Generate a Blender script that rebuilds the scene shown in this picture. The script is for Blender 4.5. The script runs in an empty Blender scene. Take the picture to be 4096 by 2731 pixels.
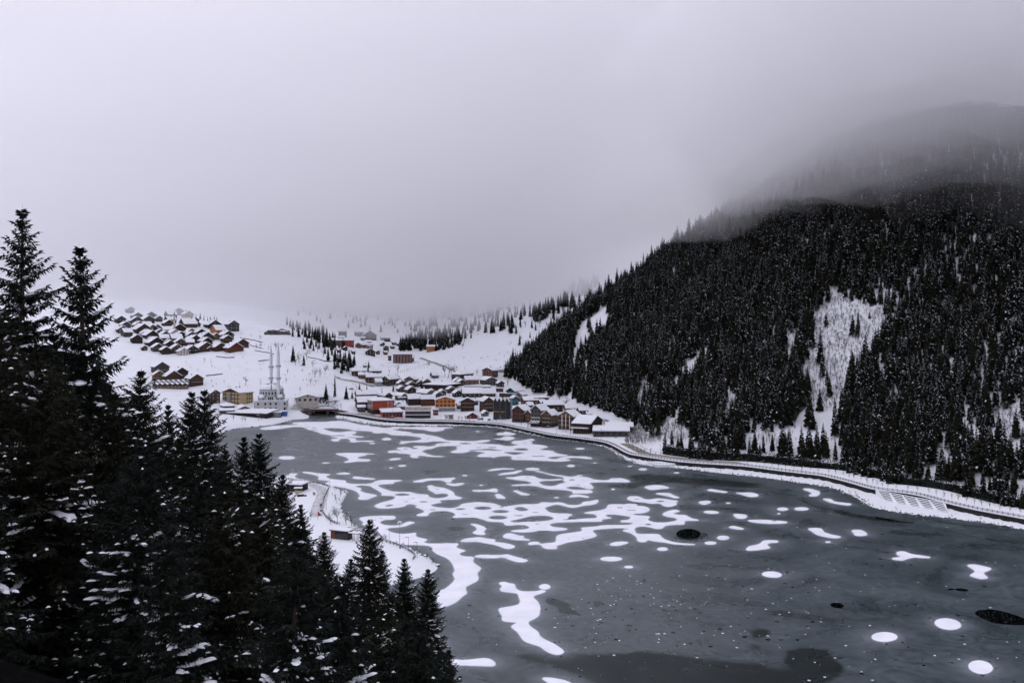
import bpy, bmesh, math, random
import numpy as np
from mathutils import Vector, Matrix, noise
from mathutils.geometry import tessellate_polygon
from mathutils.kdtree import KDTree

sc = bpy.context.scene
COL = sc.collection
R = math.radians

# ------------------------------------------------------------------ camera
# photograph frame 4096 x 2731; lens of 3800 px; horizon on row 1280; the camera stands 80 m above the lake
FPX, CXP, HZ, EYE = 3800.0, 2048.0, 1280.0, 80.0
cam_d = bpy.data.cameras.new('camera'); cam = bpy.data.objects.new('camera', cam_d); COL.objects.link(cam)
cam_d.sensor_width = 36.0; cam_d.lens = 36.0 * FPX / 4096.0
cam_d.shift_y = -(1365.5 - HZ) / 4096.0
cam_d.clip_start = 0.2; cam_d.clip_end = 9000.0
cam.location = (0, 0, EYE); cam.rotation_euler = (R(90), 0, 0)
sc.camera = cam

# ------------------------------------------------------------------ sky, sun, exposure
SUN_ELEV, SUN_AZ = R(38), R(-35)
world = bpy.data.worlds.new('World'); sc.world = world; world.use_nodes = True
wn, wl = world.node_tree.nodes, world.node_tree.links
wn.clear()
w_out = wn.new('ShaderNodeOutputWorld'); w_bg = wn.new('ShaderNodeBackground')
w_sky = wn.new('ShaderNodeTexSky'); w_sky.sky_type = 'NISHITA'; w_sky.sun_disc = False
w_sky.sun_elevation = SUN_ELEV; w_sky.sun_rotation = SUN_AZ; w_sky.dust_density = 4.0; w_sky.air_density = 1.2
w_mix = wn.new('ShaderNodeMix'); w_mix.data_type = 'RGBA'; w_mix.inputs[0].default_value = 0.9
w_mix.inputs[7].default_value = (6.9, 6.8, 7.85, 1)      # the closed cloud cover above the valley
w_bg.inputs[1].default_value = 0.148
wl.new(w_sky.outputs[0], w_mix.inputs[6]); wl.new(w_mix.outputs[2], w_bg.inputs[0]); wl.new(w_bg.outputs[0], w_out.inputs[0])

sun_d = bpy.data.lights.new('sun', 'SUN'); sun = bpy.data.objects.new('sun', sun_d); COL.objects.link(sun)
sun_d.energy = 0.5; sun_d.angle = R(60); sun_d.color = (1.0, 0.96, 0.93)
sun.rotation_euler = (R(90) - SUN_ELEV, 0, math.pi - SUN_AZ); sun.location = (0, 0, 600)

sc.view_settings.view_transform = 'Standard'; sc.view_settings.look = 'None'
sc.view_settings.exposure = 0.6; sc.view_settings.gamma = 1.0
sc.view_settings.use_curve_mapping = False

sc.render.engine = 'CYCLES'
cy = sc.cycles
cy.use_denoising = True; cy.denoiser = 'OPENIMAGEDENOISE'; cy.denoising_prefilter = 'ACCURATE'
cy.max_bounces = 7; cy.diffuse_bounces = 3; cy.glossy_bounces = 2; cy.transmission_bounces = 2
cy.transparent_max_bounces = 8; cy.volume_bounces = 2
cy.caustics_reflective = False; cy.caustics_refractive = False
cy.use_adaptive_sampling = True; cy.adaptive_threshold = 0.02
cy.sample_clamp_indirect = 4.0

# ------------------------------------------------------------------ helpers
rnd = random.Random(11)
def W(px, py, Y):
    """point seen at photo pixel (px,py) standing Y metres ahead"""
    return Vector(((px - CXP) / FPX * Y, Y, EYE - (py - HZ) / FPX * Y))
def G(px, py, z=0.0):
    """point at height z seen at photo pixel (px,py)"""
    Y = FPX * (EYE - z) / (py - HZ)
    return Vector(((px - CXP) / FPX * Y, Y, z))
def PX(p):
    return (CXP + p[0] / p[1] * FPX, HZ + (EYE - p[2]) / p[1] * FPX)

_mats = {}
def mat(name, col, rough=0.8, var=0.0, scale=1.0, bump=0.0, spec=0.3, metal=0.0, col2=None, detail=4, stretch=None):
    if name in _mats: return _mats[name]
    m = bpy.data.materials.new(name); m.use_nodes = True
    n, l = m.node_tree.nodes, m.node_tree.links
    b = n['Principled BSDF']; b.inputs['Roughness'].default_value = rough
    b.inputs['Base Color'].default_value = (*col, 1); b.inputs['Metallic'].default_value = metal
    b.inputs['Specular IOR Level'].default_value = spec
    if var or col2 or bump:
        tc = n.new('ShaderNodeTexCoord'); mp = n.new('ShaderNodeMapping')
        if stretch: mp.inputs['Scale'].default_value = stretch
        nz = n.new('ShaderNodeTexNoise'); nz.inputs['Scale'].default_value = scale; nz.inputs['Detail'].default_value = detail
        l.new(tc.outputs['Object'], mp.inputs[0]); l.new(mp.outputs[0], nz.inputs['Vector'])
        if var or col2:
            c2 = col2 or tuple(max(0, c * (1 - var)) for c in col)
            mx = n.new('ShaderNodeMix'); mx.data_type = 'RGBA'
            rp = n.new('ShaderNodeValToRGB'); rp.color_ramp.elements[0].position = .35; rp.color_ramp.elements[1].position = .65
            l.new(nz.outputs[0], rp.inputs[0]); l.new(rp.outputs[0], mx.inputs[0])
            mx.inputs[6].default_value = (*col, 1); mx.inputs[7].default_value = (*c2, 1)
            l.new(mx.outputs[2], b.inputs['Base Color'])
        if bump:
            bp = n.new('ShaderNodeBump'); bp.inputs['Strength'].default_value = 0.6; bp.inputs['Distance'].default_value = bump
            l.new(nz.outputs[0], bp.inputs['Height']); l.new(bp.outputs[0], b.inputs['Normal'])
    _mats[name] = m
    return m

class MB:
    """collects faces and links them as ONE mesh object"""
    def __init__(s): s.v = []; s.f = []; s.m = []
    def add(s, vs, fs, mi=0):
        o = len(s.v); s.v += [tuple(v) for v in vs]
        s.f += [tuple(i + o for i in f) for f in fs]; s.m += [mi] * len(fs)
    def box(s, x0, x1, y0, y1, z0, z1, mi=0):
        s.add([(x0,y0,z0),(x1,y0,z0),(x1,y1,z0),(x0,y1,z0),(x0,y0,z1),(x1,y0,z1),(x1,y1,z1),(x0,y1,z1)],
              [(0,3,2,1),(4,5,6,7),(0,1,5,4),(1,2,6,5),(2,3,7,6),(3,0,4,7)], mi)
    def bar(s, a, b, w, h=None, mi=0):
        h = h or w; a = Vector(a); b = Vector(b); d = (b - a)
        if d.length < 1e-6: return
        d.normalize(); up = Vector((0,0,1)) if abs(d.z) < .95 else Vector((1,0,0))
        sx = d.cross(up).normalized() * w / 2; sy = sx.cross(d).normalized() * h / 2
        vs = [a-sx-sy, a+sx-sy, a+sx+sy, a-sx+sy, b-sx-sy, b+sx-sy, b+sx+sy, b-sx+sy]
        s.add(vs, [(0,3,2,1),(4,5,6,7),(0,1,5,4),(1,2,6,5),(2,3,7,6),(3,0,4,7)], mi)
    def tube(s, pts, rs, n=6, mi=0, cap=True):
        rings = []
        for i, p in enumerate(pts):
            p = Vector(p); d = Vector(pts[min(i+1, len(pts)-1)]) - Vector(pts[max(i-1, 0)])
            if d.length < 1e-6: d = Vector((0,0,1))
            d.normalize(); up = Vector((0,0,1)) if abs(d.z) < .9 else Vector((1,0,0))
            a = d.cross(up).normalized(); b = a.cross(d)
            r = rs[i] if hasattr(rs, '__len__') else rs
            rings.append([p + (a*math.cos(2*math.pi*k/n) + b*math.sin(2*math.pi*k/n))*r for k in range(n)])
        vs = [v for r_ in rings for v in r_]; fs = []
        for i in range(len(pts)-1):
            for k in range(n):
                fs.append((i*n+k, i*n+(k+1)%n, (i+1)*n+(k+1)%n, (i+1)*n+k))
        if cap: fs += [tuple(range(n))[::-1], tuple((len(pts)-1)*n+k for k in range(n))]
        s.add(vs, fs, mi)
    def lathe(s, prof, n=16, c=(0,0,0), mi=0):
        vs = []; fs = []
        for r_, z in prof:
            for k in range(n):
                a = 2*math.pi*k/n; vs.append((c[0]+r_*math.cos(a), c[1]+r_*math.sin(a), c[2]+z))
        for i in range(len(prof)-1):
            for k in range(n): fs.append((i*n+k, i*n+(k+1)%n, (i+1)*n+(k+1)%n, (i+1)*n+k))
        fs += [tuple(range(n))[::-1], tuple((len(prof)-1)*n+k for k in range(n))]
        s.add(vs, fs, mi)
    def prism(s, poly, axis, a, b, mi=0):
        """extrude a 2D polygon [(u,v)]; axis 'y': (u,.,v) from y=a to b; 'x': (.,u,v); 'z': (u,v,.)"""
        n = len(poly)
        def P(u, v, t): return (u,t,v) if axis == 'y' else ((t,u,v) if axis == 'x' else (u,v,t))
        vs = [P(u,v,a) for u,v in poly] + [P(u,v,b) for u,v in poly]
        fs = [tuple(range(n)), tuple(range(2*n-1, n-1, -1))] + [(i, n+i, n+(i+1)%n, (i+1)%n) for i in range(n)]
        s.add(vs, fs, mi)
    def mesh(s, name, mats):
        me = bpy.data.meshes.new(name); me.from_pydata(s.v, [], s.f)
        for m in (mats if isinstance(mats, (list, tuple)) else [mats]): me.materials.append(m)
        if any(s.m): me.polygons.foreach_set('material_index', s.m)
        return me
    def build(s, name, mats, parent=None, smooth=False, loc=None, rz=0, fix=True):
        me = s.mesh(name, mats)
        if fix:
            bm = bmesh.new(); bm.from_mesh(me); bmesh.ops.recalc_face_normals(bm, faces=bm.faces); bm.to_mesh(me); bm.free()
        if smooth: me.polygons.foreach_set('use_smooth', [True]*len(me.polygons))
        return link(name, me, parent, loc, rz)

def link(name, data, parent=None, loc=None, rz=0):
    o = bpy.data.objects.new(name, data); COL.objects.link(o)
    if parent: o.parent = parent
    if loc is not None: o.location = loc
    if rz: o.rotation_euler = (0, 0, rz)
    return o
def thing(name, label, cat, loc=(0,0,0), rz=0, group=None):
    o = link(name, None, None, loc, rz); o.empty_display_size = .5
    return tag(o, label, cat, group)
def tag(o, label=None, cat=None, group=None, kind=None):
    if label: o['label'] = label
    if cat: o['category'] = cat
    if group: o['group'] = group
    if kind: o['kind'] = kind
    return o
def copy_tree(o, parent=None):
    c = o.copy(); COL.objects.link(c); c.parent = parent
    for ch in list(o.children): copy_tree(ch, c)
    return c
def catmull(pts, sub=5, closed=True):
    n = len(pts); out = []
    for i in range(n if closed else n-1):
        p0, p1, p2, p3 = [np.array(pts[(i+k) % n] if closed else pts[min(max(i+k,0),n-1)], float) for k in (-1,0,1,2)]
        for j in range(sub):
            t = j/sub
            out.append(tuple(.5*((2*p1)+(-p0+p2)*t+(2*p0-5*p1+4*p2-p3)*t*t+(-p0+3*p1-3*p2+p3)*t**3)))
    if not closed: out.append(tuple(pts[-1]))
    return out
def resample(pts, step):
    pts = [Vector(p) for p in pts]; out = [pts[0].copy()]; acc = 0.0
    for a, b in zip(pts, pts[1:]):
        d = (b-a).length; t = step-acc
        while t <= d and d > 0:
            out.append(a.lerp(b, t/d)); t += step
        acc = (acc + d) % step if d > 0 else acc
    return out
def in_poly(X, Y, poly):
    X = np.asarray(X, float); Y = np.asarray(Y, float); ins = np.zeros(X.shape, bool); n = len(poly); j = n-1
    for i in range(n):
        xi, yi = poly[i][0], poly[i][1]; xj, yj = poly[j][0], poly[j][1]
        c = ((yi > Y) != (yj > Y)) & (X < (xj-xi)*(Y-yi)/((yj-yi) if yj != yi else 1e-9)+xi)
        ins ^= c; j = i
    return ins
def seg_dist(X, Y, poly, closed=True):
    X = np.asarray(X, float); Y = np.asarray(Y, float); d = np.full(X.shape, 1e9); n = len(poly)
    for i in range(n if closed else n-1):
        ax, ay = poly[i][0], poly[i][1]; bx, by = poly[(i+1)%n][0], poly[(i+1)%n][1]
        ux, uy = bx-ax, by-ay; L = ux*ux+uy*uy+1e-9
        t = np.clip(((X-ax)*ux+(Y-ay)*uy)/L, 0, 1)
        d = np.minimum(d, np.hypot(X-ax-t*ux, Y-ay-t*uy))
    return d

# ------------------------------------------------------------------ shared materials
SNOW = mat('snow', (0.79, 0.80, 0.83), .65, scale=.6, bump=.25, spec=.15, col2=(0.72, 0.73, 0.78))
SNOW_S = mat('snow_soft', (0.79, 0.80, 0.84), .6, scale=2.2, bump=.06, spec=.15, col2=(0.72, 0.74, 0.79))
NEEDLE = mat('spruce_needles', (0.011, 0.015, 0.012), .85, var=.5, scale=1.3, spec=.1)
NEEDLE2 = mat('spruce_needles_brownish', (0.017, 0.019, 0.012), .85, var=.5, scale=1.3, spec=.1)
BARK = mat('bark', (0.045, 0.036, 0.030), .9, var=.6, scale=3, spec=.1)
TWIG = mat('bare_twigs', (0.075, 0.062, 0.055), .9, var=.4, scale=2, spec=.1)
ROCK = mat('wet_rock', (0.05, 0.048, 0.045), .8, var=.6, scale=.8, bump=.3)
# ================================================================== SETTING: terrain
# shoreline of the lake, from photo pixels on the ice plane
SHORE_FAR_PX = [(760,1790),(880,1733),(960,1712),(1040,1705),(1100,1697),(1150,1685),(1190,1676),(1234,1672),(1242,1650),(1330,1650),(1338,1670),(1352,1675),
 (1402,1685),(1478,1697),(1555,1702),(1682,1705),(1800,1705),(1902,1706),(2004,1715),(2106,1736),(2208,1756),(2310,1768),(2395,1783),
 (2446,1804),(2480,1828),(2531,1851),(2600,1864),(2704,1872),(2840,1889),(2976,1903),(3078,1914),(3146,1925),(3300,1948),
 (3380,1972),(3442,2002),(3463,2022),(3527,2039),(3636,2058),(3772,2070),(3874,2085),(3976,2097),(4096,2121),(4250,2155),(4500,2210)]
SHORE_NEAR_PX = [(1752,2270),(1741,2252),(1691,2223),(1634,2196),(1560,2164),(1500,2140),(1420,2105),(1372,2052),(1362,2016),(1376,1996),
 (1386,1973),(1350,1958),(1318,1946),(1260,1935),(1190,1924),(1130,1914),(1060,1905),(960,1890),(860,1870),(790,1840)]
far_w = [G(*p) for p in SHORE_FAR_PX]; near_w = [G(*p) for p in SHORE_NEAR_PX]
LAKE = [(p.x, p.y) for p in far_w] + [(250,240),(262,150),(240,40),(170,-40),(150,15),(113,40),(70,95),(20,150),(-12,200),(-26,236),(-34,262),(-38,284),(-27,297)] \
       + [(p.x, p.y) for p in near_w]
LAKE = [tuple(p) for p in catmull(LAKE, 3)]

PROM_Z = 2.4
FENCE_PX = [(1322,1641),(1364,1651),(1415,1657),(1453,1664),(1529,1676),(1619,1682),(1700,1684),(1784,1685),(1902,1690),(2004,1697),(2106,1717),(2208,1739),(2310,1751),(2412,1766),
  (2460,1782),(2517,1812),(2568,1823),(2640,1834),(2721,1845),(2806,1852),(2976,1863),(3112,1880),(3214,1892),(3300,1903),(3398,1927),(3500,1955),(3602,1968),(3687,1982),(3772,2005),(3857,2026),(3942,2044),(4096,2072),(4300,2110)]
FENCE = [tuple(G(p[0], p[1], PROM_Z).xy) for p in FENCE_PX]
FENCE = catmull(FENCE, 4, False)
def offset_line(line, d):
    """shift a polyline sideways; positive = away from the lake (line runs from the bridge to the right)"""
    out = []; n = len(line)
    for i in range(n):
        a = line[max(i-1,0)]; b = line[min(i+1,n-1)]; tx, ty = b[0]-a[0], b[1]-a[1]; L = math.hypot(tx,ty) or 1
        out.append((line[i][0]-ty/L*d, line[i][1]+tx/L*d))
    return out
# linear radial-basis height fields through surveyed points (x, y, z)
def rbf(pts):
    P = np.array(pts, float); n = len(P)
    D = np.hypot(P[:,None,0]-P[None,:,0], P[:,None,1]-P[None,:,1])
    A = np.zeros((n+3, n+3)); A[:n,:n] = D; A[:n,n] = 1; A[:n,n+1:] = P[:,:2]; A[n,:n] = 1; A[n+1:,:n] = P[:,:2].T
    s = np.linalg.solve(A, np.concatenate([P[:,2], [0,0,0]]))
    def f(X, Y):
        X = np.asarray(X, float); Y = np.asarray(Y, float); z = s[n] + s[n+1]*X + s[n+2]*Y
        for i in range(n): z = z + s[i]*np.hypot(X-P[i,0], Y-P[i,1])
        return z
    return f
def wp(px, py, Y, dz=0): p = W(px, py, Y); return (p.x, p.y, p.z+dz)
VAL = [wp(*a) for a in [(1060,1652,775),(1230,1590,825),(900,1575,825),(1000,1500,890),(1250,1500,890),(1150,1420,980),(700,1425,955),(950,1405,970),
  (600,1380,1010),(850,1352,1060),(700,1350,1060),(900,1300,1160),(650,1275,1190),(1050,1300,1190),(560,1245,1330),(1000,1238,1400),(100,1500,850),(400,1400,960),
  (680,1530,850),(500,1560,820),(780,1600,800),(640,1620,770),(300,1600,760),(1400,1500,940),(1290,1420,1060),(1450,1410,1150),(1500,1375,1300),(1300,1350,1330),(1400,1320,1500),
  (1600,1445,1140),(1730,1400,1240),(1560,1495,985),(1700,1430,1090),(1850,1478,985),(1800,1395,1140),(1930,1355,1150),(2020,1325,1150),(2110,1275,1150),(2200,1215,1180),
  (2000,1440,1060),(2100,1420,1020),(1700,1570,890),(1450,1565,890),(1950,1530,925),(1850,1560,890),(2040,1520,955),(2100,1580,880),
  (1560,1590,860),(1700,1650,800),(1880,1650,795),(1500,1655,795),(1300,1655,790),(2000,1640,800),(2060,1620,810),
  (2160,1700,690),(2300,1722,655),(2420,1745,625),(2230,1640,760),(1400,1640,800),(1150,1640,790),(1700,1350,1450)]]
VAL += [(-500,700,25),(-450,600,10),(-420,500,6),(-300,560,5),(-700,900,90),(-800,1200,170),(-700,1500,200),(-300,1700,210),(100,1800,230),(400,1600,260),
  (-30,1560,110),(-120,1650,160),(250,1300,140),(-600,300,20),(100,600,3),(150,500,3),(-100,700,3),(-210,640,3),(200,400,3),(230,300,3),(-150,450,3),(-60,300,3),(-200,300,3),(-350,100,3),(300,0,3),(0,0,3)]
val_f = rbf(VAL)
MTN_BASE = [(x,y,3.5) for x, y in offset_line(FENCE, 25)[::5] if 2560 < CXP+x/y*FPX < 4500 and y > 330]
MTN = MTN_BASE + [(330,60,6),(290,200,6),(258,300,6),(74,690,6),(60,740,7),(28,850,11),(4,920,16),(-2,962,27),
  wp(2180,1350,985,-12),wp(2300,1230,1000,-14),wp(2500,1090,1010,-15),wp(2750,930,1020,-15),wp(3000,770,1030,-15),wp(3250,600,1040,-15),wp(3500,430,1050,-12),(520,1060,370),
  (60,1180,20),(150,1250,45),(300,1300,105),(500,1300,220),(700,300,335),(700,600,400),(720,900,470),(680,1080,450),(700,60,335),
  (306,447,82),(390,480,165),(258,565,80),(342,598,165),(453,643,285),(168,713,82),(253,740,166),(350,770,265),(129,887,78),(203,916,145),
  (355,347,90),(393,237,90),(420,80,90),(500,1180,300),
  (200,200,-90),(140,400,-70),(20,600,-70),(-40,800,-60),(-90,950,-40),(-70,1150,-30),(-200,1300,-60),(230,50,-80),(100,1450,-40)]
mtn_f = rbf(MTN)
HN, HC = (0.85, 0.527), 103.0                        # near hillside: the camera stands on it
def hill_f(X, Y):
    s = HC - (X*HN[0] + Y*HN[1])
    z = .50*s + .0014*np.maximum(s,0)**2
    z = np.minimum(z, 66.5 + .35*(s-HC))
    fade = np.clip((Y-330)/150, 0, 1); return z - fade*fade*95
_ng = None
def fbm(X, Y, sc_, oct_=4, seed=0):
    """cheap value noise on arrays"""
    X = np.asarray(X, float)/sc_; Y = np.asarray(Y, float)/sc_; out = np.zeros(X.shape); amp = 1.0; tot = 0
    for o in range(oct_):
        xi = np.floor(X).astype(np.int64); yi = np.floor(Y).astype(np.int64); xf = X-xi; yf = Y-yi
        def h(a, b):
            n = (a*374761393 + b*668265263 + (seed+o)*974634777) & 0xffffffff
            n = ((n ^ (n >> 13))*1274126177) & 0xffffffff
            return ((n ^ (n >> 16)) & 0xffff)/65535.0
        u = xf*xf*(3-2*xf); v = yf*yf*(3-2*yf)
        out += amp*((h(xi,yi)*(1-u)+h(xi+1,yi)*u)*(1-v)+(h(xi,yi+1)*(1-u)+h(xi+1,yi+1)*u)*v)
        tot += amp; amp *= .5; X = X*2.03+17.1; Y = Y*2.03+5.3
    return out/tot*2-1
def lake_sd(X, Y):
    X = np.asarray(X, float); Y = np.asarray(Y, float); out = np.full(X.shape, 999.0)
    near = (X > -340) & (X < 330) & (Y > -110) & (Y < 880)
    if near.any():
        d = seg_dist(X[near], Y[near], LAKE); out[near] = np.where(in_poly(X[near], Y[near], LAKE), -d, d)
    return out
WALL = offset_line(FENCE, -1.3)
LAND = WALL + [(700,200),(700,1600),(-600,1600),(-600,800)]
def terrain(X, Y):
    X = np.asarray(X, float); Y = np.asarray(Y, float)
    sd = lake_sd(X, Y)
    v = val_f(X, Y); m = mtn_f(X, Y); h = hill_f(X, Y)
    m = m + 9*fbm(X, Y, 70, 4, 3)*np.clip(m/60, 0, 1) + 2.5*fbm(X, Y, 14, 3, 9)*np.clip((m-10)/30, 0, 1)
    v = v + 1.6*fbm(X, Y, 45, 4, 5)*np.clip((v-8)/20, 0, 1)
    h = h + 1.2*fbm(X, Y, 12, 3, 7)*np.clip(h/10, 0, 1)
    z = np.maximum(np.maximum(np.maximum(v, 2.1), m), h)
    bank = sd*.42                                        # banks fall to the water
    z = np.where(sd < 45, np.minimum(z, np.maximum(bank, -2.5) + np.maximum(0, sd-6)*.8), z)
    sel = (sd < 60) & (X > WALL[0][0]+2) & (seg_dist(X, Y, WALL, False) < 30)
    if sel.any():
        dw = seg_dist(X[sel], Y[sel], WALL, False); dw = np.where(in_poly(X[sel], Y[sel], LAND), dw, -dw)
        z[sel] = np.minimum(z[sel], np.maximum(np.clip(sd[sel]*.05, -2.5, .22), (dw-1.0)*.75))
    return z

def grid_axis(breaks):
    out = [breaks[0][0]]
    for a, b, st in breaks:
        n = max(1, round((b-a)/st)); out += list(a + (b-a)*(np.arange(n)+1)/n)
    return np.array(out)
gx = grid_axis([(-1500,-520,70),(-520,-300,8),(-300,280,3.2),(280,560,7),(560,1500,60)])
gy = grid_axis([(-300,-60,30),(-60,120,6),(120,1000,3.4),(1000,1450,7),(1450,2200,45)])
GX, GY = np.meshgrid(gx, gy); GZ = terrain(GX, GY)
nx, ny = len(gx), len(gy)
def terr_i(X, Y):
    """height of the ground mesh itself"""
    X = np.asarray(X, float); Y = np.asarray(Y, float)
    i = np.clip(np.searchsorted(gx, X)-1, 0, nx-2); j = np.clip(np.searchsorted(gy, Y)-1, 0, ny-2)
    u = np.clip((X-gx[i])/(gx[i+1]-gx[i]), 0, 1); v = np.clip((Y-gy[j])/(gy[j+1]-gy[j]), 0, 1)
    return (GZ[j,i]*(1-u)+GZ[j,i+1]*u)*(1-v)+(GZ[j+1,i]*(1-u)+GZ[j+1,i+1]*u)*v
def ground_z(x, y): return float(terr_i(np.array([x]), np.array([y]))[0])
tv = np.stack([GX.ravel(), GY.ravel(), GZ.ravel()], 1)
ii, jj = np.meshgrid(np.arange(nx-1), np.arange(ny-1)); a_ = (jj*nx+ii).ravel()
tf = np.stack([a_, a_+1, a_+nx+1, a_+nx], 1)
tf = tf[GZ.ravel()[tf].max(1) > -2.2]
me = bpy.data.meshes.new('terrain'); me.from_pydata(tv.tolist(), [], tf.tolist())
me.polygons.foreach_set('use_smooth', [True]*len(me.polygons))
# steep ground shows rock through the snow
m = bpy.data.materials.new('snow_on_ground'); m.use_nodes = True
n, l = m.node_tree.nodes, m.node_tree.links; b = n['Principled BSDF']
b.inputs['Roughness'].default_value = .7; b.inputs['Specular IOR Level'].default_value = .12
tc = n.new('ShaderNodeTexCoord'); nz = n.new('ShaderNodeTexNoise'); nz.inputs['Scale'].default_value = .09; nz.inputs['Detail'].default_value = 8
l.new(tc.outputs['Object'], nz.inputs['Vector'])
nz2 = n.new('ShaderNodeTexNoise'); nz2.inputs['Scale'].default_value = .7; nz2.inputs['Detail'].default_value = 6; l.new(tc.outputs['Object'], nz2.inputs['Vector'])
geo = n.new('ShaderNodeNewGeometry'); sp = n.new('ShaderNodeSeparateXYZ'); l.new(geo.outputs['Normal'], sp.inputs[0])
ma = n.new('ShaderNodeMath'); ma.operation = 'MULTIPLY_ADD'; ma.inputs[1].default_value = .55; l.new(nz2.outputs[0], ma.inputs[0]); l.new(sp.outputs[2], ma.inputs[2])
rp = n.new('ShaderNodeValToRGB'); rp.color_ramp.elements[0].position = .90; rp.color_ramp.elements[1].position = .99; l.new(ma.outputs[0], rp.inputs[0])
mx = n.new('ShaderNodeMix'); mx.data_type = 'RGBA'; l.new(rp.outputs[0], mx.inputs[0])
mx.inputs[6].default_value = (.055,.05,.046,1)
mx2 = n.new('ShaderNodeMix'); mx2.data_type = 'RGBA'; l.new(nz.outputs[0], mx2.inputs[0]); mx2.inputs[6].default_value = (.70,.715,.76,1); mx2.inputs[7].default_value = (.80,.81,.84,1)
l.new(mx2.outputs[2], mx.inputs[7]); l.new(mx.outputs[2], b.inputs['Base Color'])
bp = n.new('ShaderNodeBump'); bp.inputs['Strength'].default_value = .5; bp.inputs['Distance'].default_value = .8; l.new(nz2.outputs[0], bp.inputs['Height']); l.new(bp.outputs[0], b.inputs['Normal'])
me.materials.append(m); GROUND_MAT = m
terr = tag(link('terrain', me), kind='structure')

def hit(px, py, y0=150.0, y1=1900.0):
    """where the sight line through photo pixel (px,py) meets the ground"""
    Y = np.arange(y0, y1, 2.0); X = (px-CXP)/FPX*Y; Z = EYE-(py-HZ)/FPX*Y
    T = terr_i(X, Y); k = np.nonzero(T >= Z)[0]
    i = int(k[0]) if len(k) else len(Y)-1
    return Vector((float(X[i]), float(Y[i]), float(T[i])))
# ================================================================== fog and low cloud
def vol_mat(name, dens, col=(0.89,0.89,0.92), aniso=0.25):
    m = bpy.data.materials.new(name); m.use_nodes = True; n, l = m.node_tree.nodes, m.node_tree.links
    n.clear(); o = n.new('ShaderNodeOutputMaterial'); v = n.new('ShaderNodeVolumePrincipled')
    v.inputs['Density'].default_value = dens; v.inputs['Color'].default_value = (*col, 1); v.inputs['Anisotropy'].default_value = aniso
    l.new(v.outputs[0], o.inputs['Volume']); return m
def LIFT(X, Y):
    """the deck rides high over the near valley side and sinks again behind the spur"""
    s = lambda v: np.clip(v, 0, 1)**2*(3-2*np.clip(v, 0, 1))
    return np.maximum(s((X+70)/230)*s((1330-Y)/300), .35*s((800-Y)/450))
def cloud_sheet(name, zb, zt, dens, seed, amp, lift, rag, local=False):
    """a ragged slab of cloud; its underside hangs at zb, sags up the valley and rides higher along the near mountainside"""
    xs = grid_axis([(-1450,-500,60),(-500,520,17),(520,1450,60)]); ys = grid_axis([(-280,420,50),(420,1500,19),(1500,2150,60)])
    if local: xs = grid_axis([(60,520,11),(520,900,60)]); ys = grid_axis([(380,1200,11)])
    X, Y = np.meshgrid(xs, ys)
    sag = 17*np.clip((Y-950)/260, 0, 1) + 24*np.clip((Y-1020)/260, 0, 1)*np.exp(-((X+130)/190)**2)
    zb_ = zb + amp*fbm(X, Y, 230, 4, seed) + rag*fbm(X, Y, 62 if not local else 80, 4, seed+9)*np.clip((X+150)/250, .25, 1) - sag + LIFT(X, Y)*lift
    zb_ = np.where((Y < 330) & (zb_ < 100), 100, zb_)
    if local:                                            # hangs on the upper mountainside, lowest to the right, thinning out at its edges
        q = np.clip((X-(262+.24*(Y-600)))/95, 0, 1); q = q*q*(3-2*q)
        zb_ = zb_ + sag - 58*q + 9*fbm(X, Y, 40, 3, 31)
        e = np.clip(np.minimum(np.minimum(X-60, 1200-Y), Y-380)/150 + .3*fbm(X, Y, 90, 3, 77), 0, 1); zb_ = zb_ + (1-e)*190
    top = np.maximum(np.full(X.shape, zt) + 25*fbm(X, Y, 300, 3, seed+40) + np.maximum(.18+.77*np.clip((X+600)/800, 0, 1), LIFT(X, Y))*lift, zb_+.6)
    nx_, ny_ = len(xs), len(ys); N = nx_*ny_
    vs = np.concatenate([np.stack([X.ravel(),Y.ravel(),zb_.ravel()],1), np.stack([X.ravel(),Y.ravel(),top.ravel()],1)])
    fs = []
    for j in range(ny_-1):
        for i in range(nx_-1):
            a = j*nx_+i; fs.append((a, a+nx_, a+nx_+1, a+1)); fs.append((N+a, N+a+1, N+a+nx_+1, N+a+nx_))
    for i in range(nx_-1):
        fs.append((i, i+1, N+i+1, N+i)); k = (ny_-1)*nx_+i; fs.append((k+1, k, N+k, N+k+1))
    for j in range(ny_-1):
        k = j*nx_; fs.append((k+nx_, k, N+k, N+k+nx_)); k = j*nx_+nx_-1; fs.append((k, k+nx_, N+k+nx_, N+k))
    me = bpy.data.meshes.new(name); me.from_pydata(vs.tolist(), [], fs); me.materials.append(vol_mat(name, dens))
    me.polygons.foreach_set('use_smooth', [True]*len(me.polygons))
    return tag(link(name, me), kind='stuff')
cloud_sheet('low_cloud', 94, 185, .0027, 1, 11, 68, 20)
cloud_sheet('low_cloud', 120, 180, .0050, 2, 16, 128, 24)
cloud_sheet('fog_bank', 176, 330, .0017, 3, 14, 0, 62, True)
cloud_sheet('fog_bank', 206, 345, .0066, 5, 12, 0, 46, True)
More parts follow.
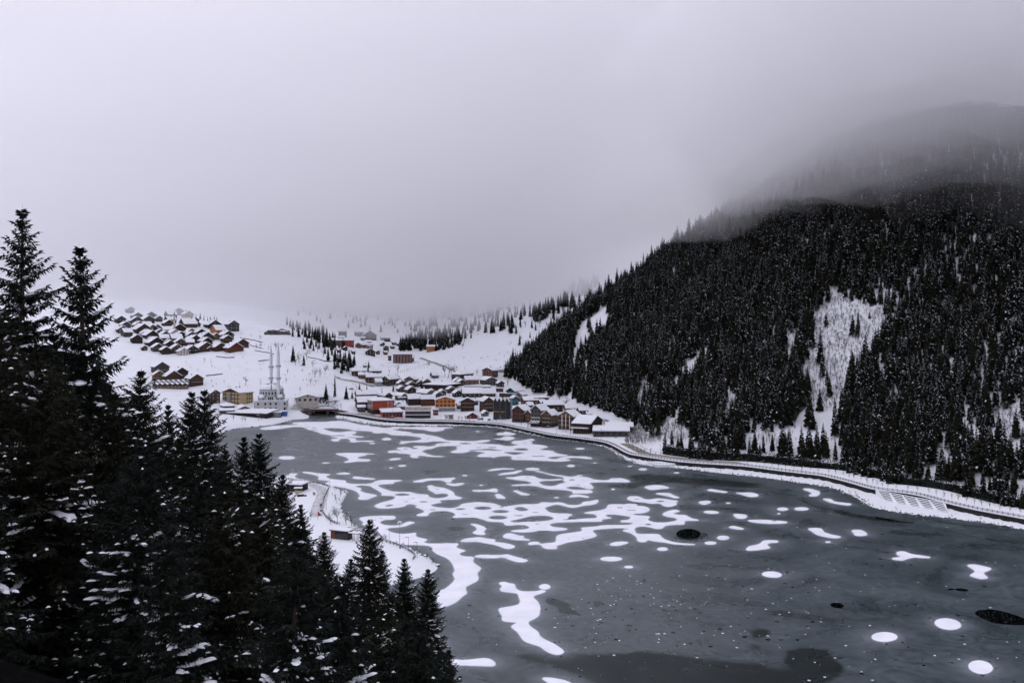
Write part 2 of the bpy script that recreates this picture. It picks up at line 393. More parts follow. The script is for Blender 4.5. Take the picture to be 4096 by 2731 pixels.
# ================================================================== the frozen lake
S7 = 700/2352.0
CROP = {'A':(1000,1640,S7),'B':(1700,1680,S7),'C':(1300,1880,S7),'D':(1900,1880,S7),'E':(2400,1860,S7),'F':(1600,2120,S7),'G':(1750,2300,S7),'H':(3000,1900,.53),'I':(1700,2000,.5102),'P':(0,0,1)}
def cp(c, pts):
    x0, y0, s = CROP[c]; return [(x0+x*s, y0+y*s) for x, y in pts]
def ell(c, x, y, rx, ry, tilt=0):
    out = []
    for k in range(14):
        a = 2*math.pi*k/14; u = rx*math.cos(a); v = ry*math.sin(a); out.append((x+u, y+v+tilt*u))
    return cp(c, out)
POS, NEG = [], []
def P(c, pts): POS.append(catmull(cp(c, pts), 3))
def E(c, *es):
    for e in es: POS.append(ell(c, *e))
def N(c, *es):
    for e in es: NEG.append(ell(c, *e))
def NP(c, pts): NEG.append(catmull(cp(c, pts), 4))
# far field of snow, left of the lake
P('A',[(130,250),(250,262),(420,248),(560,226),(640,222),(740,236),(790,262),(900,290),(960,315),(1030,328),(1110,338),(1220,332),(1290,345),(1180,352),(1060,355),(1180,368),(1170,384),(1090,392),(1120,415),(1200,414),(1190,396),(1260,380),(1340,390),(1352,428),(1410,430),(1480,420),(1600,424),(1678,418),(1590,410),(1430,410),(1418,384),(1360,370),(1290,370),(1350,358),(1450,364),(1545,360),(1440,348),(1365,335),(1395,320),(1430,305),(1400,287),(1330,285),(1240,296),(1140,296),(1040,275),(985,245),(1100,238),(1250,246),(1350,258),(1400,272),(1560,278),(1660,290),(1640,302),(1720,310),(1800,305),(1860,315),(1900,332),(2000,338),(2150,345),(2260,360),(2310,378),(2290,400),(2200,415),(2100,420),(2010,415),(2040,432),(2000,448),(2050,452),(2110,440),(2200,428),(2360,428),(2360,335),(2330,318),(2200,318),(2140,295),(2000,280),(1910,262),(1990,250),(2150,250),(2360,262),(2360,228),(2150,230),(1990,228),(1880,228),(1920,240),(1780,238),(1700,225),(1600,220),(1620,210),(1500,200),(1400,180),(1300,155),(1180,146),(1000,160),(820,160),(640,165),(555,180),(660,190),(600,203),(460,205),(300,215)])
N('A',(860,237,48,6),(770,223,45,4),(868,266,55,6),(1470,254,40,4),(420,226,35,3),(2030,243,50,3))
P('B',[(-5,92),(200,95),(390,100),(300,108),(250,112),(260,125),(230,140),(150,152),(80,150),(-5,128)])
P('B',[(-10,205),(80,208),(170,225),(250,255),(300,272),(450,278),(650,285),(760,270),(860,268),(870,280),(790,298),(680,305),(740,318),(900,325),(1000,330),(1060,345),(1130,352),(1220,340),(1265,328),(1170,312),(1195,280),(1300,275),(1390,258),(1420,250),(1480,270),(1400,280),(1450,295),(1420,310),(1450,325),(1600,342),(1650,362),(1590,378),(1530,395),(1600,405),(1720,415),(1730,432),(1800,455),(1920,470),(1850,482),(1740,488),(1650,500),(1680,520),(1760,525),(1830,500),(1920,485),(2050,490),(2150,490),(2255,515),(2180,520),(2050,505),(1960,505),(1880,518),(1960,540),(1850,552),(1700,550),(1500,540),(1330,532),(1190,530),(1160,515),(1170,488),(1080,480),(950,492),(930,505),(880,492),(740,492),(700,478),(760,455),(820,440),(760,425),(620,415),(560,430),(480,440),(340,432),(420,400),(440,380),(420,362),(500,345),(350,345),(180,352),(100,380),(-5,392),(-5,358),(100,352),(150,335),(150,320),(250,310),(340,305),(330,295),(200,285),(100,285),(-10,294)])
N('B',(545,315,85,13),(720,366,40,6),(905,366,65,10),(1295,393,103,20),(1520,484,100,9),(1270,502,50,4),(40,250,30,4),(225,330,40,4),(1345,303,35,4))
NP('B',[(580,402),(750,388),(880,380),(980,395),(1050,408),(980,412),(780,408),(640,412)]); NP('B',[(1060,428),(1200,425),(1340,438),(1280,458),(1180,465),(1100,450)])
P('B',[(965,185),(1000,170),(1050,172),(1080,155),(1150,170),(1220,188),(1120,202),(980,198)]); P('B',[(915,252),(1020,245),(1060,225),(1130,220),(1195,235),(1190,255),(1100,270),(1040,262)])
N('B',(1088,243,18,3))
E('B',(710,152,30,5),(2085,382,62,9),(1960,614,55,13),(2280,576,30,5),(1445,658,95,17),(535,744,40,6),(755,874,25,5))
P('B',[(835,682),(930,655),(1050,648),(1190,652),(1190,660),(1050,662),(940,675)]); P('B',[(985,732),(1060,710),(1190,695),(1240,678),(1310,680),(1260,700),(1200,722),(1080,730),(1010,738)])
P('B',[(-5,452),(60,465),(120,480),(280,486),(200,492),(60,490),(-5,478)])
P('A',[(2360,486),(2260,482),(2190,490),(2230,505),(2270,515),(2200,525),(2140,505),(2050,500),(1970,510),(2010,530),(2040,545),(1960,542),(1870,548),(1855,562),(1880,574),(1960,570),(2000,578),(2110,585),(2170,600),(2150,615),(2190,640),(2270,636),(2240,618),(2300,610),(2360,612),(2360,580),(2300,555),(2360,530)])
N('A',(2090,522,45,6),(2185,570,18,3))
E('A',(493,640,108,22),(1020,708,60,5),(1645,447,40,6),(2045,747,55,10),(1895,776,28,5))
P('A',[(1150,585),(1250,578),(1450,575),(1560,580),(1670,588),(1650,595),(1560,592),(1565,605),(1490,620),(1440,640),(1480,655),(1590,660),(1620,672),(1580,685),(1450,688),(1340,700),(1260,702),(1330,670),(1300,635),(1220,610)])
P('A',[(1770,388),(1820,375),(1860,373),(1905,395),(1850,402),(1790,402)]); P('A',[(1155,858),(1220,843),(1290,840),(1340,852),(1280,862)]); P('A',[(1870,668),(1920,648),(2000,645),(2028,655),(1980,665),(1900,672)])
P('A',[(360,900),(440,885),(530,875),(535,855),(645,852),(605,880),(620,915),(740,940),(850,975),(900,1010),(600,1000),(380,960)])
# the long net of snow across the middle
c1 = [(-318,28),(-230,24),(-128,38),(-48,48),(82,56),(25,72),(15,95),(75,118),(170,130),(285,142),(272,160),(325,180),(440,188),(560,185),(640,172),(690,145),(790,133),(1025,135),(1015,145),(925,160),(920,182),(800,186),(720,200),(730,225),(790,250),(900,285),(1040,295),(1150,295),(1240,320),(1380,330),(1385,350),(1440,372),(1530,378),(1620,365),(1660,340),(1640,315),(1560,312),(1490,318),(1465,300),(1400,265),(1385,230),(1380,210),(1440,205),(1480,222),(1600,240),(1690,275),(1735,310),(1750,345),(1840,370),(1790,390),(1660,395),(1550,402),(1540,415),(1565,432),(1480,448),(1420,470),(1470,492),(1580,505),(1700,512),(1800,490),(1840,455),(1950,440)]
d1 = [(64,432),(250,450),(340,480),(400,490),(480,480),(580,465),(700,458),(850,455),(880,435),(960,432),(1030,440),(1100,432),(1180,440),(1250,465),(1350,470),(1430,455),(1450,430),(1560,415),(1650,398),(1640,440),(1560,465),(1440,480),(1350,500),(1280,500),(1200,480),(1120,462),(1060,465),(940,505),(960,540),(1010,568),(1120,582),(1250,585),(1310,598),(1260,620),(1240,650),(1180,662),(1200,672),(1350,662),(1500,650),(1620,645),(1640,620),(1600,590),(1460,575),(1560,555),(1680,540),(1770,510)]
e1 = [(110,535),(200,525),(320,528),(380,520),(510,530),(470,545),(600,555),(665,590),(640,625),(560,645),(450,650),(470,672),(590,680),(670,692),(640,730),(700,760),(800,772),(930,765),(1020,745),(1035,725),(1000,705),(900,690),(845,665),(870,635),(960,605),(1030,600),(1070,625),(1000,640),(990,655),(1070,668),(1150,672),(1220,710),(1335,738),(1250,745),(1150,745),(1130,765),(1130,795),(1000,800),(880,815),(830,850),(760,855),(680,835),(600,822),(510,825),(465,850),(470,880),(495,920),(620,925),(780,928),(830,970),(900,1010),(1050,1045),(1200,1055),(1290,1065),(1200,1072),(1000,1060),(850,1035),(720,1020),(640,1005),(610,1030),(540,1030),(500,1010),(500,975),(430,920),(310,882),(330,870),(400,855),(280,845),(100,850)]
d2 = [(1680,792),(1600,800),(1580,820),(1630,880),(1560,910),(1400,945),(1250,968),(1150,1000),(1090,1020),(1100,1055),(980,1055),(910,1035),(890,1005),(830,995),(740,1005),(715,985),(760,965),(850,965),(880,990),(960,980),(1070,970),(1090,940),(1100,885),(1160,860),(1300,840),(1430,820),(1440,790),(1420,775),(1520,765),(1640,755),(1730,740),(1880,738),(2060,735),(2130,715),(2060,700),(1940,695),(1990,685),(1940,678),(2060,665),(2090,630),(2000,610),(1900,595),(1800,592),(1750,605),(1790,630),(1840,640),(1780,652),(1710,660),(1700,690),(1600,690),(1400,692),(1200,700),(1080,705),(1000,730),(1040,760),(1130,770),(1240,785),(1200,805),(1080,815),(980,808),(860,808),(780,825),(640,835),(500,825),(490,812),(600,800),(700,790),(735,765),(680,740),(580,732),(480,742),(400,735),(395,710),(330,695),(200,690),(100,660),(0,635)]
c2 = [(1800,635),(1710,632),(1760,600),(1700,560),(1580,545),(1450,555),(1395,580),(1380,610),(1300,618),(1225,605),(1290,580),(1335,565),(1320,535),(1260,510),(1215,495),(1240,475),(1180,458),(1110,458),(1060,485),(960,505),(830,512),(720,508),(665,480),(720,450),(800,425),(900,400),(945,375),(930,350),(870,340),(750,338),(770,318),(710,270),(640,235),(610,215),(500,200),(420,212),(410,225),(485,245),(475,280),(560,310),(700,338),(620,370),(580,392),(500,395),(445,385),(470,345),(440,300),(400,275),(300,245),(160,220),(60,205),(0,180),(55,155),(45,140),(-90,128),(-80,100),(-100,80),(-170,55)]
POS.append(catmull(cp('C',c1)+cp('D',d1)+cp('E',e1)+cp('D',d2)+cp('C',c2), 3))
N('C',(1040,328,108,20),(1185,379,35,5),(1090,424,38,6),(1325,424,62,12),(862,475,58,15,-.12),(1448,530,48,9),(1510,258,35,6),(670,184,25,4),(1820,523,80,14),(1880,592,45,7))
N('D',(105,510,125,25),(345,555,118,25),(355,497,38,8),(812,565,50,7),(590,610,70,10),(308,636,135,30),(835,720,35,7),(1260,920,25,5),(1450,915,30,6),(30,457,20,4))
NP('D',[(520,515),(620,490),(720,525),(690,545),(600,550)]); NP('D',[(470,685),(560,660),(760,615),(950,610),(1050,635),(1040,665),(900,688),(700,695),(540,705)])
N('E',(268,571,45,9),(425,607,70,8),(650,795,50,13))
P('D',[(800,10),(870,15),(960,40),(1060,60),(1180,75),(1260,88),(1340,85),(1400,65),(1450,68),(1390,85),(1500,95),(1600,125),(1720,138),(1810,130),(1830,110),(1950,110),(2010,120),(2085,155),(2000,160),(1860,158),(1700,160),(1560,165),(1535,180),(1570,205),(1590,245),(1520,252),(1480,240),(1400,222),(1300,215),(1220,232),(1280,258),(1400,268),(1540,268),(1580,292),(1550,308),(1440,310),(1370,312),(1310,308),(1310,285),(1220,268),(1100,258),(980,252),(900,232),(800,210),(650,208),(510,208),(495,200),(600,192),(720,188),(760,170),(700,145),(560,130),(420,105),(415,98),(520,95),(600,80),(680,75),(800,85),(830,105),(900,120),(1020,125),(1150,118),(1165,128),(1060,138),(920,142),(855,160),(910,200),(1000,215),(1080,210),(1140,185),(1230,165),(1190,145),(1195,100),(1150,85),(1040,70),(930,40),(810,15)])
N('D',(1305,132,45,12),(1390,198,30,5),(1475,218,18,4),(710,96,20,4))
for c, q in (('D',[(1265,360),(1310,330),(1400,330),(1530,355),(1500,368),(1400,355),(1330,362)]),('D',[(515,280),(560,270),(630,300),(735,325),(700,335),(620,330),(560,300)]),('D',[(265,328),(330,322),(410,375),(360,382),(290,372),(285,345)]),
  ('D',[(-36,268),(80,268),(180,262),(240,248),(295,255),(295,295),(240,290),(160,285),(0,285)]),('D',[(390,870),(430,850),(500,852),(590,878),(665,885),(640,905),(700,925),(750,940),(640,940),(500,930),(400,910),(380,890)]),
  ('C',[(1950,725),(2010,722),(2080,740),(2150,770),(2155,800),(2130,830),(2158,862),(2060,865),(1985,840),(2030,810),(2040,780),(2000,745)]),('D',[(1810,995),(1880,968),(1980,960),(2065,970),(2020,990),(1940,1010),(1840,1012)]),
  ('F',[(810,150),(880,115),(1000,100),(1080,95),(1150,110),(1280,128),(1265,155),(1400,172),(1500,195),(1545,220),(1500,245),(1420,248),(1350,220),(1250,190),(1150,175),(1050,155),(920,155)]),
  ('C',[(150,52),(220,36),(310,36),(335,50),(250,56)]),('C',[(372,95),(420,86),(520,100),(600,105),(680,115),(640,125),(540,122),(400,115)]),
  ('C',[(1175,155),(1280,130),(1400,112),(1560,112),(1680,105),(1755,105),(1700,135),(1690,160),(1630,160),(1580,140),(1480,132),(1380,140),(1300,160)]),('C',[(1620,180),(1680,178),(1740,185),(1800,175),(1875,175),(1820,200),(1750,212),(1690,205)]),
  ('F',[(1000,355),(1080,330),(1250,335),(1350,335),(1440,325),(1530,350),(1640,380),(1720,405),(1650,430),(1550,420),(1460,390),(1380,365),(1250,375),(1100,370)]),
  ('G',[(825,105),(900,88),(960,108),(1030,120),(1050,170),(1100,205),(1180,218),(1320,215),(1400,200),(1455,215),(1390,245),(1300,275),(1290,300),(1350,360),(1378,430),(1365,530),(1310,580),(1230,620),(1225,660),(1280,710),(1350,760),(1380,820),(1480,880),(1580,930),(1680,1000),(1690,1040),(1620,1068),(1530,1050),(1440,1005),(1380,960),(1260,920),(1160,880),(1110,810),(1060,750),(990,690),(1060,640),(990,630),(900,620),(865,590),(870,550),(820,460),(880,435),(1000,415),(1090,390),(1110,340),(1090,290),(1080,250),(1020,235),(880,220),(840,190),(870,145)]),
  ('G',[(200,1130),(330,1140),(460,1130),(600,1115),(700,1125),(770,1170),(770,1210),(700,1222),(500,1215),(200,1200)]),('G',[(1410,1380),(1500,1375),(1640,1395),(1760,1430),(1850,1500),(1600,1500),(1450,1420)]),
  ('H',[(400,105),(450,102),(525,125),(510,155),(460,160),(445,150),(470,135)]),('H',[(548,178),(610,180),(640,200),(760,215),(740,228),(650,215),(590,200)]),('H',[(-15,340),(120,338),(270,350),(265,362),(150,365),(30,355)]),
  ('H',[(440,402),(530,402),(560,430),(620,450),(680,462),(670,475),(590,470),(510,450),(470,425)]),('H',[(770,415),(840,415),(880,440),(870,455),(800,455),(785,440)]),('H',[(0,535),(70,520),(110,492),(210,495),(200,508),(150,510),(130,530),(155,548),(90,560),(0,568),(-30,560)]),
  ('H',[(1110,580),(1160,575),(1220,595),(1350,615),(1345,625),(1240,620),(1190,630),(1150,642),(1080,635),(1075,625),(1135,615),(1110,600)]),('H',[(1640,680),(1700,675),(1815,700),(1800,720),(1770,730),(1770,750),(1795,775),(1740,782),(1680,765),(1660,755),(1690,735),(1690,715)]),
  ('E',[(600,295),(660,275),(790,270),(860,280),(930,305),(830,318),(700,330),(640,318)]),('E',[(740,380),(830,375),(930,378),(1000,410),(1070,435),(1010,443),(920,418),(840,402)]),
  ('E',[(370,460),(390,425),(450,418),(530,425),(590,455),(660,462),(760,450),(870,455),(960,470),(1050,480),(1010,500),(1035,520),(980,550),(890,555),(830,530),(800,512),(700,515),(600,500),(480,490)]),
  ('E',[(1440,335),(1500,322),(1600,340),(1720,360),(1660,368),(1540,355)]),('E',[(1815,372),(1920,370),(2060,372),(2130,410),(2060,425),(1980,418),(1900,392)]),('E',[(1325,500),(1380,482),(1450,478),(1490,495),(1440,522),(1390,530)]),
  ('E',[(1795,660),(1880,658),(1965,670),(1970,700),(1930,718),(1840,710)]),('E',[(1730,835),(1800,818),(1935,855),(1850,862)])): P(c, q)
N('E',(495,460,40,7),(810,485,60,13)); N('H',(182,346,18,4))
E('D',(1097,368,40,6),(1855,257,28,7)); E('C',(1880,72,40,6),(2100,202,25,5)); E('G',(1440,155,75,35),(20,945,55,30))
E('H',(247,256,42,11),(388,254,53,12),(218,290,12,4),(588,504,22,5),(165,749,75,22,.06),(1493,1123,100,42,.1),(1015,1220,98,36),(1740,1448,92,50,.1))
E('E',(1725,508,35,7),(1495,632,105,18,.04),(1655,975,80,28),(1485,1045,80,20),(178,324,25,7),(575,55,55,13),(1030,103,40,7),(400,15,30,5)); E('I',(1460,460,85,17),(1597,523,35,9),(1862,383,42,13))
cc = [(460,650),(560,625),(740,615),(920,615),(945,640),(920,660),(820,665),(750,690),(740,710),(800,735),(920,745),(1020,735),(1080,705),(1140,690),(1210,705),(1160,720),(1080,750),(980,768),(870,775),(840,800),(900,835),(1000,855),(1110,855),(1220,840),(1215,875),(1260,905),(1375,930),(1330,960),(1380,985),(1560,985)]
ff = [(772,178),(755,225),(800,250),(880,275),(820,298),(800,320),(850,350),(985,362),(980,420),(1020,460),(1085,510),(1040,580),(1055,650),(1020,690),(920,740),(880,775),(895,845),(840,890),(760,960),(660,1010),(560,1040),(500,1000),(520,830),(600,790),(700,710),(735,650),(710,590),(735,530),(690,430),(620,370),(500,320),(440,270),(440,235),(380,210),(280,200),(100,195)]
POS.append(catmull(cp('C',cc)+cp('F',ff)+cp('C',[(1008,990),(900,965),(830,920),(760,870),(690,800),(600,760),(500,730),(520,700)]), 4))
N('C',(750,643,30,5),(670,668,30,5))

# union of the outlines: raster in the plane, then contour loops
RX0, RX1, RY0, RY1, SX, SY = 980, 4200, 1660, 2790, 2.0, 1.0
rx = np.arange(RX0, RX1, SX); ry = np.arange(RY0, RY1, SY); RXm, RYm = np.meshgrid(rx, ry)
fld = np.zeros(RXm.shape)
def stamp(poly, val):
    xs = [p[0] for p in poly]; ys = [p[1] for p in poly]
    i0 = max(0, int((min(xs)-RX0)/SX)-1); i1 = min(len(rx), int((max(xs)-RX0)/SX)+2); j0 = max(0, int((min(ys)-RY0)/SY)-1); j1 = min(len(ry), int((max(ys)-RY0)/SY)+2)
    if i1 <= i0 or j1 <= j0: return
    ins = in_poly(RXm[j0:j1,i0:i1], RYm[j0:j1,i0:i1], poly); sub = fld[j0:j1,i0:i1]; sub[ins] = val
for p in POS: stamp(p, 1.0)
for p in NEG: stamp(p, 0.0)
for _ in range(2):
    k = np.pad(fld, 1, mode='edge'); fld = (k[1:-1,1:-1]*4+k[:-2,1:-1]*2+k[2:,1:-1]*2+k[1:-1,:-2]*2+k[1:-1,2:]*2+k[:-2,:-2]+k[2:,2:]+k[:-2,2:]+k[2:,:-2])/16
fld[0,:] = fld[-1,:] = 0; fld[:,0] = fld[:,-1] = 0
def loops(f, lv=.5):
    b = (f > lv).astype(int); code = b[:-1,:-1] + 2*b[:-1,1:] + 4*b[1:,1:] + 8*b[1:,:-1]
    js, is_ = np.nonzero((code > 0) & (code < 15)); nxt = {}
    TAB = {1:[(3,0)],2:[(0,1)],3:[(3,1)],4:[(1,2)],5:[(3,0),(1,2)],6:[(0,2)],7:[(3,2)],8:[(2,3)],9:[(2,0)],10:[(0,1),(2,3)],11:[(2,1)],12:[(1,3)],13:[(1,0)],14:[(0,3)]}
    def ek(j, i, e): return (j,i,0) if e == 0 else ((j,i+1,1) if e == 1 else ((j+1,i,0) if e == 2 else (j,i,1)))
    for j, i in zip(js.tolist(), is_.tolist()):
        for a, c in TAB[int(code[j,i])]: nxt[ek(j,i,a)] = ek(j,i,c)
    def pt(k):
        j, i, d = k
        if d == 0:
            t = (lv-f[j,i])/(f[j,i+1]-f[j,i]); return (RX0+(i+t)*SX, RY0+j*SY)
        t = (lv-f[j,i])/(f[j+1,i]-f[j,i]); return (RX0+i*SX, RY0+(j+t)*SY)
    out = []
    while nxt:
        k0, k = nxt.popitem(); lp = [pt(k0)]
        while k != k0:
            lp.append(pt(k))
            if k not in nxt: break
            k = nxt.pop(k)
        if len(lp) > 5: out.append(lp)
    return out
def area(p): return .5*sum(p[i-1][0]*p[i][1]-p[i][0]*p[i-1][1] for i in range(len(p)))
lps = loops(fld); lps = [l[::2] if len(l) > 40 else l for l in lps]
A_ = [area(l) for l in lps]; sgn = 1 if max(A_, key=abs) > 0 else -1
outer = [l for l, a in zip(lps, A_) if a*sgn > 6]; inner = [l for l, a in zip(lps, A_) if a*sgn < -4]

# ice sheet
ICEM = bpy.data.materials.new('lake_ice'); ICEM.use_nodes = True
def ice_nodes(m, base, base2, rough, frost_attr, spec=.3):
    n, l = m.node_tree.nodes, m.node_tree.links; b = n['Principled BSDF']; b.inputs['IOR'].default_value = 1.31; b.inputs['Specular IOR Level'].default_value = spec
    tc = n.new('ShaderNodeTexCoord')
    def nz(s, d, dist=0):
        q = n.new('ShaderNodeTexNoise'); q.inputs['Scale'].default_value = s; q.inputs['Detail'].default_value = d; q.inputs['Distortion'].default_value = dist; l.new(tc.outputs['Object'], q.inputs['Vector']); return q
    big = nz(.026, 7, 2.2); fine = nz(.25, 6); 
    mx = n.new('ShaderNodeMix'); mx.data_type = 'RGBA'; mx.inputs[6].default_value = (*base,1); mx.inputs[7].default_value = (*base2,1)
    rp = n.new('ShaderNodeValToRGB'); rp.color_ramp.elements[0].position = .3; rp.color_ramp.elements[1].position = .72; l.new(big.outputs[0], rp.inputs[0]); l.new(rp.outputs[0], mx.inputs[0])
    mf = n.new('ShaderNodeMix'); mf.data_type = 'RGBA'; mf.blend_type = 'MULTIPLY'; mf.inputs[0].default_value = .55; l.new(mx.outputs[2], mf.inputs[6]); l.new(fine.outputs[0], mf.inputs[7])
    # thaw rings round the breathing holes
    vo = n.new('ShaderNodeTexVoronoi'); vo.feature = 'F1'; vo.inputs['Scale'].default_value = .085; vo.inputs['Randomness'].default_value = 1; l.new(tc.outputs['Object'], vo.inputs['Vector'])
    wv = n.new('ShaderNodeMath'); wv.operation = 'MULTIPLY'; wv.inputs[1].default_value = 26; l.new(vo.outputs['Distance'], wv.inputs[0])
    sn = n.new('ShaderNodeMath'); sn.operation = 'SINE'; l.new(wv.outputs[0], sn.inputs[0])
    rr = n.new('ShaderNodeMapRange'); rr.inputs[1].default_value = -1; rr.inputs[2].default_value = 1; rr.inputs[3].default_value = .84; rr.inputs[4].default_value = 1.12; l.new(sn.outputs[0], rr.inputs[0])
    mr = n.new('ShaderNodeMix'); mr.data_type = 'RGBA'; mr.blend_type = 'MULTIPLY'; mr.inputs[0].default_value = 1; l.new(mf.outputs[2], mr.inputs[6]); l.new(rr.outputs[0], mr.inputs[7])
    outc = mr.outputs[2]
    if frost_attr:
        at = n.new('ShaderNodeAttribute'); at.attribute_name = 'frost'
        ac = n.new('ShaderNodeAttribute'); ac.attribute_name = 'clear'
        cn = n.new('ShaderNodeMath'); cn.operation = 'MULTIPLY_ADD'; cn.inputs[1].default_value = .9; l.new(fine.outputs[0], cn.inputs[0]); l.new(ac.outputs['Fac'], cn.inputs[2])
        cr = n.new('ShaderNodeMapRange'); cr.inputs[1].default_value = .75; cr.inputs[2].default_value = 1.15; l.new(cn.outputs[0], cr.inputs[0])
        cm = n.new('ShaderNodeMix'); cm.data_type = 'RGBA'; l.new(cr.outputs[0], cm.inputs[0]); l.new(outc, cm.inputs[6]); cm.inputs[7].default_value = (.010,.015,.015,1); outc = cm.outputs[2]
        sm = n.new('ShaderNodeMapRange'); sm.inputs[3].default_value = spec; sm.inputs[4].default_value = .12; l.new(cr.outputs[0], sm.inputs[0]); l.new(sm.outputs[0], b.inputs['Specular IOR Level'])
        fm = n.new('ShaderNodeMix'); fm.data_type = 'RGBA'; l.new(at.outputs['Fac'], fm.inputs[0]); l.new(outc, fm.inputs[6]); fm.inputs[7].default_value = (.36,.39,.43,1); outc = fm.outputs[2]
    l.new(outc, b.inputs['Base Color'])
    mrg = n.new('ShaderNodeMapRange'); mrg.inputs[1].default_value = .3; mrg.inputs[2].default_value = .7; mrg.inputs[3].default_value = rough; mrg.inputs[4].default_value = rough+.14; l.new(big.outputs[0], mrg.inputs[0]); l.new(mrg.outputs[0], b.inputs['Roughness'])
    bp = n.new('ShaderNodeBump'); bp.inputs['Strength'].default_value = .08; bp.inputs['Distance'].default_value = .3; l.new(fine.outputs[0], bp.inputs['Height']); l.new(bp.outputs[0], b.inputs['Normal'])
ice_nodes(ICEM, (.040,.057,.063), (.106,.134,.145), .24, True, .34)
ix = grid_axis([(-520,-260,12),(-260,-20,2.8),(-20,200,1.7),(200,300,3),(300,460,16)]); iy = grid_axis([(-80,180,12),(180,320,1.5),(320,860,2.8)])
IX, IY = np.meshgrid(ix, iy); kd = KDTree(sum(len(l) for l in lps)); q = 0; wl_pts = []
for l_ in lps:
    for p in l_: g = G(*p); kd.insert((g.x,g.y,0), q); q += 1
kd.balance()
fro = [math.exp(-(kd.find((x,y,0))[2]/2.2)**1.0)*.36 for x, y in zip(IX.ravel(), IY.ravel())]
nxi, nyi = len(ix), len(iy); ii, jj = np.meshgrid(np.arange(nxi-1), np.arange(nyi-1)); a_ = (jj*nxi+ii).ravel()
me = bpy.data.meshes.new('lake_ice'); me.from_pydata(np.stack([IX.ravel(),IY.ravel(),np.zeros(IX.size)],1).tolist(), [], np.stack([a_,a_+1,a_+nxi+1,a_+nxi],1).tolist())
CL = [cp('P',[(2050,2627),(2090,2612),(2170,2602),(2260,2602),(2400,2612),(2600,2600),(2740,2618),(2900,2640),(3050,2650),(3200,2690),(3330,2735),(3500,2900),(2500,2900),(2380,2735),(2280,2692),(2180,2660),(2110,2645)]),
  cp('E',[(350,130),(640,108),(900,130),(1150,160),(1500,180),(1800,205),(2080,235),(2250,225),(2120,300),(1950,310),(1600,290),(1250,265),(900,240),(700,260),(480,320),(200,310),(30,280),(200,250),(400,235),(370,170)])]
CL += [cp('H',q) for q in ([(250,1390),(280,1320),(370,1295),(500,1305),(590,1310),(620,1380),(700,1420),(720,1470),(640,1540),(520,1565),(400,1540),(300,1490)],[(-10,1170),(60,1148),(140,1165),(150,1200),(90,1235),(20,1215)],[(10,1280),(70,1265),(95,1300),(50,1345),(15,1320)],[(90,1330),(140,1310),(170,1330),(130,1370)])]
cl_ = np.zeros(IX.size)
for w_, q in zip((.85,.72,.95,.9,.85,.8), CL):
    gw = [tuple(G(*p).xy) for p in q]; d_ = seg_dist(IX.ravel(), IY.ravel(), gw); d_ = np.where(in_poly(IX.ravel(), IY.ravel(), gw), d_, -d_)
    cl_ = np.maximum(cl_, w_*np.clip(.5+d_/(5 if w_ == .85 else 7 if w_ < .75 else 3), 0, 1))
cl_ = np.maximum(cl_, .30+.22*fbm(IX.ravel(), IY.ravel(), 26, 4, 91)-.0016*np.clip(IY.ravel()-230, 0, 400))  # mottled clear ice; near-end darkening painted in for the mountain's reflection
ac_ = me.attributes.new('clear','FLOAT','POINT'); ac_.data.foreach_set('value', cl_.tolist())
at = me.attributes.new('frost','FLOAT','POINT'); at.data.foreach_set('value', fro); me.materials.append(ICEM)
lake = tag(link('lake_ice', me), kind='structure')

def sheet(name, outl, holes, z0, z1, m_, parent):
    w3 = [[G(*p) for p in outl]] + [[G(*p) for p in h] for h in holes]
    tri = tessellate_polygon([[Vector((p.x,p.y,0)) for p in r_] for r_ in w3]); flat = [p for r_ in w3 for p in r_]
    mb = MB(); mb.add([(p.x,p.y,z1) for p in flat], [t for t in tri])
    if z1-z0 > .02:
        for r_ in w3:
            n_ = len(r_); mb.add([(p.x,p.y,z1) for p in r_]+[(p.x,p.y,z0) for p in r_], [(i,(i+1)%n_,n_+(i+1)%n_,n_+i) for i in range(n_)])
    o = mb.build(name, m_, parent, fix=False)
    bm = bmesh.new(); bm.from_mesh(o.data)
    for f in bm.faces:
        if abs(f.normal.z) > .5 and f.normal.z < 0: f.normal_flip()
    bm.to_mesh(o.data); bm.free(); return o
PATCH = mat('lake_snow', (0.82,0.82,0.87), .6, scale=.15, spec=.15, col2=(0.72,0.73,0.79))
for o_ in outer:
    hs = [h for h in inner if in_poly(np.array([h[0][0]]), np.array([h[0][1]]), o_)[0]]
    sheet('snow_patch', o_, hs, 0.0, .09, PATCH, lake)
RIM = mat('slush_rim', (.40,.425,.455), .5, scale=.3, col2=(.30,.325,.35), spec=.25)
f2 = fld.copy()
for _ in range(9):
    k = np.pad(f2, 1, mode='edge'); f2 = (k[1:-1,1:-1]*4+k[:-2,1:-1]*2+k[2:,1:-1]*2+k[1:-1,:-2]*2+k[1:-1,2:]*2+k[:-2,:-2]+k[2:,2:]+k[:-2,2:]+k[2:,:-2])/16
f2 = np.maximum(f2, fld*.99)+.05*fbm(RXm, RYm, 9, 2, 5)*(f2 > .06); f2[0,:] = f2[-1,:] = 0; f2[:,0] = f2[:,-1] = 0
rl = [q[::2] if len(q) > 40 else q for q in loops(f2, .20)]; Ar = [area(q) for q in rl]
ro = [q for q, a in zip(rl, Ar) if a*sgn > 10]; rin = [q for q, a in zip(rl, Ar) if a*sgn < -8]
for o_ in ro:
    hs = [h for h in rin if in_poly(np.array([h[0][0]]), np.array([h[0][1]]), o_)[0]]
    sheet('slush_rim', o_, hs, 0.0, .03, RIM, lake)
CLEARICE = bpy.data.materials.new('clear_dark_ice'); CLEARICE.use_nodes = True; ice_nodes(CLEARICE, (.008,.012,.012), (.016,.021,.021), .2, False, .10)
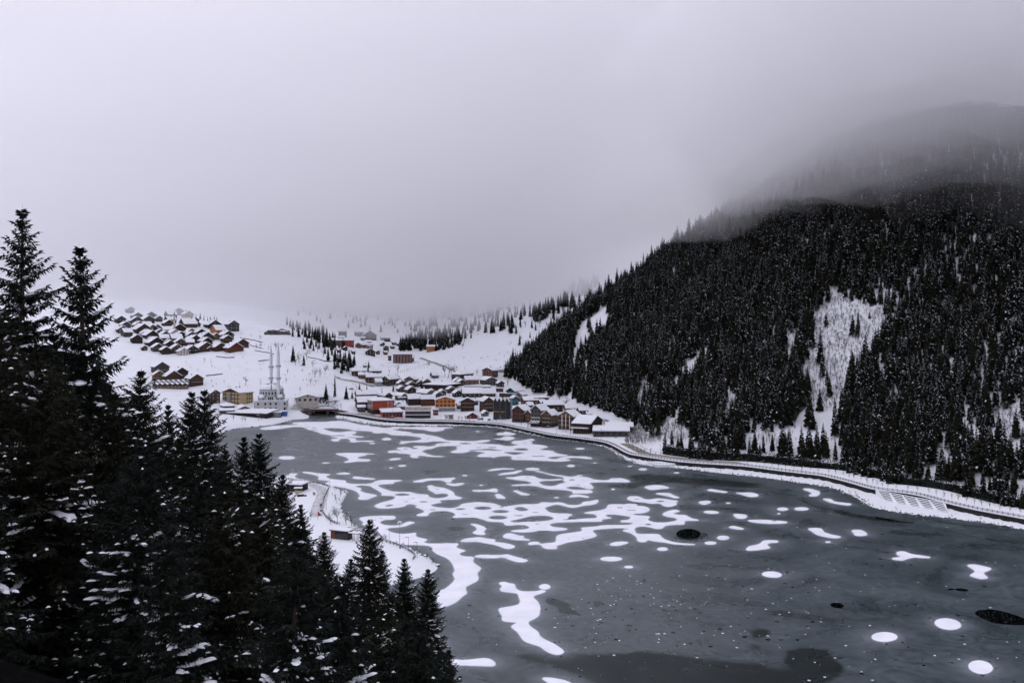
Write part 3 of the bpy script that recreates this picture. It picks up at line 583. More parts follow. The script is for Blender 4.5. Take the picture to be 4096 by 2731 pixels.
THAW = bpy.data.materials.new('thawing_ice'); THAW.use_nodes = True; ice_nodes(THAW, (.022,.030,.032), (.036,.046,.049), .2, False, .2)
WATER = mat('open_water', (.002,.003,.003), .02, spec=.5)
def rough_edge(poly, amp, seed):
    r = random.Random(seed); return [(x+r.uniform(-amp,amp)*2, y+r.uniform(-amp,amp)) for x, y in poly]
for k, (c, q) in enumerate([('G',[(1455,340),(1480,305),(1560,308),(1680,345),(1800,400),(1760,415),(1850,470),(1940,540),(1800,520),(1640,500),(1620,430),(1500,390)]),('G',[(2095,360),(2160,345),(2250,385),(2190,400),(2140,430),(2110,410)]),
    ('C',[(1630,775),(1700,758),(1800,758),(1885,788),(1800,815),(1700,812)]),('D',[(725,268),(790,256),(858,268),(790,284)]),('B',[(-60,690),(0,672),(120,670),(215,685),(150,705),(30,718),(-40,705)]),('E',[(1350,905),(1450,930),(1380,985),(1230,1015),(1050,990),(1010,960)]),
    ('H',[(380,180),(500,232),(620,250),(780,290),(950,310),(1110,340),(1250,355),(1150,362),(980,345),(850,330),(700,300),(560,262),(450,225)])]):
    sheet('thawing_ice_patch', rough_edge(catmull(cp(c, q), 5), .6, 50+k), [], 0, .009, THAW, lake)
for k, q in enumerate([ell('E',1190,925,172,70), cp('H',catmull([(1700,1040),(1740,1015),(1850,1015),(1960,1040),(2080,1085),(2150,1130),(2050,1130),(1880,1120),(1760,1085)],5)), ell('H',1600,863,52,10,.08), ell('H',1515,861,26,6), ell('H',660,982,52,20,.1), ell('H',1000,330,60,9,.2), ell('H',1080,340,40,6,.2)]):
    sheet('water_hole', rough_edge(q, .8, 90+k), [], 0, .045, WATER, lake)
# small breathing holes and snow flecks, too many to count
sr = random.Random(4)
def specks(name, n, m_, z, rr, sel, seed):
    r = random.Random(seed); mb = MB(); k = 0; tries = 0
    while k < n and tries < n*30:
        tries += 1; px = r.uniform(1500, 4096); py = r.uniform(1760, 2731)
        if r.random() > sel(px, py) or fld[min(int(py-RY0), fld.shape[0]-1), min(int((px-RX0)/SX), fld.shape[1]-1)] > .1: continue
        g = G(px, py); rad = rr*(.35+r.random()**3*2.2); m6 = r.randint(5,8); a0 = r.random()*6
        mb.add([(g.x+rad*math.cos(a0+2*math.pi*i/m6)*r.uniform(.6,1.2), g.y+rad*math.sin(a0+2*math.pi*i/m6)*r.uniform(.6,1.2), z) for i in range(m6)], [tuple(range(m6))]); k += 1
    return tag(mb.build(name, m_, lake, fix=False), kind='stuff')
blob = lambda px, py, cx, cy, sx, sy: math.exp(-((px-cx)/sx)**2-((py-cy)/sy)**2)
specks('breathing_holes', 420, CLEARICE, .025, .33, lambda x, y: .05*(y > 1850)+.9*blob(x,y,2650,2480,420,130)+.3*blob(x,y,3500,2400,600,300), 7)
specks('snow_flecks', 620, PATCH, .028, .17, lambda x, y: .04*(y > 1850)+.9*blob(x,y,2600,2440,480,150)+.35*blob(x,y,3300,2450,700,260), 8)
# ================================================================== spruces
def far_spruce(seed, h=17.0, snow=.34, full=1.0):
    """one small spruce as a single light mesh: needles, bark, snow"""
    r = random.Random(seed); mb = MB()
    mb.tube([(0,0,-1.5),(0,0,h*.5),(0,0,h*.97)], [h*.013,h*.009,h*.002], 5, 1, False)
    nw = 17; Rm = h*.155*full
    for w in range(nw):
        t = (w+.5)/nw; z = h*(.08+.9*t); L0 = Rm*((1-t)**.72)+.12
        nb = 9 if t < .6 else 7
        for k in range(nb):
            a = 2*math.pi*(k+r.random()*.9)/nb + w*1.3; L = L0*r.uniform(.7,1.2); dz = -L*r.uniform(.25,.6); zz = z + r.uniform(-.3,.3)
            c, s_ = math.cos(a), math.sin(a); wd = L*r.uniform(.22,.36)+.12
            p0 = Vector((0,0,zz+.1)); p1 = Vector((c*L*.6, s_*L*.6, zz+dz*.35)); p2 = Vector((c*L, s_*L, zz+dz))
            sd = Vector((-s_, c, 0))*wd; dn = Vector((0,0,-wd*.9))
            mb.add([p0, p1+sd+dn*.7, p2+dn*.2, p1-sd+dn*.7, p1+Vector((0,0,.05)), p1+dn*1.5], [(0,1,4),(0,4,3),(1,2,4),(4,2,3),(0,5,2)], 0)
            if r.random() < snow*max(0, .9+2.2*noise.noise(Vector((c*1.2, s_*1.2, zz*.28+seed*2.3)))):
                q = .85; u = Vector((0,0,.10)); e0 = r.uniform(.3,.5); e1 = r.uniform(.75,1.0)
                b0 = p0.lerp(p1, e0*1.2)+u; b1 = p1.lerp(p2, e1*.8)+u; md = p1+u*1.8
                sw = sd*r.uniform(.18,.6)*(1.7 if r.random() < .12 else 1)
                mb.add([b0, md+sw-u*.6, b1, md-sw-u*.6, md+u*.8], [(0,1,4),(1,2,4),(2,3,4),(3,0,4)], 2)
    mb.add([(-.12,0,h*.93),(.12,0,h*.93),(0,0,h*1.02),(0,-.12,h*.93),(0,.12,h*.93)], [(0,1,2),(3,4,2)], 0)
    return mb.mesh('mountain_spruce', [NEEDLE if seed % 3 else NEEDLE2, BARK, SNOW_S])
FAR = [far_spruce(100+i, 17, [.20,.32,.10,.26,.16,.06][i], [1.1,.9,1.25,1.0,.8,1.15][i]) for i in range(6)]

# clearings in the mountain forest, outlined in photo pixels
CLEAR = [[(3340,1150),(3400,1215),(3470,1225),(3560,1235),(3585,1285),(3510,1345),(3460,1425),(3400,1465),(3365,1560),(3345,1640),(3355,1770),(3150,1770),(3180,1690),(3225,1600),(3215,1480),(3235,1370),(3260,1260)],
  [(3140,1330),(3200,1335),(3180,1420),(3160,1480),(3150,1400)],[(2895,1590),(2950,1590),(2925,1680),(2900,1700)],
  [(2330,1290),(2430,1225),(2430,1290),(2370,1330),(2300,1470),(2290,1420)],[(2390,1220),(2430,1225),(2420,1255)],
  [(2370,1690),(2430,1690),(2460,1740),(2380,1720)],[(2500,1690),(2600,1720),(2700,1690),(2760,1720),(2740,1770),(2500,1780)],
  [(3960,1640),(4096,1620),(4096,1760),(4000,1750)],[(3680,1830),(3800,1790),(3800,1850),(3700,1870)],[(2560,1540),(2600,1500),(2590,1640),(2550,1620)],[(3050,1730),(3180,1745),(3150,1790),(2980,1780)]]
fr = np.random.RandomState(5)
def scatter(x0, x1, y0, y1, st, seed):
    rs = np.random.RandomState(seed); X, Y = np.meshgrid(np.arange(x0,x1,st), np.arange(y0,y1,st))
    return (X+rs.uniform(-.45,.45,X.shape)*st).ravel(), (Y+rs.uniform(-.45,.45,X.shape)*st).ravel()
fx, fy = scatter(-20, 620, 250, 1130, 3.75, 1)
fz = terr_i(fx, fy); mz = mtn_f(fx, fy); vz = val_f(fx, fy)
keep = (mz > np.maximum(vz, 2.1)+1.2) & (fz > 4.5) & (fz < 380)
fx, fy, fz = fx[keep], fy[keep], fz[keep]
pxs = CXP+fx/fy*FPX; pys = HZ+(EYE-fz)/fy*FPX
keep = (pxs < 4700)
jx = 22*fbm(fx, fy, 16, 2, 61); jy = 16*fbm(fx, fy, 16, 2, 62)
hp = 14*FPX/fy
for poly in CLEAR:
    bad = in_poly(pxs+jx, pys+jy, poly) | in_poly(pxs+jx, pys+jy-.42*hp, poly)
    keep &= ~(bad & (fr.rand(len(pxs)) > .06))
keep &= fr.rand(len(fx)) > .04 + .55*((fbm(fx, fy, 34, 3, 21) > .40) & (fz < 90)) + .25*(fbm(fx*1.7, fy, 60, 3, 22) > .35)
fx, fy, fz, pxs, pys = fx[keep], fy[keep], fz[keep], pxs[keep], pys[keep]
fs_ = np.clip(fr.normal(1.0, .30, len(fx)), .4, 1.75)*(.82+.30*fbm(fx, fy, 40, 2, 4)); fr_ = fr.uniform(0, 6.28, len(fx)); fi_ = fr.randint(0, 6, len(fx))
print('forest trees', len(fx))
# the 300 that show largest become trees of their own, the rest one wooded mass
order = np.argsort(-(fs_/np.hypot(fx, fy))*(np.where((pxs > 0) & (pxs < 4096) & (pys < 2000), 1, .2)))
single = order[:300]; rest = order[300:]
protos = []
for q, i in enumerate(single):
    o = link('mountain_spruce', FAR[fi_[i]], None, (fx[i], fy[i], fz[i]), fr_[i]); o.scale = [fs_[i]]*3
    tag(o, 'dark snow-flecked spruce standing at the foot of the forested mountainside', 'tree', 'spruces at the foot of the mountain forest')
    if len(protos) < 6 and not any(p.data == o.data for p in protos): protos.append(o)
def instance_mass(name, P, S, RZ, I, protos, label):
    me = bpy.data.meshes.new(name); me.from_pydata([tuple(p) for p in P], [], [])
    for nm, ty, arr in (('scl','FLOAT',S),('rotz','FLOAT',RZ),('pick','INT',I)):
        at = me.attributes.new(nm, ty, 'POINT'); at.data.foreach_set('value', np.asarray(arr, float if ty == 'FLOAT' else int).tolist())
    o = link(name, me); tag(o, label, kind='stuff')
    ng = bpy.data.node_groups.new(name, 'GeometryNodeTree')
    ng.interface.new_socket('Geometry', in_out='INPUT', socket_type='NodeSocketGeometry'); ng.interface.new_socket('Geometry', in_out='OUTPUT', socket_type='NodeSocketGeometry')
    n, l = ng.nodes, ng.links; gi = n.new('NodeGroupInput'); go = n.new('NodeGroupOutput')
    iop = n.new('GeometryNodeInstanceOnPoints'); gti = n.new('GeometryNodeGeometryToInstance')
    for p in reversed(protos):
        oi = n.new('GeometryNodeObjectInfo'); oi.transform_space = 'ORIGINAL'; oi.inputs['Object'].default_value = p; oi.inputs['As Instance'].default_value = True
        l.new(oi.outputs['Geometry'], gti.inputs[0])
    jg = n.new('GeometryNodeJoinGeometry')
    n.remove(gti)
    for p in [x for x in n if x.bl_idname == 'GeometryNodeObjectInfo']: l.new(p.outputs['Geometry'], jg.inputs[0])
    def na(nm, ty):
        a = n.new('GeometryNodeInputNamedAttribute'); a.data_type = ty; a.inputs[0].default_value = nm; return a.outputs[0]
    cx = n.new('ShaderNodeCombineXYZ'); l.new(na('rotz','FLOAT'), cx.inputs[2])
    e2r = n.new('FunctionNodeEulerToRotation'); l.new(cx.outputs[0], e2r.inputs[0])
    l.new(gi.outputs[0], iop.inputs['Points']); l.new(jg.outputs[0], iop.inputs['Instance']); iop.inputs['Pick Instance'].default_value = True
    l.new(na('pick','INT'), iop.inputs['Instance Index']); l.new(e2r.outputs[0], iop.inputs['Rotation']); l.new(na('scl','FLOAT'), iop.inputs['Scale'])
    l.new(iop.outputs[0], go.inputs[0])
    md = o.modifiers.new('scatter', 'NODES'); md.node_group = ng
    return o
instance_mass('mountain_forest', np.stack([fx,fy,fz],1)[rest], fs_[rest], fr_[rest], fi_[rest], protos, 'dense dark spruce forest covering the steep mountainside above the lake road')
# ================================================================== building kit
def timber(name, col): return mat(name, col, .8, scale=1.6, col2=tuple(c*.62 for c in col), stretch=(.25,.25,5), spec=.15)
DKTIMBER = timber('dark_timber', (.050,.036,.030)); TIMBER = timber('brown_timber', (.085,.052,.036)); REDTIMBER = timber('red_brown_timber', (.135,.055,.035)); GREYTIMBER = timber('grey_timber', (.085,.078,.078)); OAK = timber('golden_timber', (.20,.11,.05))
ORANGE = mat('orange_render', (.46,.17,.045), .8, var=.15, scale=.5); REDR = mat('red_cladding', (.34,.062,.035), .7, var=.18, scale=.4); YELLOW = mat('ochre_render', (.48,.38,.22), .85, var=.12, scale=.4)
STONE = mat('grey_stone', (.30,.30,.31), .85, var=.35, scale=1.2); CREAM = mat('cream_render', (.55,.51,.45), .85, var=.12, scale=.5); PALE = mat('pale_stone', (.60,.60,.62), .8, var=.1, scale=.6)
DKSTONE = mat('dark_stone', (.085,.08,.078), .85, var=.5, scale=1.1, bump=.05); CONC = mat('concrete', (.32,.32,.33), .85, var=.25, scale=.7); DARK = mat('dark_shade', (.018,.017,.018), .7, spec=.3)
GLASS = mat('window_glass', (.02,.024,.03), .08, spec=.6); WHITE = mat('white_paint', (.74,.74,.76), .5, var=.08, scale=1); IRON = mat('dark_iron', (.03,.03,.032), .5, spec=.5)
BLUE = mat('blue_tarpaulin', (.05,.14,.42), .6); TEAL = mat('teal_boards', (.03,.13,.16), .7, var=.3, scale=1); GRAVEL = mat('grey_steel', (.20,.22,.25), .45, spec=.4)
TAN = timber('tan_timber', (.17,.115,.075)); MAROON = mat('maroon_boards', (.16,.035,.035), .7, var=.2, scale=1)

def win_mesh(nm, frame, mull=1):
    mb = MB(); mb.box(-.5,.5,-.06,.02,-.5,.5,0); mb.box(-.40,.40,-.075,-.055,-.42,.42,1)
    for k in range(mull): x = -.4+.8*(k+1)/(mull+1); mb.box(x-.03,x+.03,-.09,-.07,-.42,.42,0)
    return mb.mesh(nm, [frame, GLASS])
WIN = {'white': win_mesh('window', WHITE), 'dark': win_mesh('window', DKTIMBER), 'tan': win_mesh('window', OAK), 'wide': win_mesh('window', IRON, 3), 'cream': win_mesh('window', CREAM)}
def window(parent, x, y, z, w, h, face, style='white', name='window'):
    """face: 'f' front (-y), 'l' left (-x), 'r' right (+x)"""
    o = link(name, WIN[style], parent, (x, y, z)); o.scale = (w, 1, h); o.rotation_euler = (0, 0, {'f':0,'l':-math.pi/2,'r':math.pi/2}[face]); return o

def roof_gable(t, w, d, h, rh, ov, ridge, snow=.55, fascia=None, name='roof'):
    """pitched roof; ridge 'y' puts the gable to the front, 'x' the eaves to the front"""
    W2, D2 = (w, d) if ridge == 'y' else (d, w)
    s = rh/(W2/2); a = W2/2+ov; za = h-ov*s; zr = h+rh; e = D2/2+ov*.8; th = .28
    ax = 'y' if ridge == 'y' else 'x'
    mb = MB(); mb.prism([(-a,za),(0,zr),(a,za),(a,za-th),(0,zr-th),(-a,za-th)], ax, -e, e)
    r_ = mb.build(name, fascia or DKTIMBER, t)
    mb = MB(); i = .06; j = .22
    def sec(f): return [(-a+i,za+i*s+.015),(-a+i-.04,za+snow*.5*f),(-a+j,za+j*s+snow*f),(-a*.5,(za+zr)/2+snow*1.12*f),(0,zr+snow*.92*f),(a*.5,(za+zr)/2+snow*1.12*f),(a-j,za+j*s+snow*f),(a-i+.04,za+snow*.5*f),(a-i,za+i*s+.015),(0,zr+.015)]
    n = 10; ys = [-e+.02, -e+.35, -e*.33, e*.33, e-.35, e-.02]; fs = [.55,1,1.08,.98,1,.55]; vs = []; q = []
    for y_, f_ in zip(ys, fs):
        for u, v in sec(f_): vs.append((u,y_,v) if ax == 'y' else (y_,u,v))
    for k in range(5):
        for m_ in range(n): q.append((k*n+m_, k*n+(m_+1)%n, (k+1)*n+(m_+1)%n, (k+1)*n+m_))
    q += [tuple(range(n)), tuple(5*n+m_ for m_ in range(n))][0:2]
    mb.add(vs, q); mb.build('roof_snow', SNOW, r_)
    return r_
def roof_hip(t, w, d, h, rh, ov, rl=.4, snow=.45, fascia=None):
    a, e = w/2+ov, d/2+ov; r2 = max(0, (w-d)/2 if w > d else 0)*1.0; r2 = max(r2, w*rl/2*0)
    def hipm(mb, a, e, z0, z1, r2, th):
        b = 0 if w >= d else (d-w)/2
        vs = [(-a,-e,z0),(a,-e,z0),(a,e,z0),(-a,e,z0),(-a,-e,z0+th),(a,-e,z0+th),(a,e,z0+th),(-a,e,z0+th),(-r2-.05,-b-.05,z1),(r2+.05,-b-.05,z1),(r2+.05,b+.05,z1),(-r2-.05,b+.05,z1)]
        mb.add(vs, [(3,2,1,0),(0,1,5,4),(1,2,6,5),(2,3,7,6),(3,0,4,7),(4,5,9,8),(5,6,10,9),(6,7,11,10),(7,4,8,11),(8,9,10,11)])
    mb = MB(); hipm(mb, a, e, h-.1, h+rh, r2, .2); r_ = mb.build('roof', fascia or DKTIMBER, t)
    mb = MB(); hipm(mb, a-.06, e-.06, h+.115, h+rh+snow, r2, snow*.85); mb.build('roof_snow', SNOW, r_)
    return r_
def roof_flat(t, w, d, h, ov, snow=.5, slope=0.0, fascia=None):
    a, e = w/2+ov, d/2+ov
    def sl(mb, a, e, z0, z1):
        mb.add([(-a,-e,z0),(a,-e,z0),(a,e,z0+slope),(-a,e,z0+slope),(-a,-e,z1),(a,-e,z1),(a,e,z1+slope),(-a,e,z1+slope)], [(3,2,1,0),(4,5,6,7),(0,1,5,4),(1,2,6,5),(2,3,7,6),(3,0,4,7)])
    mb = MB(); sl(mb, a, e, h-.02, h+.3); r_ = mb.build('roof', fascia or DKTIMBER, t)
    mb = MB(); sl(mb, a-.1, e-.1, h+.31, h+.31+snow); mb.build('roof_snow', SNOW, r_)
    return r_
def chimney(roof, x, y, z, hgt=1.3):
    mb = MB(); mb.box(x-.35,x+.35,y-.35,y+.35,z-1.2,z+hgt,0); mb.box(x-.45,x+.45,y-.45,y+.45,z+hgt,z+hgt+.12,0); mb.box(x-.4,x+.4,y-.4,y+.4,z+hgt+.125,z+hgt+.42,1)
    mb.build('chimney', [DKSTONE, SNOW], roof)
def balcony(t, w, d, z, m_, face='f', dep=1.2):
    mb = MB()
    if face == 'f':
        y0 = -d/2-dep; mb.box(-w/2,w/2,y0,-d/2+.05,z-.18,z,0); mb.box(-w/2,w/2,y0,y0+.08,z+.85,z+.97,0)
        k = max(3, int(w/1.2))
        for i in range(k+1): x = -w/2+.05+(w-.1)*i/k; mb.box(x-.04,x+.04,y0,y0+.07,z,z+.9,0)
        mb.box(-w/2,w/2,y0-.02,y0+.10,z+.975,z+1.08,1)
    b = mb.build('balcony', [m_, SNOW], t); return b

def body(t, w, d, h, rh, ridge, wm, base_h=0, bm_=None, deep=5):
    mb = MB(); mb.box(-w/2,w/2,-d/2,d/2,base_h-deep if not base_h else base_h,h)
    if rh and ridge in 'xy':
        if ridge == 'y': mb.prism([(-w/2,h+.001),(w/2,h+.001),(0,h+rh)], 'y', -d/2, d/2)
        else: mb.prism([(-d/2,h+.001),(d/2,h+.001),(0,h+rh)], 'x', -w/2, w/2)
    mb.build('wall', wm, t)
    if base_h:
        mb = MB(); mb.box(-w/2-.08,w/2+.08,-d/2-.08,d/2+.08,-deep,base_h-.004); mb.build('base', bm_ or DKSTONE, t)
def building(name, label, cat, pL, pC, pR, py, h, theta, roof='y', rh=None, wm=None, ov=.9, floors=2, nf=3, ns=2, wstyle='white', ww=.95, wh=1.25, base=0, bm_=None, group=None, chim=0, balc=(), fascia=None, Y=None, snow=.55, gwin=1, rng=None, slope=0.0):
    """a building whose near corner stands at photo pixel (pC,py); pL..pR is its width in the photo"""
    r = rng or random.Random(hash((round(pC),round(py))) & 0xffff)
    p = hit(pC, py) if Y is None else W(pC, py, Y)
    th = R(theta); k = p.y/FPX
    if theta >= 0:
        w = (pR-pC)*k/math.cos(th); d = (pC-pL)*k/max(math.sin(th), .12); cx, cy_ = w/2, d/2
    else:
        w = (pC-pL)*k/math.cos(th); d = (pR-pC)*k/max(-math.sin(th), .12); cx, cy_ = -w/2, d/2
    d = min(max(d, w*.45), w*2.2)
    cy_ = d/2
    if theta >= 0 and roof != 'x': d = max(d, 5); cy_ = d/2
    loc = Vector((p.x+cx*math.cos(th)-cy_*math.sin(th), p.y+cx*math.sin(th)+cy_*math.cos(th), p.z))
    t = thing(name, label, cat, loc, th, group)
    wm = wm or TIMBER
    if rh is None: rh = (w if roof == 'y' else d)*.33
    body(t, w, d, h, rh if roof in 'xy' else 0, roof if roof in 'xy' else '-', wm, base, bm_)
    if roof in 'xy': rf = roof_gable(t, w, d, h, rh, ov, roof, snow, fascia)
    elif roof == 'h': rf = roof_hip(t, w, d, h, rh, ov, fascia=fascia)
    else: rf = roof_flat(t, w, d, h, ov*.5, snow, slope, fascia)
    for i in range(chim):
        x = w*(r.uniform(-.3,.3)); y = d*r.uniform(-.2,.3)
        z = h + (rh*(1-abs(x)/(w/2)) if roof == 'y' else rh*(1-abs(y)/(d/2)) if roof in 'xh' else .3)
        chimney(rf, x, y, z)
    fh = h/max(floors,1)
    for f in range(floors):
        z = fh*(f+.55)
        for i in range(nf):
            window(t, -w/2+w*(i+.5)/nf, -d/2, z, min(ww*r.uniform(.85,1.1), w/nf*.8), wh, 'f', wstyle)
        for i in range(ns):
            y = -d/2+d*(i+.5)/ns
            window(t, (-w/2 if theta >= 0 else w/2), y, z, min(ww, d/ns*.8), wh, 'l' if theta >= 0 else 'r', wstyle)
    if roof == 'y' and gwin and rh > 1.6: window(t, 0, -d/2, h+rh*.35, min(1.2, w*.2), min(1.1, rh*.45), 'f', wstyle)
    for z in balc: balcony(t, w*.9, d, z, wm)
    t['w'] = w; t['d'] = d
    return t
def cl(c, *a): x0, y0, s = c; return [x0+v*s if i < 3 else y0+v*s for i, v in enumerate(a)]
C1 = (440,1180,560/2311.0); C2 = (820,1320,600/2352.0); C3 = (1300,1320,600/2352.0); C4 = (1800,1440,800/2352.0); CU = (1830,1480,350/2352.0); CV = (2020,1560,350/2352.0); CD = (1380,1560,400/2352.0); CM = (840,1520,400/2352.0); CL5 = (540,1440,360/2352.0)

# ------------------------------------------------------------------ town along the water
B = building
def T(c, L, C_, R_, y, h, th, label, name='hotel', cat='hotel', **k):
    a = cl(c, L, C_, R_, y); return B(name, label, cat, a[0], a[1], a[2], a[3], h, th, **k)
T(C3,436,520,812,1265,7.2,20,'big brown timber house with long snowy roof beside the bridge', 'lodge','house', roof='x', rh=3.6, wm=TIMBER, floors=2, nf=4, ns=3, chim=2, wstyle='tan')
T(C3,470,500,800,1095,5,20,'long snowy roofed house with three chimneys behind the big brown timber house','lodge','house', roof='x', rh=3, wm=REDTIMBER, floors=1, nf=4, ns=1, chim=3)
T(C3,790,940,1045,1112,4.5,38,'small dark twin-gabled chalet behind the red building','chalet','house', roof='y', wm=DKTIMBER, floors=1, chim=1)
T(C3,985,1200,1280,1135,6,35,'plain brown chalet left of the building with the blue banner','chalet','house', roof='y', wm=TIMBER, floors=2, nf=2, ns=3)
T(C3,1150,1155,1275,1160,5,15,'low brown annex with flat snowy roof left of the blue banner','annex','house', roof='f', wm=GREYTIMBER, floors=1, nf=2, ns=0)
bb = T(C3,1270,1310,1500,1185,6.3,15,'dark timber lodge with a blue banner hanging on its corner','lodge','hotel', roof='x', rh=3, wm=DKTIMBER, floors=2, nf=4, ns=1, chim=1, wstyle='dark')
mb = MB(); mb.box(-.1,.1,-.6,.6,-2.2,2.2); mb.build('banner', BLUE, bb, loc=(-bb['w']/2-.3,-bb['d']/2+.8,3.4))
T(C3,1500,1510,1722,1198,6.8,12,'long dark red timber lodge left of the orange hotel','lodge','hotel', roof='x', rh=2.6, wm=REDTIMBER, floors=2, nf=5, ns=0, wstyle='dark')
T(C3,1290,1600,1702,1062,4.5,38,'brown chalet with wide snowy roof behind the dark red lodge','chalet','house', roof='y', wm=TAN, floors=1)
T(C3,1240,1300,1420,1000,4,30,'small dark chalet among shrubs behind the plain brown chalet','chalet','house', roof='y', wm=DKTIMBER, floors=1, nf=1)
orange = T(C3,1722,1730,2040,1278,10,4,'bright orange gabled hotel facing the lake','hotel','hotel', roof='y', rh=2.6, wm=ORANGE, base=3.1, bm_=CONC, floors=3, nf=5, ns=0, wstyle='wide', ww=2.0, wh=1.5, chim=1, gwin=1, fascia=TAN)
mb = MB(); mb.box(-orange['w']/2-.3,orange['w']/2+.3,-orange['d']/2-1.8,-orange['d']/2-.1,3.2,3.4,0); mb.box(-orange['w']/2-.3,orange['w']/2+.3,-orange['d']/2-1.8,-orange['d']/2-.1,3.405,3.75,1); mb.build('canopy', [CONC, SNOW], orange)
T(C3,2122,2128,2342,1282,8.8,4,'narrow brown gabled guesthouse with two snowy balconies right of the orange hotel','guesthouse','hotel', roof='y', rh=2.8, wm=TIMBER, floors=3, nf=3, ns=0, balc=(3.0,6.0), wstyle='dark')
# red building: dark ground floor, red storeys, low curved shop wing
red = T(C3,622,750,1066,1330,11.2,24,'red two-storey building over a dark shop floor beside the promenade','shop_building','building', roof='h', rh=2.2, wm=REDR, base=4.0, bm_=DARK, floors=3, nf=0, ns=0, ov=.7)
for f in (5.8, 9.2):
    for x in (.22,.38): window(red, red['w']*x, -red['d']/2, f, 1.2, 2.0, 'f', 'white')
    for i in range(3): window(red, -red['w']/2, -red['d']/2+red['d']*(i+.5)/3, f, red['d']/3*.9, 2.7, 'l', 'cream', 'glazed_bay')
T(C3,760,900,1210,1382,4.2,12,'low shop with curved snowy roof and dark glass front beside the red building','shop','shop', roof='f', wm=REDR, floors=1, nf=6, ns=0, wstyle='wide', ww=3, wh=2.2, ov=1.6, snow=.7)
T(C3,490,520,625,1290,4.3,18,'small grey annex with snowy roof between the brown lodge and the red building','annex','house', roof='x', rh=1.2, wm=GREYTIMBER, floors=1, nf=2, ns=0)
# restaurant with the big lettered roof sign
doga = thing('restaurant', 'dark two-storey glazed restaurant with DOĞA RESTAURANT lettered on its snowy roof', 'restaurant', hit(*[C3[0]+1448*C3[2], C3[1]+1388*C3[2]]) + Vector((0,6,0)), R(1))
wD = 385*C3[2]*doga.location.y/FPX
mb = MB(); mb.box(-wD/2,wD/2,-5,5,-3,5.6); mb.build('wall', DARK, doga)
mb = MB(); mb.add([(-wD/2-.4,-5.8,5.7),(wD/2+.4,-5.8,5.7),(wD/2+.4,-2.6,9.0),(-wD/2-.4,-2.6,9.0),(-wD/2-.4,5.6,7.2),(wD/2+.4,5.6,7.2)], [(0,1,2,3),(3,2,5,4)]); rfD = mb.build('roof', CREAM, doga)
mb = MB(); mb.box(-wD/2-.4,wD/2+.4,-3.0,-2.2,9.0,9.4); mb.add([(-wD/2-.4,-2.6,9.03),(wD/2+.4,-2.6,9.03),(wD/2+.4,5.6,7.5),(-wD/2-.4,5.6,7.5)], [(0,1,2,3)]); mb.build('roof_snow', SNOW, rfD)
mb = MB(); mb.box(-wD/2,wD/2,-6.6,-5.01,2.75,2.9,0); mb.box(-wD/2,wD/2,-6.6,-5.01,2.905,3.2,1); mb.build('canopy', [IRON, SNOW], doga)
for f in (1.35, 4.3):
    for i in range(9): window(doga, -wD/2+wD*(i+.5)/9, -5, f, wD/9*.9, 2.2, 'f', 'wide')
def lettering(parent, text, size, loc, rot, m_, name='lettering', ext=.05):
    cu = bpy.data.curves.new(name, 'FONT'); cu.body = text; cu.size = size; cu.align_x = 'CENTER'; cu.align_y = 'CENTER'; cu.extrude = ext; cu.offset = .02
    cu.materials.append(m_); tmp = bpy.data.objects.new('tmp', cu); me_ = bpy.data.meshes.new_from_object(tmp); bpy.data.objects.remove(tmp); o = link(name, me_, parent, loc); o.rotation_euler = rot; return o
SIGNRED = mat('sign_purple', (.10,.02,.06), .6)
lettering(doga, 'DOĞA RESTAURANT', 2.35, (0,-4.32,7.45), (math.atan2(3.3,3.2),0,0), SIGNRED)
T(C3,1692,1700,1775,1335,4.2,8,'little red-brown kiosk right of the lettered restaurant','kiosk','kiosk', roof='f', wm=MAROON, floors=1, nf=2, ns=0, ov=1.0)
T(C3,1872,1875,1935,1402,3.0,3,'white vending kiosk by the promenade fence','kiosk','kiosk', roof='f', wm=PALE, floors=1, nf=1, ns=0, ww=1.5)
T(C3,1940,1942,2010,1402,3.2,3,'dark red and blue vending kiosk by the promenade fence','kiosk','kiosk', roof='f', wm=MAROON, floors=1, nf=2, ns=0, ww=1.2, wh=1.8)
# behind, right of the orange hotel
T(CU,660,940,1085,240,8.2,-38,'tall red-brown gabled house standing highest above the lakeside town','house','house', roof='y', wm=REDTIMBER, floors=3, nf=4, ns=3, chim=1, rh=2.6)
T(CU,165,215,570,405,5.6,14,'brown timber house with broad snowy roof below the hip-roofed guesthouse','house','house', roof='x', rh=2.8, wm=TAN, floors=2, nf=3, ns=2, chim=1)
T(CU,590,755,1055,440,6.0,28,'grey-brown gabled house directly below the tall red-brown house','house','house', roof='y', wm=GREYTIMBER, floors=2, nf=4, ns=2, chim=1, rh=2.6)
T(CU,70,150,640,745,4.2,9,'long low house with a huge snow-laden roof behind the narrow guesthouse','long_house','house', roof='x', rh=4.0, wm=DKTIMBER, floors=1, nf=4, ns=1, snow=.7)
T(CU,560,575,1020,725,3.6,8,'low hall with deep snow roof left of the terrace building','long_house','house', roof='x', rh=3.4, wm=TIMBER, floors=1, nf=4, ns=0, snow=.7)
T(CU,180,195,630,525,2.6,6,'low pale bungalow with flat snow roof and two dark windows behind the long low house','bungalow','house', roof='f', wm=PALE, floors=1, nf=3, ns=0, snow=.6)
T(CU,640,655,915,525,2.6,6,'small pale bungalow with peaked snow roof behind the low hall','bungalow','house', roof='h', rh=1.2, wm=PALE, floors=1, nf=2, ns=0)
T(CU,905,915,1230,590,2.8,4,'plain mauve shed with thick flat snow roof and two chimneys','shed','shed', roof='f', wm=GREYTIMBER, floors=1, nf=0, ns=0, chim=2, snow=.8)
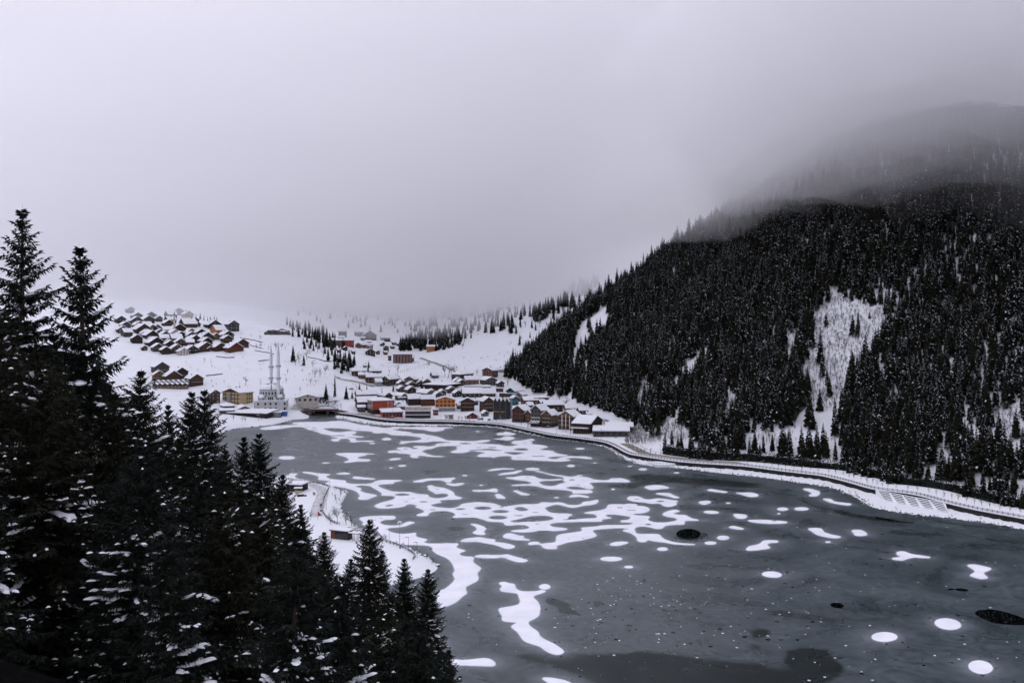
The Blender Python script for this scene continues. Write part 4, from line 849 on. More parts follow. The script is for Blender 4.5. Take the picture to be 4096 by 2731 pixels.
T(CU,580,705,960,1150,9.8,26,'brown gabled hotel with stacked balconies left of the dark glass hotel','hotel','hotel', roof='y', rh=3.0, wm=TIMBER, floors=3, nf=3, ns=2, balc=(3.2,6.2), wstyle='dark')
T(CU,630,700,835,1250,2.8,20,'tiny cabin with steep snowy roof in front of the stacked-balcony hotel','cabin','cabin', roof='y', wm=GREYTIMBER, floors=1, nf=2, ns=1, rh=1.6)
T(CU,235,265,535,1320,2.8,8,'lakeside tea pavilion with snowy gable and dark sides beside the promenade','pavilion','pavilion', roof='y', rh=2.2, wm=MAROON, floors=1, nf=3, ns=1, wstyle='dark', ov=1.3)
# dark glass hotel with zigzag roof
gl = T(CU,962,1385,1440,1320,13.2,-16,'tall black glazed hotel with zigzag snowy gables','glass_hotel','hotel', roof='f', wm=DARK, floors=0, nf=0, ns=0, snow=.1, ov=.1)
wG, dG = gl['w'], gl['d']
for i in range(4):
    mb = MB(); x0 = -wG/2+wG*i/4; x1 = x0+wG/4; xm = (x0+x1)/2
    mb.prism([(x0,13.2),(x1,13.2),(xm,16.0)], 'y', -dG/2-.2, dG/2); r_ = mb.build('gable', DKTIMBER, gl)
    mb = MB(); mb.prism([(x0-.1,13.22),(x0+.05,13.75),(xm,16.6),(x1-.05,13.75),(x1+.1,13.22),(xm,16.02)], 'y', -dG/2-.1, dG/2+.2); mb.build('gable_snow', SNOW, r_)
for f in range(5):
    for i in range(8): window(gl, -wG/2+wG*(i+.5)/8, -dG/2, 1.5+f*2.6, wG/8*.88, 2.1, 'f', 'wide', 'glazed_bay')
for i in (2,5): mb = MB(); mb.box(-.5,.5,-.5,0,-2,13.5); mb.build('mullion_fin', IRON, gl, loc=(-wG/2+wG*(i+.5)/8+1.2,-dG/2-.02,0))
YEL = mat('yellow_letters', (.55,.36,.06), .5)
lettering(gl, 'YAYLAM HOTEL', 1.5, (-1,-dG/2-.16,5.5), (R(90),0,0), YEL, ext=.03)
twr = thing('lift_tower', 'slim grey lift tower beside the black glazed hotel', 'tower', hit(CU[0]+1410*CU[2], CU[1]+1300*CU[2]) + Vector((0,1,0)), R(-16))
mb = MB(); mb.box(-1.4,1.4,-1.4,1.4,-3,15.5); mb.build('shaft', GRAVEL, twr); mb = MB(); mb.box(-3,3,-1.8,1.8,15.52,15.8,0); mb.box(-2.9,2.9,-1.7,1.7,15.805,16.3,1); mb.build('roof', [GRAVEL, SNOW], twr)
ter = T(CU,1120,1500,1800,840,6.4,-30,'terrace building with a teal gable under a snowy roof behind the black glazed hotel','terrace_building','building', roof='f', wm=TIMBER, floors=2, nf=5, ns=3, ov=.6, snow=.35, wstyle='dark')
mb = MB(); w_, d_ = ter['w'], ter['d']; mb.box(-w_*.1,w_*.48,-d_*.35,d_*.48,6.72,9.0); mb.build('upper_storey', TEAL, ter)
sub = link('penthouse_roof', None, ter, (w_*.19, d_*.06, 0)); rf = roof_gable(sub, w_*.6, d_*.85, 9.0, 2.6, .9, 'y', .4, TEAL)
mb = MB()
for k in range(9): x = -w_/2+.2+w_*.42*k/8; mb.box(x-.05,x+.05,-d_/2+.1,-d_/2+.2,6.6,7.7)
mb.box(-w_/2,-w_*.06,-d_/2+.08,-d_/2+.2,7.7,7.8); mb.build('terrace_railing', PALE, ter)
T(CU,1560,1730,1870,850,6.0,-30,'small red-brown gabled house right of the teal gable','house','house', roof='y', wm=REDTIMBER, floors=2, nf=2, ns=1)
# the hotel row on the right
T(CV,195,500,700,870,9.2,-30,'red-brown gabled hotel with tall windows, leftmost of the hotel row on the quay','hotel','hotel', roof='y', rh=3.2, wm=REDTIMBER, floors=3, nf=3, ns=2, wstyle='dark', ww=2.2, wh=1.7, base=2.6, bm_=DARK)
T(CV,550,690,760,880,7.4,-28,'narrow tan annex squeezed between the red-brown and the grey stone hotels','hotel_annex','hotel', roof='y', rh=2.0, wm=OAK, floors=3, nf=2, ns=0, wstyle='dark', ww=1.8)
st = T(CV,700,965,1190,985,12.0,-30,'grey stone hotel with small square windows in the middle of the quay row','hotel','hotel', roof='y', rh=3.2, wm=mat('grey_brown_stone',(.115,.10,.095),.85,var=.4,scale=1.3), base=3.6, bm_=DARK, floors=4, nf=3, ns=3, wstyle='dark', ww=1.1, wh=1.3)
lettering(st, 'INAN OTEL', 1.5, (0,-st['d']/2-.12,6.2), (R(90),0,0), WHITE, ext=.03)
mb = MB(); mb.add([(-st['w']/2,-st['d']/2-4.5,2.6),(st['w']/2,-st['d']/2-4.5,2.6),(st['w']/2,-st['d']/2-.2,4.2),(-st['w']/2,-st['d']/2-.2,4.2)], [(0,1,2,3)],0)
for k in range(5): x = -st['w']/2+st['w']*k/4; mb.bar((x,-st['d']/2-4.4,-1),(x,-st['d']/2-4.4,2.6),.15,.15,0); 
for k in range(4): x0 = -st['w']/2+st['w']*k/4+.4; x1 = x0+st['w']/4-.8; mb.add([(x0,-st['d']/2-4.4,2.70),(x1,-st['d']/2-4.4,2.70),(x1,-st['d']/2-.3,4.35),(x0,-st['d']/2-.3,4.35)], [(0,1,2,3)],1)
mb.build('awning', [IRON, SNOW], st)
T(CV,1005,1245,1450,1015,9.2,-32,'timber-framed brown hotel with carved balconies right of the grey stone hotel','hotel','hotel', roof='y', rh=3.0, wm=TAN, base=2.8, bm_=DARK, floors=3, nf=3, ns=3, balc=(3.0,6.0), wstyle='dark', ww=1.6)
sh = T(CV,1445,1840,2075,1075,9.4,-30,'brown hotel with dark glass bands and three white vertical strips','hotel','hotel', roof='y', rh=3.6, wm=OAK, floors=0, nf=0, ns=2, ww=1.5)
for f in range(3):
    for i in range(3): window(sh, -sh['w']/2+sh['w']*(i+.5)/3, -sh['d']/2, 1.6+f*3.0, sh['w']/3*.94, 1.9, 'f', 'dark', 'glass_band')
for i in range(3): mb = MB(); mb.box(-.22,.22,-.1,0,-1,10.2); mb.build('white_strip', WHITE, sh, loc=(-sh['w']/2+sh['w']*(i+1)/4,-sh['d']/2-.1,0))
ch = T(CV,1840,2290,2700,1185,7.0,-24,'dark lakeside restaurant with one great snowy roof plane, rightmost of the quay row','restaurant','restaurant', roof='x', rh=4.0, wm=DKTIMBER, floors=1, nf=7, ns=2, wstyle='tan', ww=2, wh=1.8, ov=1.2, snow=.5)
mb = MB(); mb.box(-ch['w']/2-1,ch['w']/2-1,-ch['d']/2-3,-ch['d']/2-.05,3.5,3.7,0); mb.box(-ch['w']/2-1,ch['w']/2-1,-ch['d']/2-3,-ch['d']/2-.05,3.705,4.15,1)
for k in range(6): x = -ch['w']/2-.8+(ch['w']-.6)*k/5; mb.bar((x,-ch['d']/2-2.9,-2),(x,-ch['d']/2-2.9,3.5),.18,.18,2)
mb.build('veranda', [DKTIMBER, SNOW, OAK], ch)
T(CV,430,520,900,450,5.5,16,'snow-roofed annex behind the red-brown quay hotel','annex','house', roof='x', rh=2.4, wm=REDTIMBER, floors=1, nf=3, ns=1)
T(CV,1040,1060,1560,640,7.5,10,'wide hotel annex with rippling snow roofs behind the grey stone hotel','annex','house', roof='x', rh=2.6, wm=DKTIMBER, floors=1, nf=2, ns=0)
T(CV,1580,1640,1890,660,5.5,20,'small snow-roofed house behind the hotel with white strips','house','house', roof='x', rh=2.4, wm=MAROON, floors=1, nf=2, ns=1)
T(CV,1950,2000,2180,690,4.5,20,'little snow-covered hut at the foot of the forest right of the quay row','hut','house', roof='x', rh=1.8, wm=DKTIMBER, floors=1, nf=1, ns=0)
T(CV,690,800,1180,395,5.5,18,'half-finished pavilion with open snowy deck under the forest edge','pavilion','pavilion', roof='f', wm=REDTIMBER, floors=1, nf=4, ns=1, wstyle='dark', ov=1.4)
T(C4,1690,2105,2140,905,3.2,-6,'long low boathouse with thick snow roof at the bend of the road','shed','shed', roof='f', wm=DKSTONE, floors=1, nf=6, ns=0, ww=2.2, wh=1.4, wstyle='dark', snow=.8, ov=1.5, slope=1.2)
T(C4,1835,2150,2180,850,3.0,-6,'second long low shed with thick snow roof tucked behind the boathouse','shed','shed', roof='f', wm=DKSTONE, floors=1, nf=5, ns=0, ww=2.2, wh=1.4, wstyle='dark', snow=.8, ov=1.5, slope=1.2)
# middle of the town
for a in [(400,420,640,715,5,12,'brown house with snowy roof at the mouth of the ravine','x',TIMBER,2,3),(508,530,645,765,4,15,'small tan house with snowy roof at the bend of the valley road','x',TAN,1,2),(612,650,905,835,6,18,'long brown lodge with a row of roof dormers beside the valley road','x',TIMBER,2,4),
          (750,800,890,885,4.5,22,'stone-walled house with snowy roof in front of the dormered lodge','x',CONC,2,2),(1440,1540,1650,890,5,30,'small brown gabled chalet behind the big hip-roofed hotel','y',TIMBER,1,2),(590,600,650,600,3,10,'tiny white-roofed shed beside a tall spruce','x',TIMBER,1,1),(680,700,880,700,4,12,'low snow-roofed house above the dormered lodge','x',DKTIMBER,1,3)]:
    T(C3,*a[:6],a[6],'house','house',roof=a[7],wm=a[8],floors=a[9],nf=a[10],ns=1,chim=1)
T(C3,880,1000,1225,885,7,-28,'long dark timber hotel with lettered gable in the middle of the town','hotel','hotel', roof='y', rh=2.8, wm=TIMBER, floors=2, nf=3, ns=4, balc=(3.3,), chim=1)
T(C3,1240,1400,1450,905,8,-18,'brown gabled hotel with white balcony rails in the middle of the town','hotel','hotel', roof='y', rh=2.6, wm=REDTIMBER, floors=3, nf=3, ns=1, balc=(2.9,5.6))
T(C3,1545,1900,2075,975,6.6,-24,'big dark hotel under a wide hipped snow roof with four chimneys','hotel','hotel', roof='h', rh=3.4, wm=DKTIMBER, floors=2, nf=8, ns=4, chim=4, ov=1.6, wstyle='dark', ww=1.5)
T(C3,1980,2130,2310,825,7.8,-30,'three-storey dark guesthouse under a hipped snow roof at the foot of the white hill','guesthouse','hotel', roof='h', rh=2.6, wm=DKTIMBER, floors=3, nf=4, ns=3, balc=(2.8,5.4), wstyle='tan', ov=1.3)
T(C3,1040,1070,1362,520,9.4,8,'long four-storey brown hotel with flat snow roof on the far valley road','hotel','hotel', roof='f', wm=REDTIMBER, floors=4, nf=6, ns=1, ww=1.6, wh=1.2)
T(C3,1268,1280,1392,502,4.6,12,'small brown house clinging to the right end of the far flat-roofed hotel','house','house', roof='x', wm=TIMBER, floors=1, nf=2, ns=0)
T(C3,985,990,1040,480,5,8,'narrow brown stair block at the left end of the far flat-roofed hotel','house','house', roof='f', wm=TIMBER, floors=1, nf=1, ns=0)
T(C3,1582,1600,1772,352,7.5,10,'orange-brown house with snowy roof on the crest of the white hill','house','house', roof='x', rh=1.6, wm=ORANGE, floors=2, nf=4, ns=1)
fill = [(C3,905,980,1075,1235,4,'low snow-roofed kitchen wing behind the red building',30,TIMBER),(C3,1075,1130,1260,1250,3.2,'snow-covered flat store behind the lettered restaurant',15,GREYTIMBER),(C3,1690,1740,1830,1085,4.5,'small brown chalet peeking out behind the orange hotel',32,TIMBER),(C3,2055,2080,2130,1240,3.5,'narrow snow-roofed hut between orange hotel and guesthouse',15,DKTIMBER),
 (C3,2060,2110,2190,880,4.5,'brown chalet below the three-storey guesthouse',30,TIMBER),(C3,1990,2030,2160,860,3.6,'low snow-roofed barn before the three-storey guesthouse',25,GREYTIMBER),(C3,1640,1690,1780,760,3.4,'small barn with a blue tarpaulin look on the lower white hill',20,GREYTIMBER),(C3,1100,1160,1260,980,3.8,'low chalet with solar panels behind the plain brown chalet',28,TIMBER),
 (CU,1050,1100,1250,470,4.5,'dark chalet left of the spreading bare tree',25,DKTIMBER),(CU,1080,1100,1300,75,3.2,'pale trailer-like cabin right of the tall red-brown house',8,PALE),(CU,400,430,560,960,4.5,'narrow chalet wedged behind the brown guesthouse',20,DKTIMBER),(CU,1420,1500,1640,960,6.5,'dark green-framed chalet behind the slim lift tower',25,TEAL),
 (CV,900,960,1080,470,4.5,'small dark roofed annex between forest and grey stone hotel',20,DKTIMBER),(CV,1200,1260,1480,520,5,'broad snow-roofed annex under the forest edge',18,TIMBER),(CV,2180,2210,2330,760,3.6,'snow-laden hut right of the little hut at the forest foot',18,DKTIMBER),(CV,560,620,760,600,6,'snow-roofed rear wing behind the tan annex',20,REDTIMBER)]
for c, L, C_, Rr, y, hh, lab, th, wm in fill: T(c,L,C_,Rr,y,hh,th,lab,'chalet','house',roof='x' if th < 22 else 'y',wm=wm,floors=1,nf=2,ns=1,chim=1)
# hamlet fading into the fog up the valley
far = [(60,75,255,222,5,TAN,'x'),(262,280,448,245,7,REDR,'x'),(470,480,560,275,4,REDTIMBER,'y'),(545,560,640,278,4,REDTIMBER,'x'),(640,655,748,292,5,REDR,'x'),(610,625,722,228,4,TIMBER,'x'),(908,920,998,342,6,DKTIMBER,'y'),(620,640,780,388,4,DKTIMBER,'y'),
       (1165,1180,1282,302,6,GREYTIMBER,'y'),(200,215,335,92,7,TIMBER,'x'),(198,210,300,168,5,GREYTIMBER,'x'),(450,465,600,92,6,TIMBER,'x'),(580,600,800,152,7,TIMBER,'y'),(925,935,1022,182,6,TIMBER,'x'),(550,560,622,162,4,GREYTIMBER,'x')]
ORD = ['first','second','third','fourth','fifth','sixth','seventh','eighth','ninth','tenth','eleventh','twelfth','thirteenth','fourteenth','fifteenth','sixteenth']
CN = {TAN.name:'tan', REDR.name:'red', REDTIMBER.name:'red-brown', TIMBER.name:'brown', DKTIMBER.name:'dark', GREYTIMBER.name:'grey', CREAM.name:'cream', ORANGE.name:'orange', YELLOW.name:'ochre'}
for i, a in enumerate(sorted(far)):
    T(C3,*a[:5],14,CN[a[5].name]+' house in the foggy upper valley hamlet, '+ORD[i]+' from the left','house','house',roof=a[6],wm=a[5],floors=2,nf=3,ns=1,group='houses of the upper valley hamlet')

# ------------------------------------------------------------------ hillside village on the left
rows = [[(735,940,220,'G'),(870,990,190,'D'),(1050,970,220,'B'),(1160,1005,190,'C'),(1290,985,240,'D'),(1500,950,310,'B'),(1750,940,270,'B'),(1990,962,300,'R')],
 [(670,855,320,'D'),(945,880,180,'D'),(1110,852,200,'B'),(1280,850,155,'R'),(1530,835,230,'D'),(2110,875,260,'B')],
 [(390,800,200,'D'),(850,792,180,'D'),(1040,802,220,'D'),(1335,805,260,'D'),(1890,802,180,'B')],
 [(610,735,270,'D'),(850,735,220,'D'),(1105,742,250,'D'),(1280,742,220,'B'),(1530,762,280,'G'),(1720,742,140,'T'),(1880,735,225,'D')],
 [(560,692,210,'D'),(770,692,225,'G'),(1005,702,240,'P'),(1290,672,200,'B'),(1450,692,190,'D'),(1745,655,250,'O')],
 [(450,642,320,'B'),(640,622,220,'D'),(890,640,180,'D'),(1065,612,260,'D')],
 [(420,572,210,'G'),(560,572,180,'G'),(720,602,180,'G'),(1640,562,290,'D'),(1970,602,230,'T7')],
 [(370,505,260,'G'),(910,532,190,'D'),(1230,542,290,'B')],
 [(560,475,230,'G'),(960,482,180,'B'),(1240,445,180,'T9'),(1370,472,140,'D')],
 [(200,560,190,'G'),(150,640,200,'D'),(230,700,190,'G'),(120,470,190,'G'),(390,412,190,'G'),(600,402,230,'G'),(770,442,130,'G'),(960,385,200,'G'),(1060,332,230,'G'),(290,300,150,'G')]]
MM = {'G':GREYTIMBER,'D':DKTIMBER,'B':TIMBER,'C':CREAM,'R':REDTIMBER,'T':TAN,'P':CREAM,'O':ORANGE,'T7':GREYTIMBER,'T9':CREAM}
vr = random.Random(3)
for ri, row in enumerate(rows):
    row = sorted(row)
    for i, (x, y, wd, c) in enumerate(row):
        th = vr.uniform(30,44); fr0 = math.sin(R(th))/(math.sin(R(th))+math.cos(R(th)))
        wd *= 1.14; L = x-wd/2; Rr = x+wd/2; C_ = L+wd*fr0*vr.uniform(.95,1.15)
        tall = c in ('T7','T9')
        lab = ('tall ' if tall else '')+CN[MM[c].name]+' village chalet, '+ORD[i]+' from the left in the '+ORD[ri]+' row uphill'
        T(C1,L,C_,Rr,y,(10 if c == 'T9' else 9 if tall else vr.uniform(4.6,6.0)),th,lab,'chalet','chalet',roof=('x' if vr.random() < .2 and not tall else 'y'),wm=MM[c],floors=(3 if tall else 2),nf=vr.choice((2,3)) if wd > 160 else 2,ns=2,chim=vr.choice((0,1,1,2)),wstyle=vr.choice(('white','dark','tan')),group='chalets of the hillside village',balc=((2.9,) if vr.random() < .35 else ()))
for L, C_, Rr, y, c, lab in [(600,745,930,1318,'G','dark grey barn-like chalet standing highest of the group below the field'),(900,1090,1250,1400,'D','dark chalet with lit gable terrace, second from the right below the field'),(690,720,870,1450,'T','tan chalet half hidden by the foreground spruce below the field'),(808,930,1130,1475,'B','brown chalet in the middle of the group below the field'),(1150,1330,1500,1520,'B','large brown chalet with side balconies, rightmost of the group below the field'),(-560,-480,-380,1480,'B','brown chalet seen between the two tall foreground spruces')]:
    T(C1,L,C_,Rr,y,7.5,36,lab,'chalet','chalet',roof='y',wm=MM[c],floors=2,nf=3,ns=3,chim=1,group='chalets below the field',balc=(3.2,),wstyle='tan')
zz = T(C1,640,700,1250,1545,3.0,10,'long row house with a double zigzag of little snowy gables','row_house','row house', roof='f', wm=TAN, floors=1, nf=10, ns=0, snow=.2, ov=.2)
for rr_ in range(2):
    for i in range(7):
        mb = MB(); x0 = -zz['w']/2+zz['w']*i/7; x1 = x0+zz['w']/7; xm = (x0+x1)/2; z0 = 3.2+rr_*1.6; y0 = -zz['d']/2-.5+rr_*zz['d']*.5; y1 = y0+zz['d']*.5
        mb.prism([(x0,z0-1.0),(x1,z0-1.0),(x1,z0),(xm,z0+1.6),(x0,z0)], 'y', y0, y1); g_ = mb.build('gable', DKTIMBER, zz)
        mb = MB(); mb.prism([(x0-.05,z0+.02),(x0,z0+.5),(xm,z0+2.15),(x1,z0+.5),(x1+.05,z0+.02),(xm,z0+1.62)], 'y', y0-.2, y1-.1); mb.build('gable_snow', SNOW, g_)
vx = sorted((vr.uniform(330,2050), vr.uniform(430,960)) for _ in range(16))
for i, (x, y) in enumerate(vx): T(C1,x-55,x-12,x+58,y,3.6,vr.uniform(25,45),'small dark barn squeezed among the village chalets, '+ORD[i]+' barn from the left','barn','barn',roof='y',wm=vr.choice((DKTIMBER,GREYTIMBER,TIMBER)),floors=1,nf=1,ns=1,gwin=0,group='small barns of the hillside village')
hx = sorted((vr.uniform(80,1300), vr.uniform(150,420)) for _ in range(16))
for i, (x, y) in enumerate(hx): T(C3,x-32,x-12,x+34,y,3.6,vr.uniform(15,40),'tiny outlying hut scattered over the upper valley slopes, '+ORD[i]+' hut from the left','hut','hut',roof=vr.choice('xy'),wm=vr.choice((DKTIMBER,GREYTIMBER,TIMBER,REDTIMBER)),floors=1,nf=1,ns=0,gwin=0,group='huts on the upper valley slopes')
mx_ = sorted([(560,700),(705,740),(1180,860),(1330,880),(1470,860),(1080,760),(1660,1010),(1820,1010),(1960,960),(940,1180),(1120,1210),(2060,1020)])
for i, (x, y) in enumerate(mx_): T(C3,x-70,x-22,x+75,y+40,4.2,vr.uniform(25,40),'modest brown house filling the town behind the quay, '+ORD[i]+' such house from the left','house','house',roof='y',wm=vr.choice((DKTIMBER,TIMBER,TAN)),floors=1,nf=2,ns=2,chim=1,group='small houses behind the quay')
# small minaret of the village
def minaret(t, hgt, rad, balcs, m_, capm, zbase=0):
    mb = MB(); mb.lathe([(rad*1.5,-3),(rad*1.5,zbase+hgt*.10),(rad,zbase+hgt*.13),(rad,hgt*.80)], 14); mb.build('shaft', m_, t, smooth=False)
    for z in balcs:
        mb = MB(); mb.lathe([(rad*1.02,z-1.6),(rad*1.6,z-.2),(rad*1.7,z),(rad*1.7,z+1.1),(rad*1.55,z+1.1),(rad*1.5,z+.05),(rad*1.02,z+.05)], 14); b_ = mb.build('balcony', m_, t)
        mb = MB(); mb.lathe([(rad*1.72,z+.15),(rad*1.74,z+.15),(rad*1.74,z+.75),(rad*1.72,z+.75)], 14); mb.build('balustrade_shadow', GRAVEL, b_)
    mb = MB(); mb.lathe([(rad*1.12,hgt*.80),(rad*.98,hgt*.81),(rad*.12,hgt*.985),(rad*.12,hgt)], 14); mb.build('spire', capm, t)
vm = thing('minaret', 'slender cream minaret with green spire rising from the hillside village', 'minaret', hit(440+1062*C1[2], 1180+612*C1[2]))
GREEN = mat('green_spire', (.05,.22,.14), .6); minaret(vm, 24, .95, (13.5,), mat('cream_stone', (.58,.50,.38), .8, var=.1), GREEN)
# ================================================================== lakeside mosque, school, bridge
mq = hit(CM[0]+1040*CM[2], CM[1]+745*CM[2]); kk = mq.y/FPX
th = R(10); wM = (1765-1035)*CM[2]*kk/math.cos(th); dM = wM*.95; hM = (742-510)*CM[2]*kk
t = thing('mosque', 'pale grey stone mosque with a snow-capped dome beside the lake', 'mosque', Vector((mq.x+wM/2*math.cos(th)-dM/2*math.sin(th), mq.y+wM/2*math.sin(th)+dM/2*math.cos(th), mq.z)), th)
MST = mat('mosque_stone', (.56,.56,.57), .85, scale=.5, col2=(.47,.47,.48)); LEAD = mat('lead_roof', (.13,.14,.17), .6, var=.2, scale=.6)
mb = MB(); mb.box(-wM/2,wM/2,-dM/2,dM/2,-5,hM); mb.build('wall', MST, t)
mb = MB(); mb.box(-wM/2-.5,wM/2+.5,-dM/2-.5,dM/2+.5,hM,hM+.5,0); mb.box(-wM/2-.4,wM/2+.4,-dM/2-.4,dM/2+.4,hM+.505,hM+.95,1); mb.build('cornice', [MST, SNOW], t)
QU = mat('dark_quoin', (.07,.07,.075), .8)
for sx in (-1,1):
    mb = MB()
    for k in range(int(hM/.8)): 
        if k % 2 == 0: mb.box(sx*wM/2-.55*(sx > 0)-.0*(sx < 0)+(-.05 if sx < 0 else .05), sx*wM/2+(.55 if sx < 0 else 0)+(-.05 if sx < 0 else .05), -dM/2-.06, -dM/2+.5, k*.8-.4, k*.8+.3)
    mb.build('quoin', QU, t)
def mwin(x, y, z, w, h, face='f'):
    o = link('window', MW, t, (x,y,z)); o.scale = (w,1,h); o.rotation_euler = (0,0,{'f':0,'l':-math.pi/2}[face])
mb = MB()
for k in range(4): mb.box(-.72,.72,-.05,.01,-.5+k*.27,-.5+k*.27+.13,0)
mb.box(-.42,.42,-.07,-.03,-.5,.5,1); MW = mb.mesh('window', [QU, GLASS])
for z in (hM*.27, hM*.76):
    for x in (-.38,-.16,.0,.17,.44): mwin(x*wM, -dM/2, z, 1.3, 2.0)
    for y in (-.35,-.1,.2): mwin(-wM/2, y*dM, z, 1.2, 2.0, 'l')
h1 = hM+.9; s2 = wM*.78
mb = MB(); mb.box(-s2/2,s2/2,-s2/2,s2/2,h1-.3,h1+3.6); mb.build('upper_storey', LEAD, t)
# big arched tympanum
mb = MB(); rad = 4.6; pts = [(-rad,h1-.3)]+[(rad*math.cos(math.pi-a), h1+.6+rad*.86*math.sin(a)) for a in np.linspace(0,math.pi,13)]+[(rad,h1-.3)]
mb.prism(pts, 'y', -s2/2-.9, -s2/2+.4); ar = mb.build('arch_wall', MST, t)
mb = MB()
for k in range(13):
    a = math.pi*(k+.5)/13; mb.bar((rad*.93*math.cos(a),-s2/2-.95,h1+.6+rad*.8*math.sin(a)),(rad*1.08*math.cos(a),-s2/2-.95,h1+.6+rad*.93*math.sin(a)),.35,.3)
mb.build('arch_voussoirs', QU, ar)
for x in (-1.5,0,1.5): o = link('window', MW, ar, (x,-s2/2-.92,h1+1.6)); o.scale = (.9,1,2.6)
for sx in (-1,1):
    for sy in (-1,):
        c = (sx*s2*.36, sy*s2*.40, h1-.3)
        mb = MB(); mb.lathe([(3.2,0),(3.2,2.4),(3.4,2.5),(3.4,2.7)], 8, c); g_ = mb.build('corner_turret', MST, t)
        mb = MB(); mb.lathe([(3.4,2.72),(3.25,3.2),(2.5,4.1),(1.3,4.8),(.1,5.2)], 10, c); mb.build('turret_snow', SNOW, g_, smooth=True)
        for a in (-1.2,.0,1.2): o = link('window', MW, g_, (c[0]+a, c[1]-2.96, h1+1.0)); o.scale = (.7,1,1.5)
zd = h1+3.6; rd = s2*.485
mb = MB(); mb.lathe([(rd,0),(rd,4.0),(rd+.45,4.1),(rd+.45,4.5)], 24, (0,0,zd)); dr = mb.build('drum', MST, t)
for k in range(24):
    a = 2*math.pi*(k+.5)/24; o = link('window', MW, dr, (rd*.995*math.cos(a), rd*.995*math.sin(a), zd+2.0)); o.scale = (1.05,1,2.3); o.rotation_euler = (0,0,a+math.pi/2)
prof = [(rd+.2,4.52)]+[(rd*1.0*math.cos(a), 4.6+rd*.52*math.sin(a)) for a in np.linspace(.02,1.5,9)]
mb = MB(); mb.lathe([(r_*.97,z_-.12) for r_, z_ in prof], 28, (0,0,zd)); dm = mb.build('dome', LEAD, t, smooth=True)
# snow sheet sliding off the dome, split by cracks
mb = MB(); N_ = 64
bmv = []; gaps = (6,7,25,26,48)
for k in range(N_):
    if k in gaps: continue
    a0, a1 = 2*math.pi*k/N_, 2*math.pi*(k+1)/N_
    wob = .78+.12*math.sin(a0*3)+.06*math.sin(a0*7); pr = []
    for u in np.linspace(.05, wob*1.35, 7): pr.append((rd*1.015*math.cos(u)+.12, 4.75+rd*.535*math.sin(u)))
    vs = [(r_*math.cos(a),r_*math.sin(a),zd+z_) for a in (a0,a1) for r_, z_ in pr]
    mb.add(vs, [(i,i+7,i+8,i+1) for i in range(6)])
mb.build('dome_snow', SNOW, dm, smooth=True, fix=True)
mb = MB(); mb.lathe([(.12,0),(.5,.6),(.12,1.1),(.35,1.6),(.08,2.0),(.05,3.6)], 8, (0,0,zd+4.6+rd*.52)); mb.build('finial', LEAD, t)
for lab, px_, py_, top in (('tall white minaret with two balconies standing at the front corner of the mosque',1606,742,1363),('white minaret with two balconies rising from behind the mosque',1437,600,1374)):
    bx = CM[0]+px_*CM[2]; p = hit(bx, CM[1]+742*CM[2]); Y = p.y - (1.5 if px_ > 1500 else -dM*.9); X = (bx-CXP)/FPX*Y; zb = mq.z
    hgt = EYE+(HZ-top)/FPX*Y-zb; mt = thing('minaret', lab, 'minaret', (X, Y, zb), 0, 'minarets of the lakeside mosque')
    minaret(mt, hgt, 1.3, (hgt*.46, hgt*.635), WHITE if 0 else mat('minaret_stone', (.66,.66,.68), .8, var=.06, scale=.4), mat('minaret_spire', (.58,.59,.62), .6, var=.1))
    if px_ > 1500:
        mb = MB()
        for k in range(9):
            for i in range(14):
                a = 2*math.pi*(i+.5*(k % 2))/14; mb.box(-.25,.25,-.04,.04,-.22,.22); n_ = 8
                for q in range(n_):
                    v = Vector(mb.v[-n_+q]); v = Matrix.Rotation(a+math.pi/2, 3, 'Z') @ v + Vector((1.96*math.cos(a),1.96*math.sin(a),.6+k*.62)); mb.v[-n_+q] = tuple(v)
        mb.build('base_studs', QU, mt)
# ochre school with brown gable roof
sc_ = T(CM,185,700,925,605,10.4,-34,'ochre three-storey school with paired windows and a brown hipped gable left of the mosque','school','school', roof='y', rh=3.2, wm=YELLOW, floors=0, nf=0, ns=0, fascia=TIMBER, chim=2, ov=.8, gwin=0)
mb = MB(); mb.prism([(-sc_['w']/2,10.41),(sc_['w']/2,10.41),(0,13.55)], 'y', -sc_['d']/2-.12, -sc_['d']/2-.01); mb.build('gable_boards', TIMBER, sc_)
for f in range(3):
    for i in range(6):
        if i == 2: continue
        x = -sc_['w']/2+sc_['w']*(i+.5)/6
        for q in (-.7,.7): window(sc_, x+q, -sc_['d']/2, 1.8+f*3.3, .9, 1.9, 'f', 'dark')
    for i in range(3): window(sc_, sc_['w']/2, -sc_['d']/2+sc_['d']*(.55+i*.16), 1.8+f*3.3, .9, 1.9, 'r', 'dark')
for x in (-.31,.02,.19,.36): mb = MB(); mb.box(-.5,.5,-.12,0,-1,10.2); mb.build('pilaster', TAN, sc_, loc=(sc_['w']*x,-sc_['d']/2-.005,0))
mb = MB(); mb.box(-1.4,1.4,-1.6,0,-1,9.2); mb.build('stair_bay', CONC, sc_, loc=(-sc_['w']*.085,-sc_['d']/2-.02,0))
T(CM,-110,20,195,560,9,38,'brown gabled block half hidden left of the ochre school','house','house', roof='y', wm=TIMBER, floors=3, nf=2, ns=2)
T(C2,1290,1440,1760,1140,4.2,16,'cream hall with a wide shallow gable behind the mosque','hall','hall', roof='y', rh=2.6, wm=CREAM, floors=1, nf=4, ns=1, wstyle='dark', ww=2, wh=2)
T(C2,2000,2015,2130,1172,3.6,12,'small white cottage under the spruces beside the bridge','cottage','house', roof='x', rh=1.6, wm=PALE, floors=1, nf=2, ns=1)
T(C2,1780,1800,1920,1140,3.4,12,'low grey cottage right of the cream hall','cottage','house', roof='x', rh=1.6, wm=GREYTIMBER, floors=1, nf=2, ns=1)
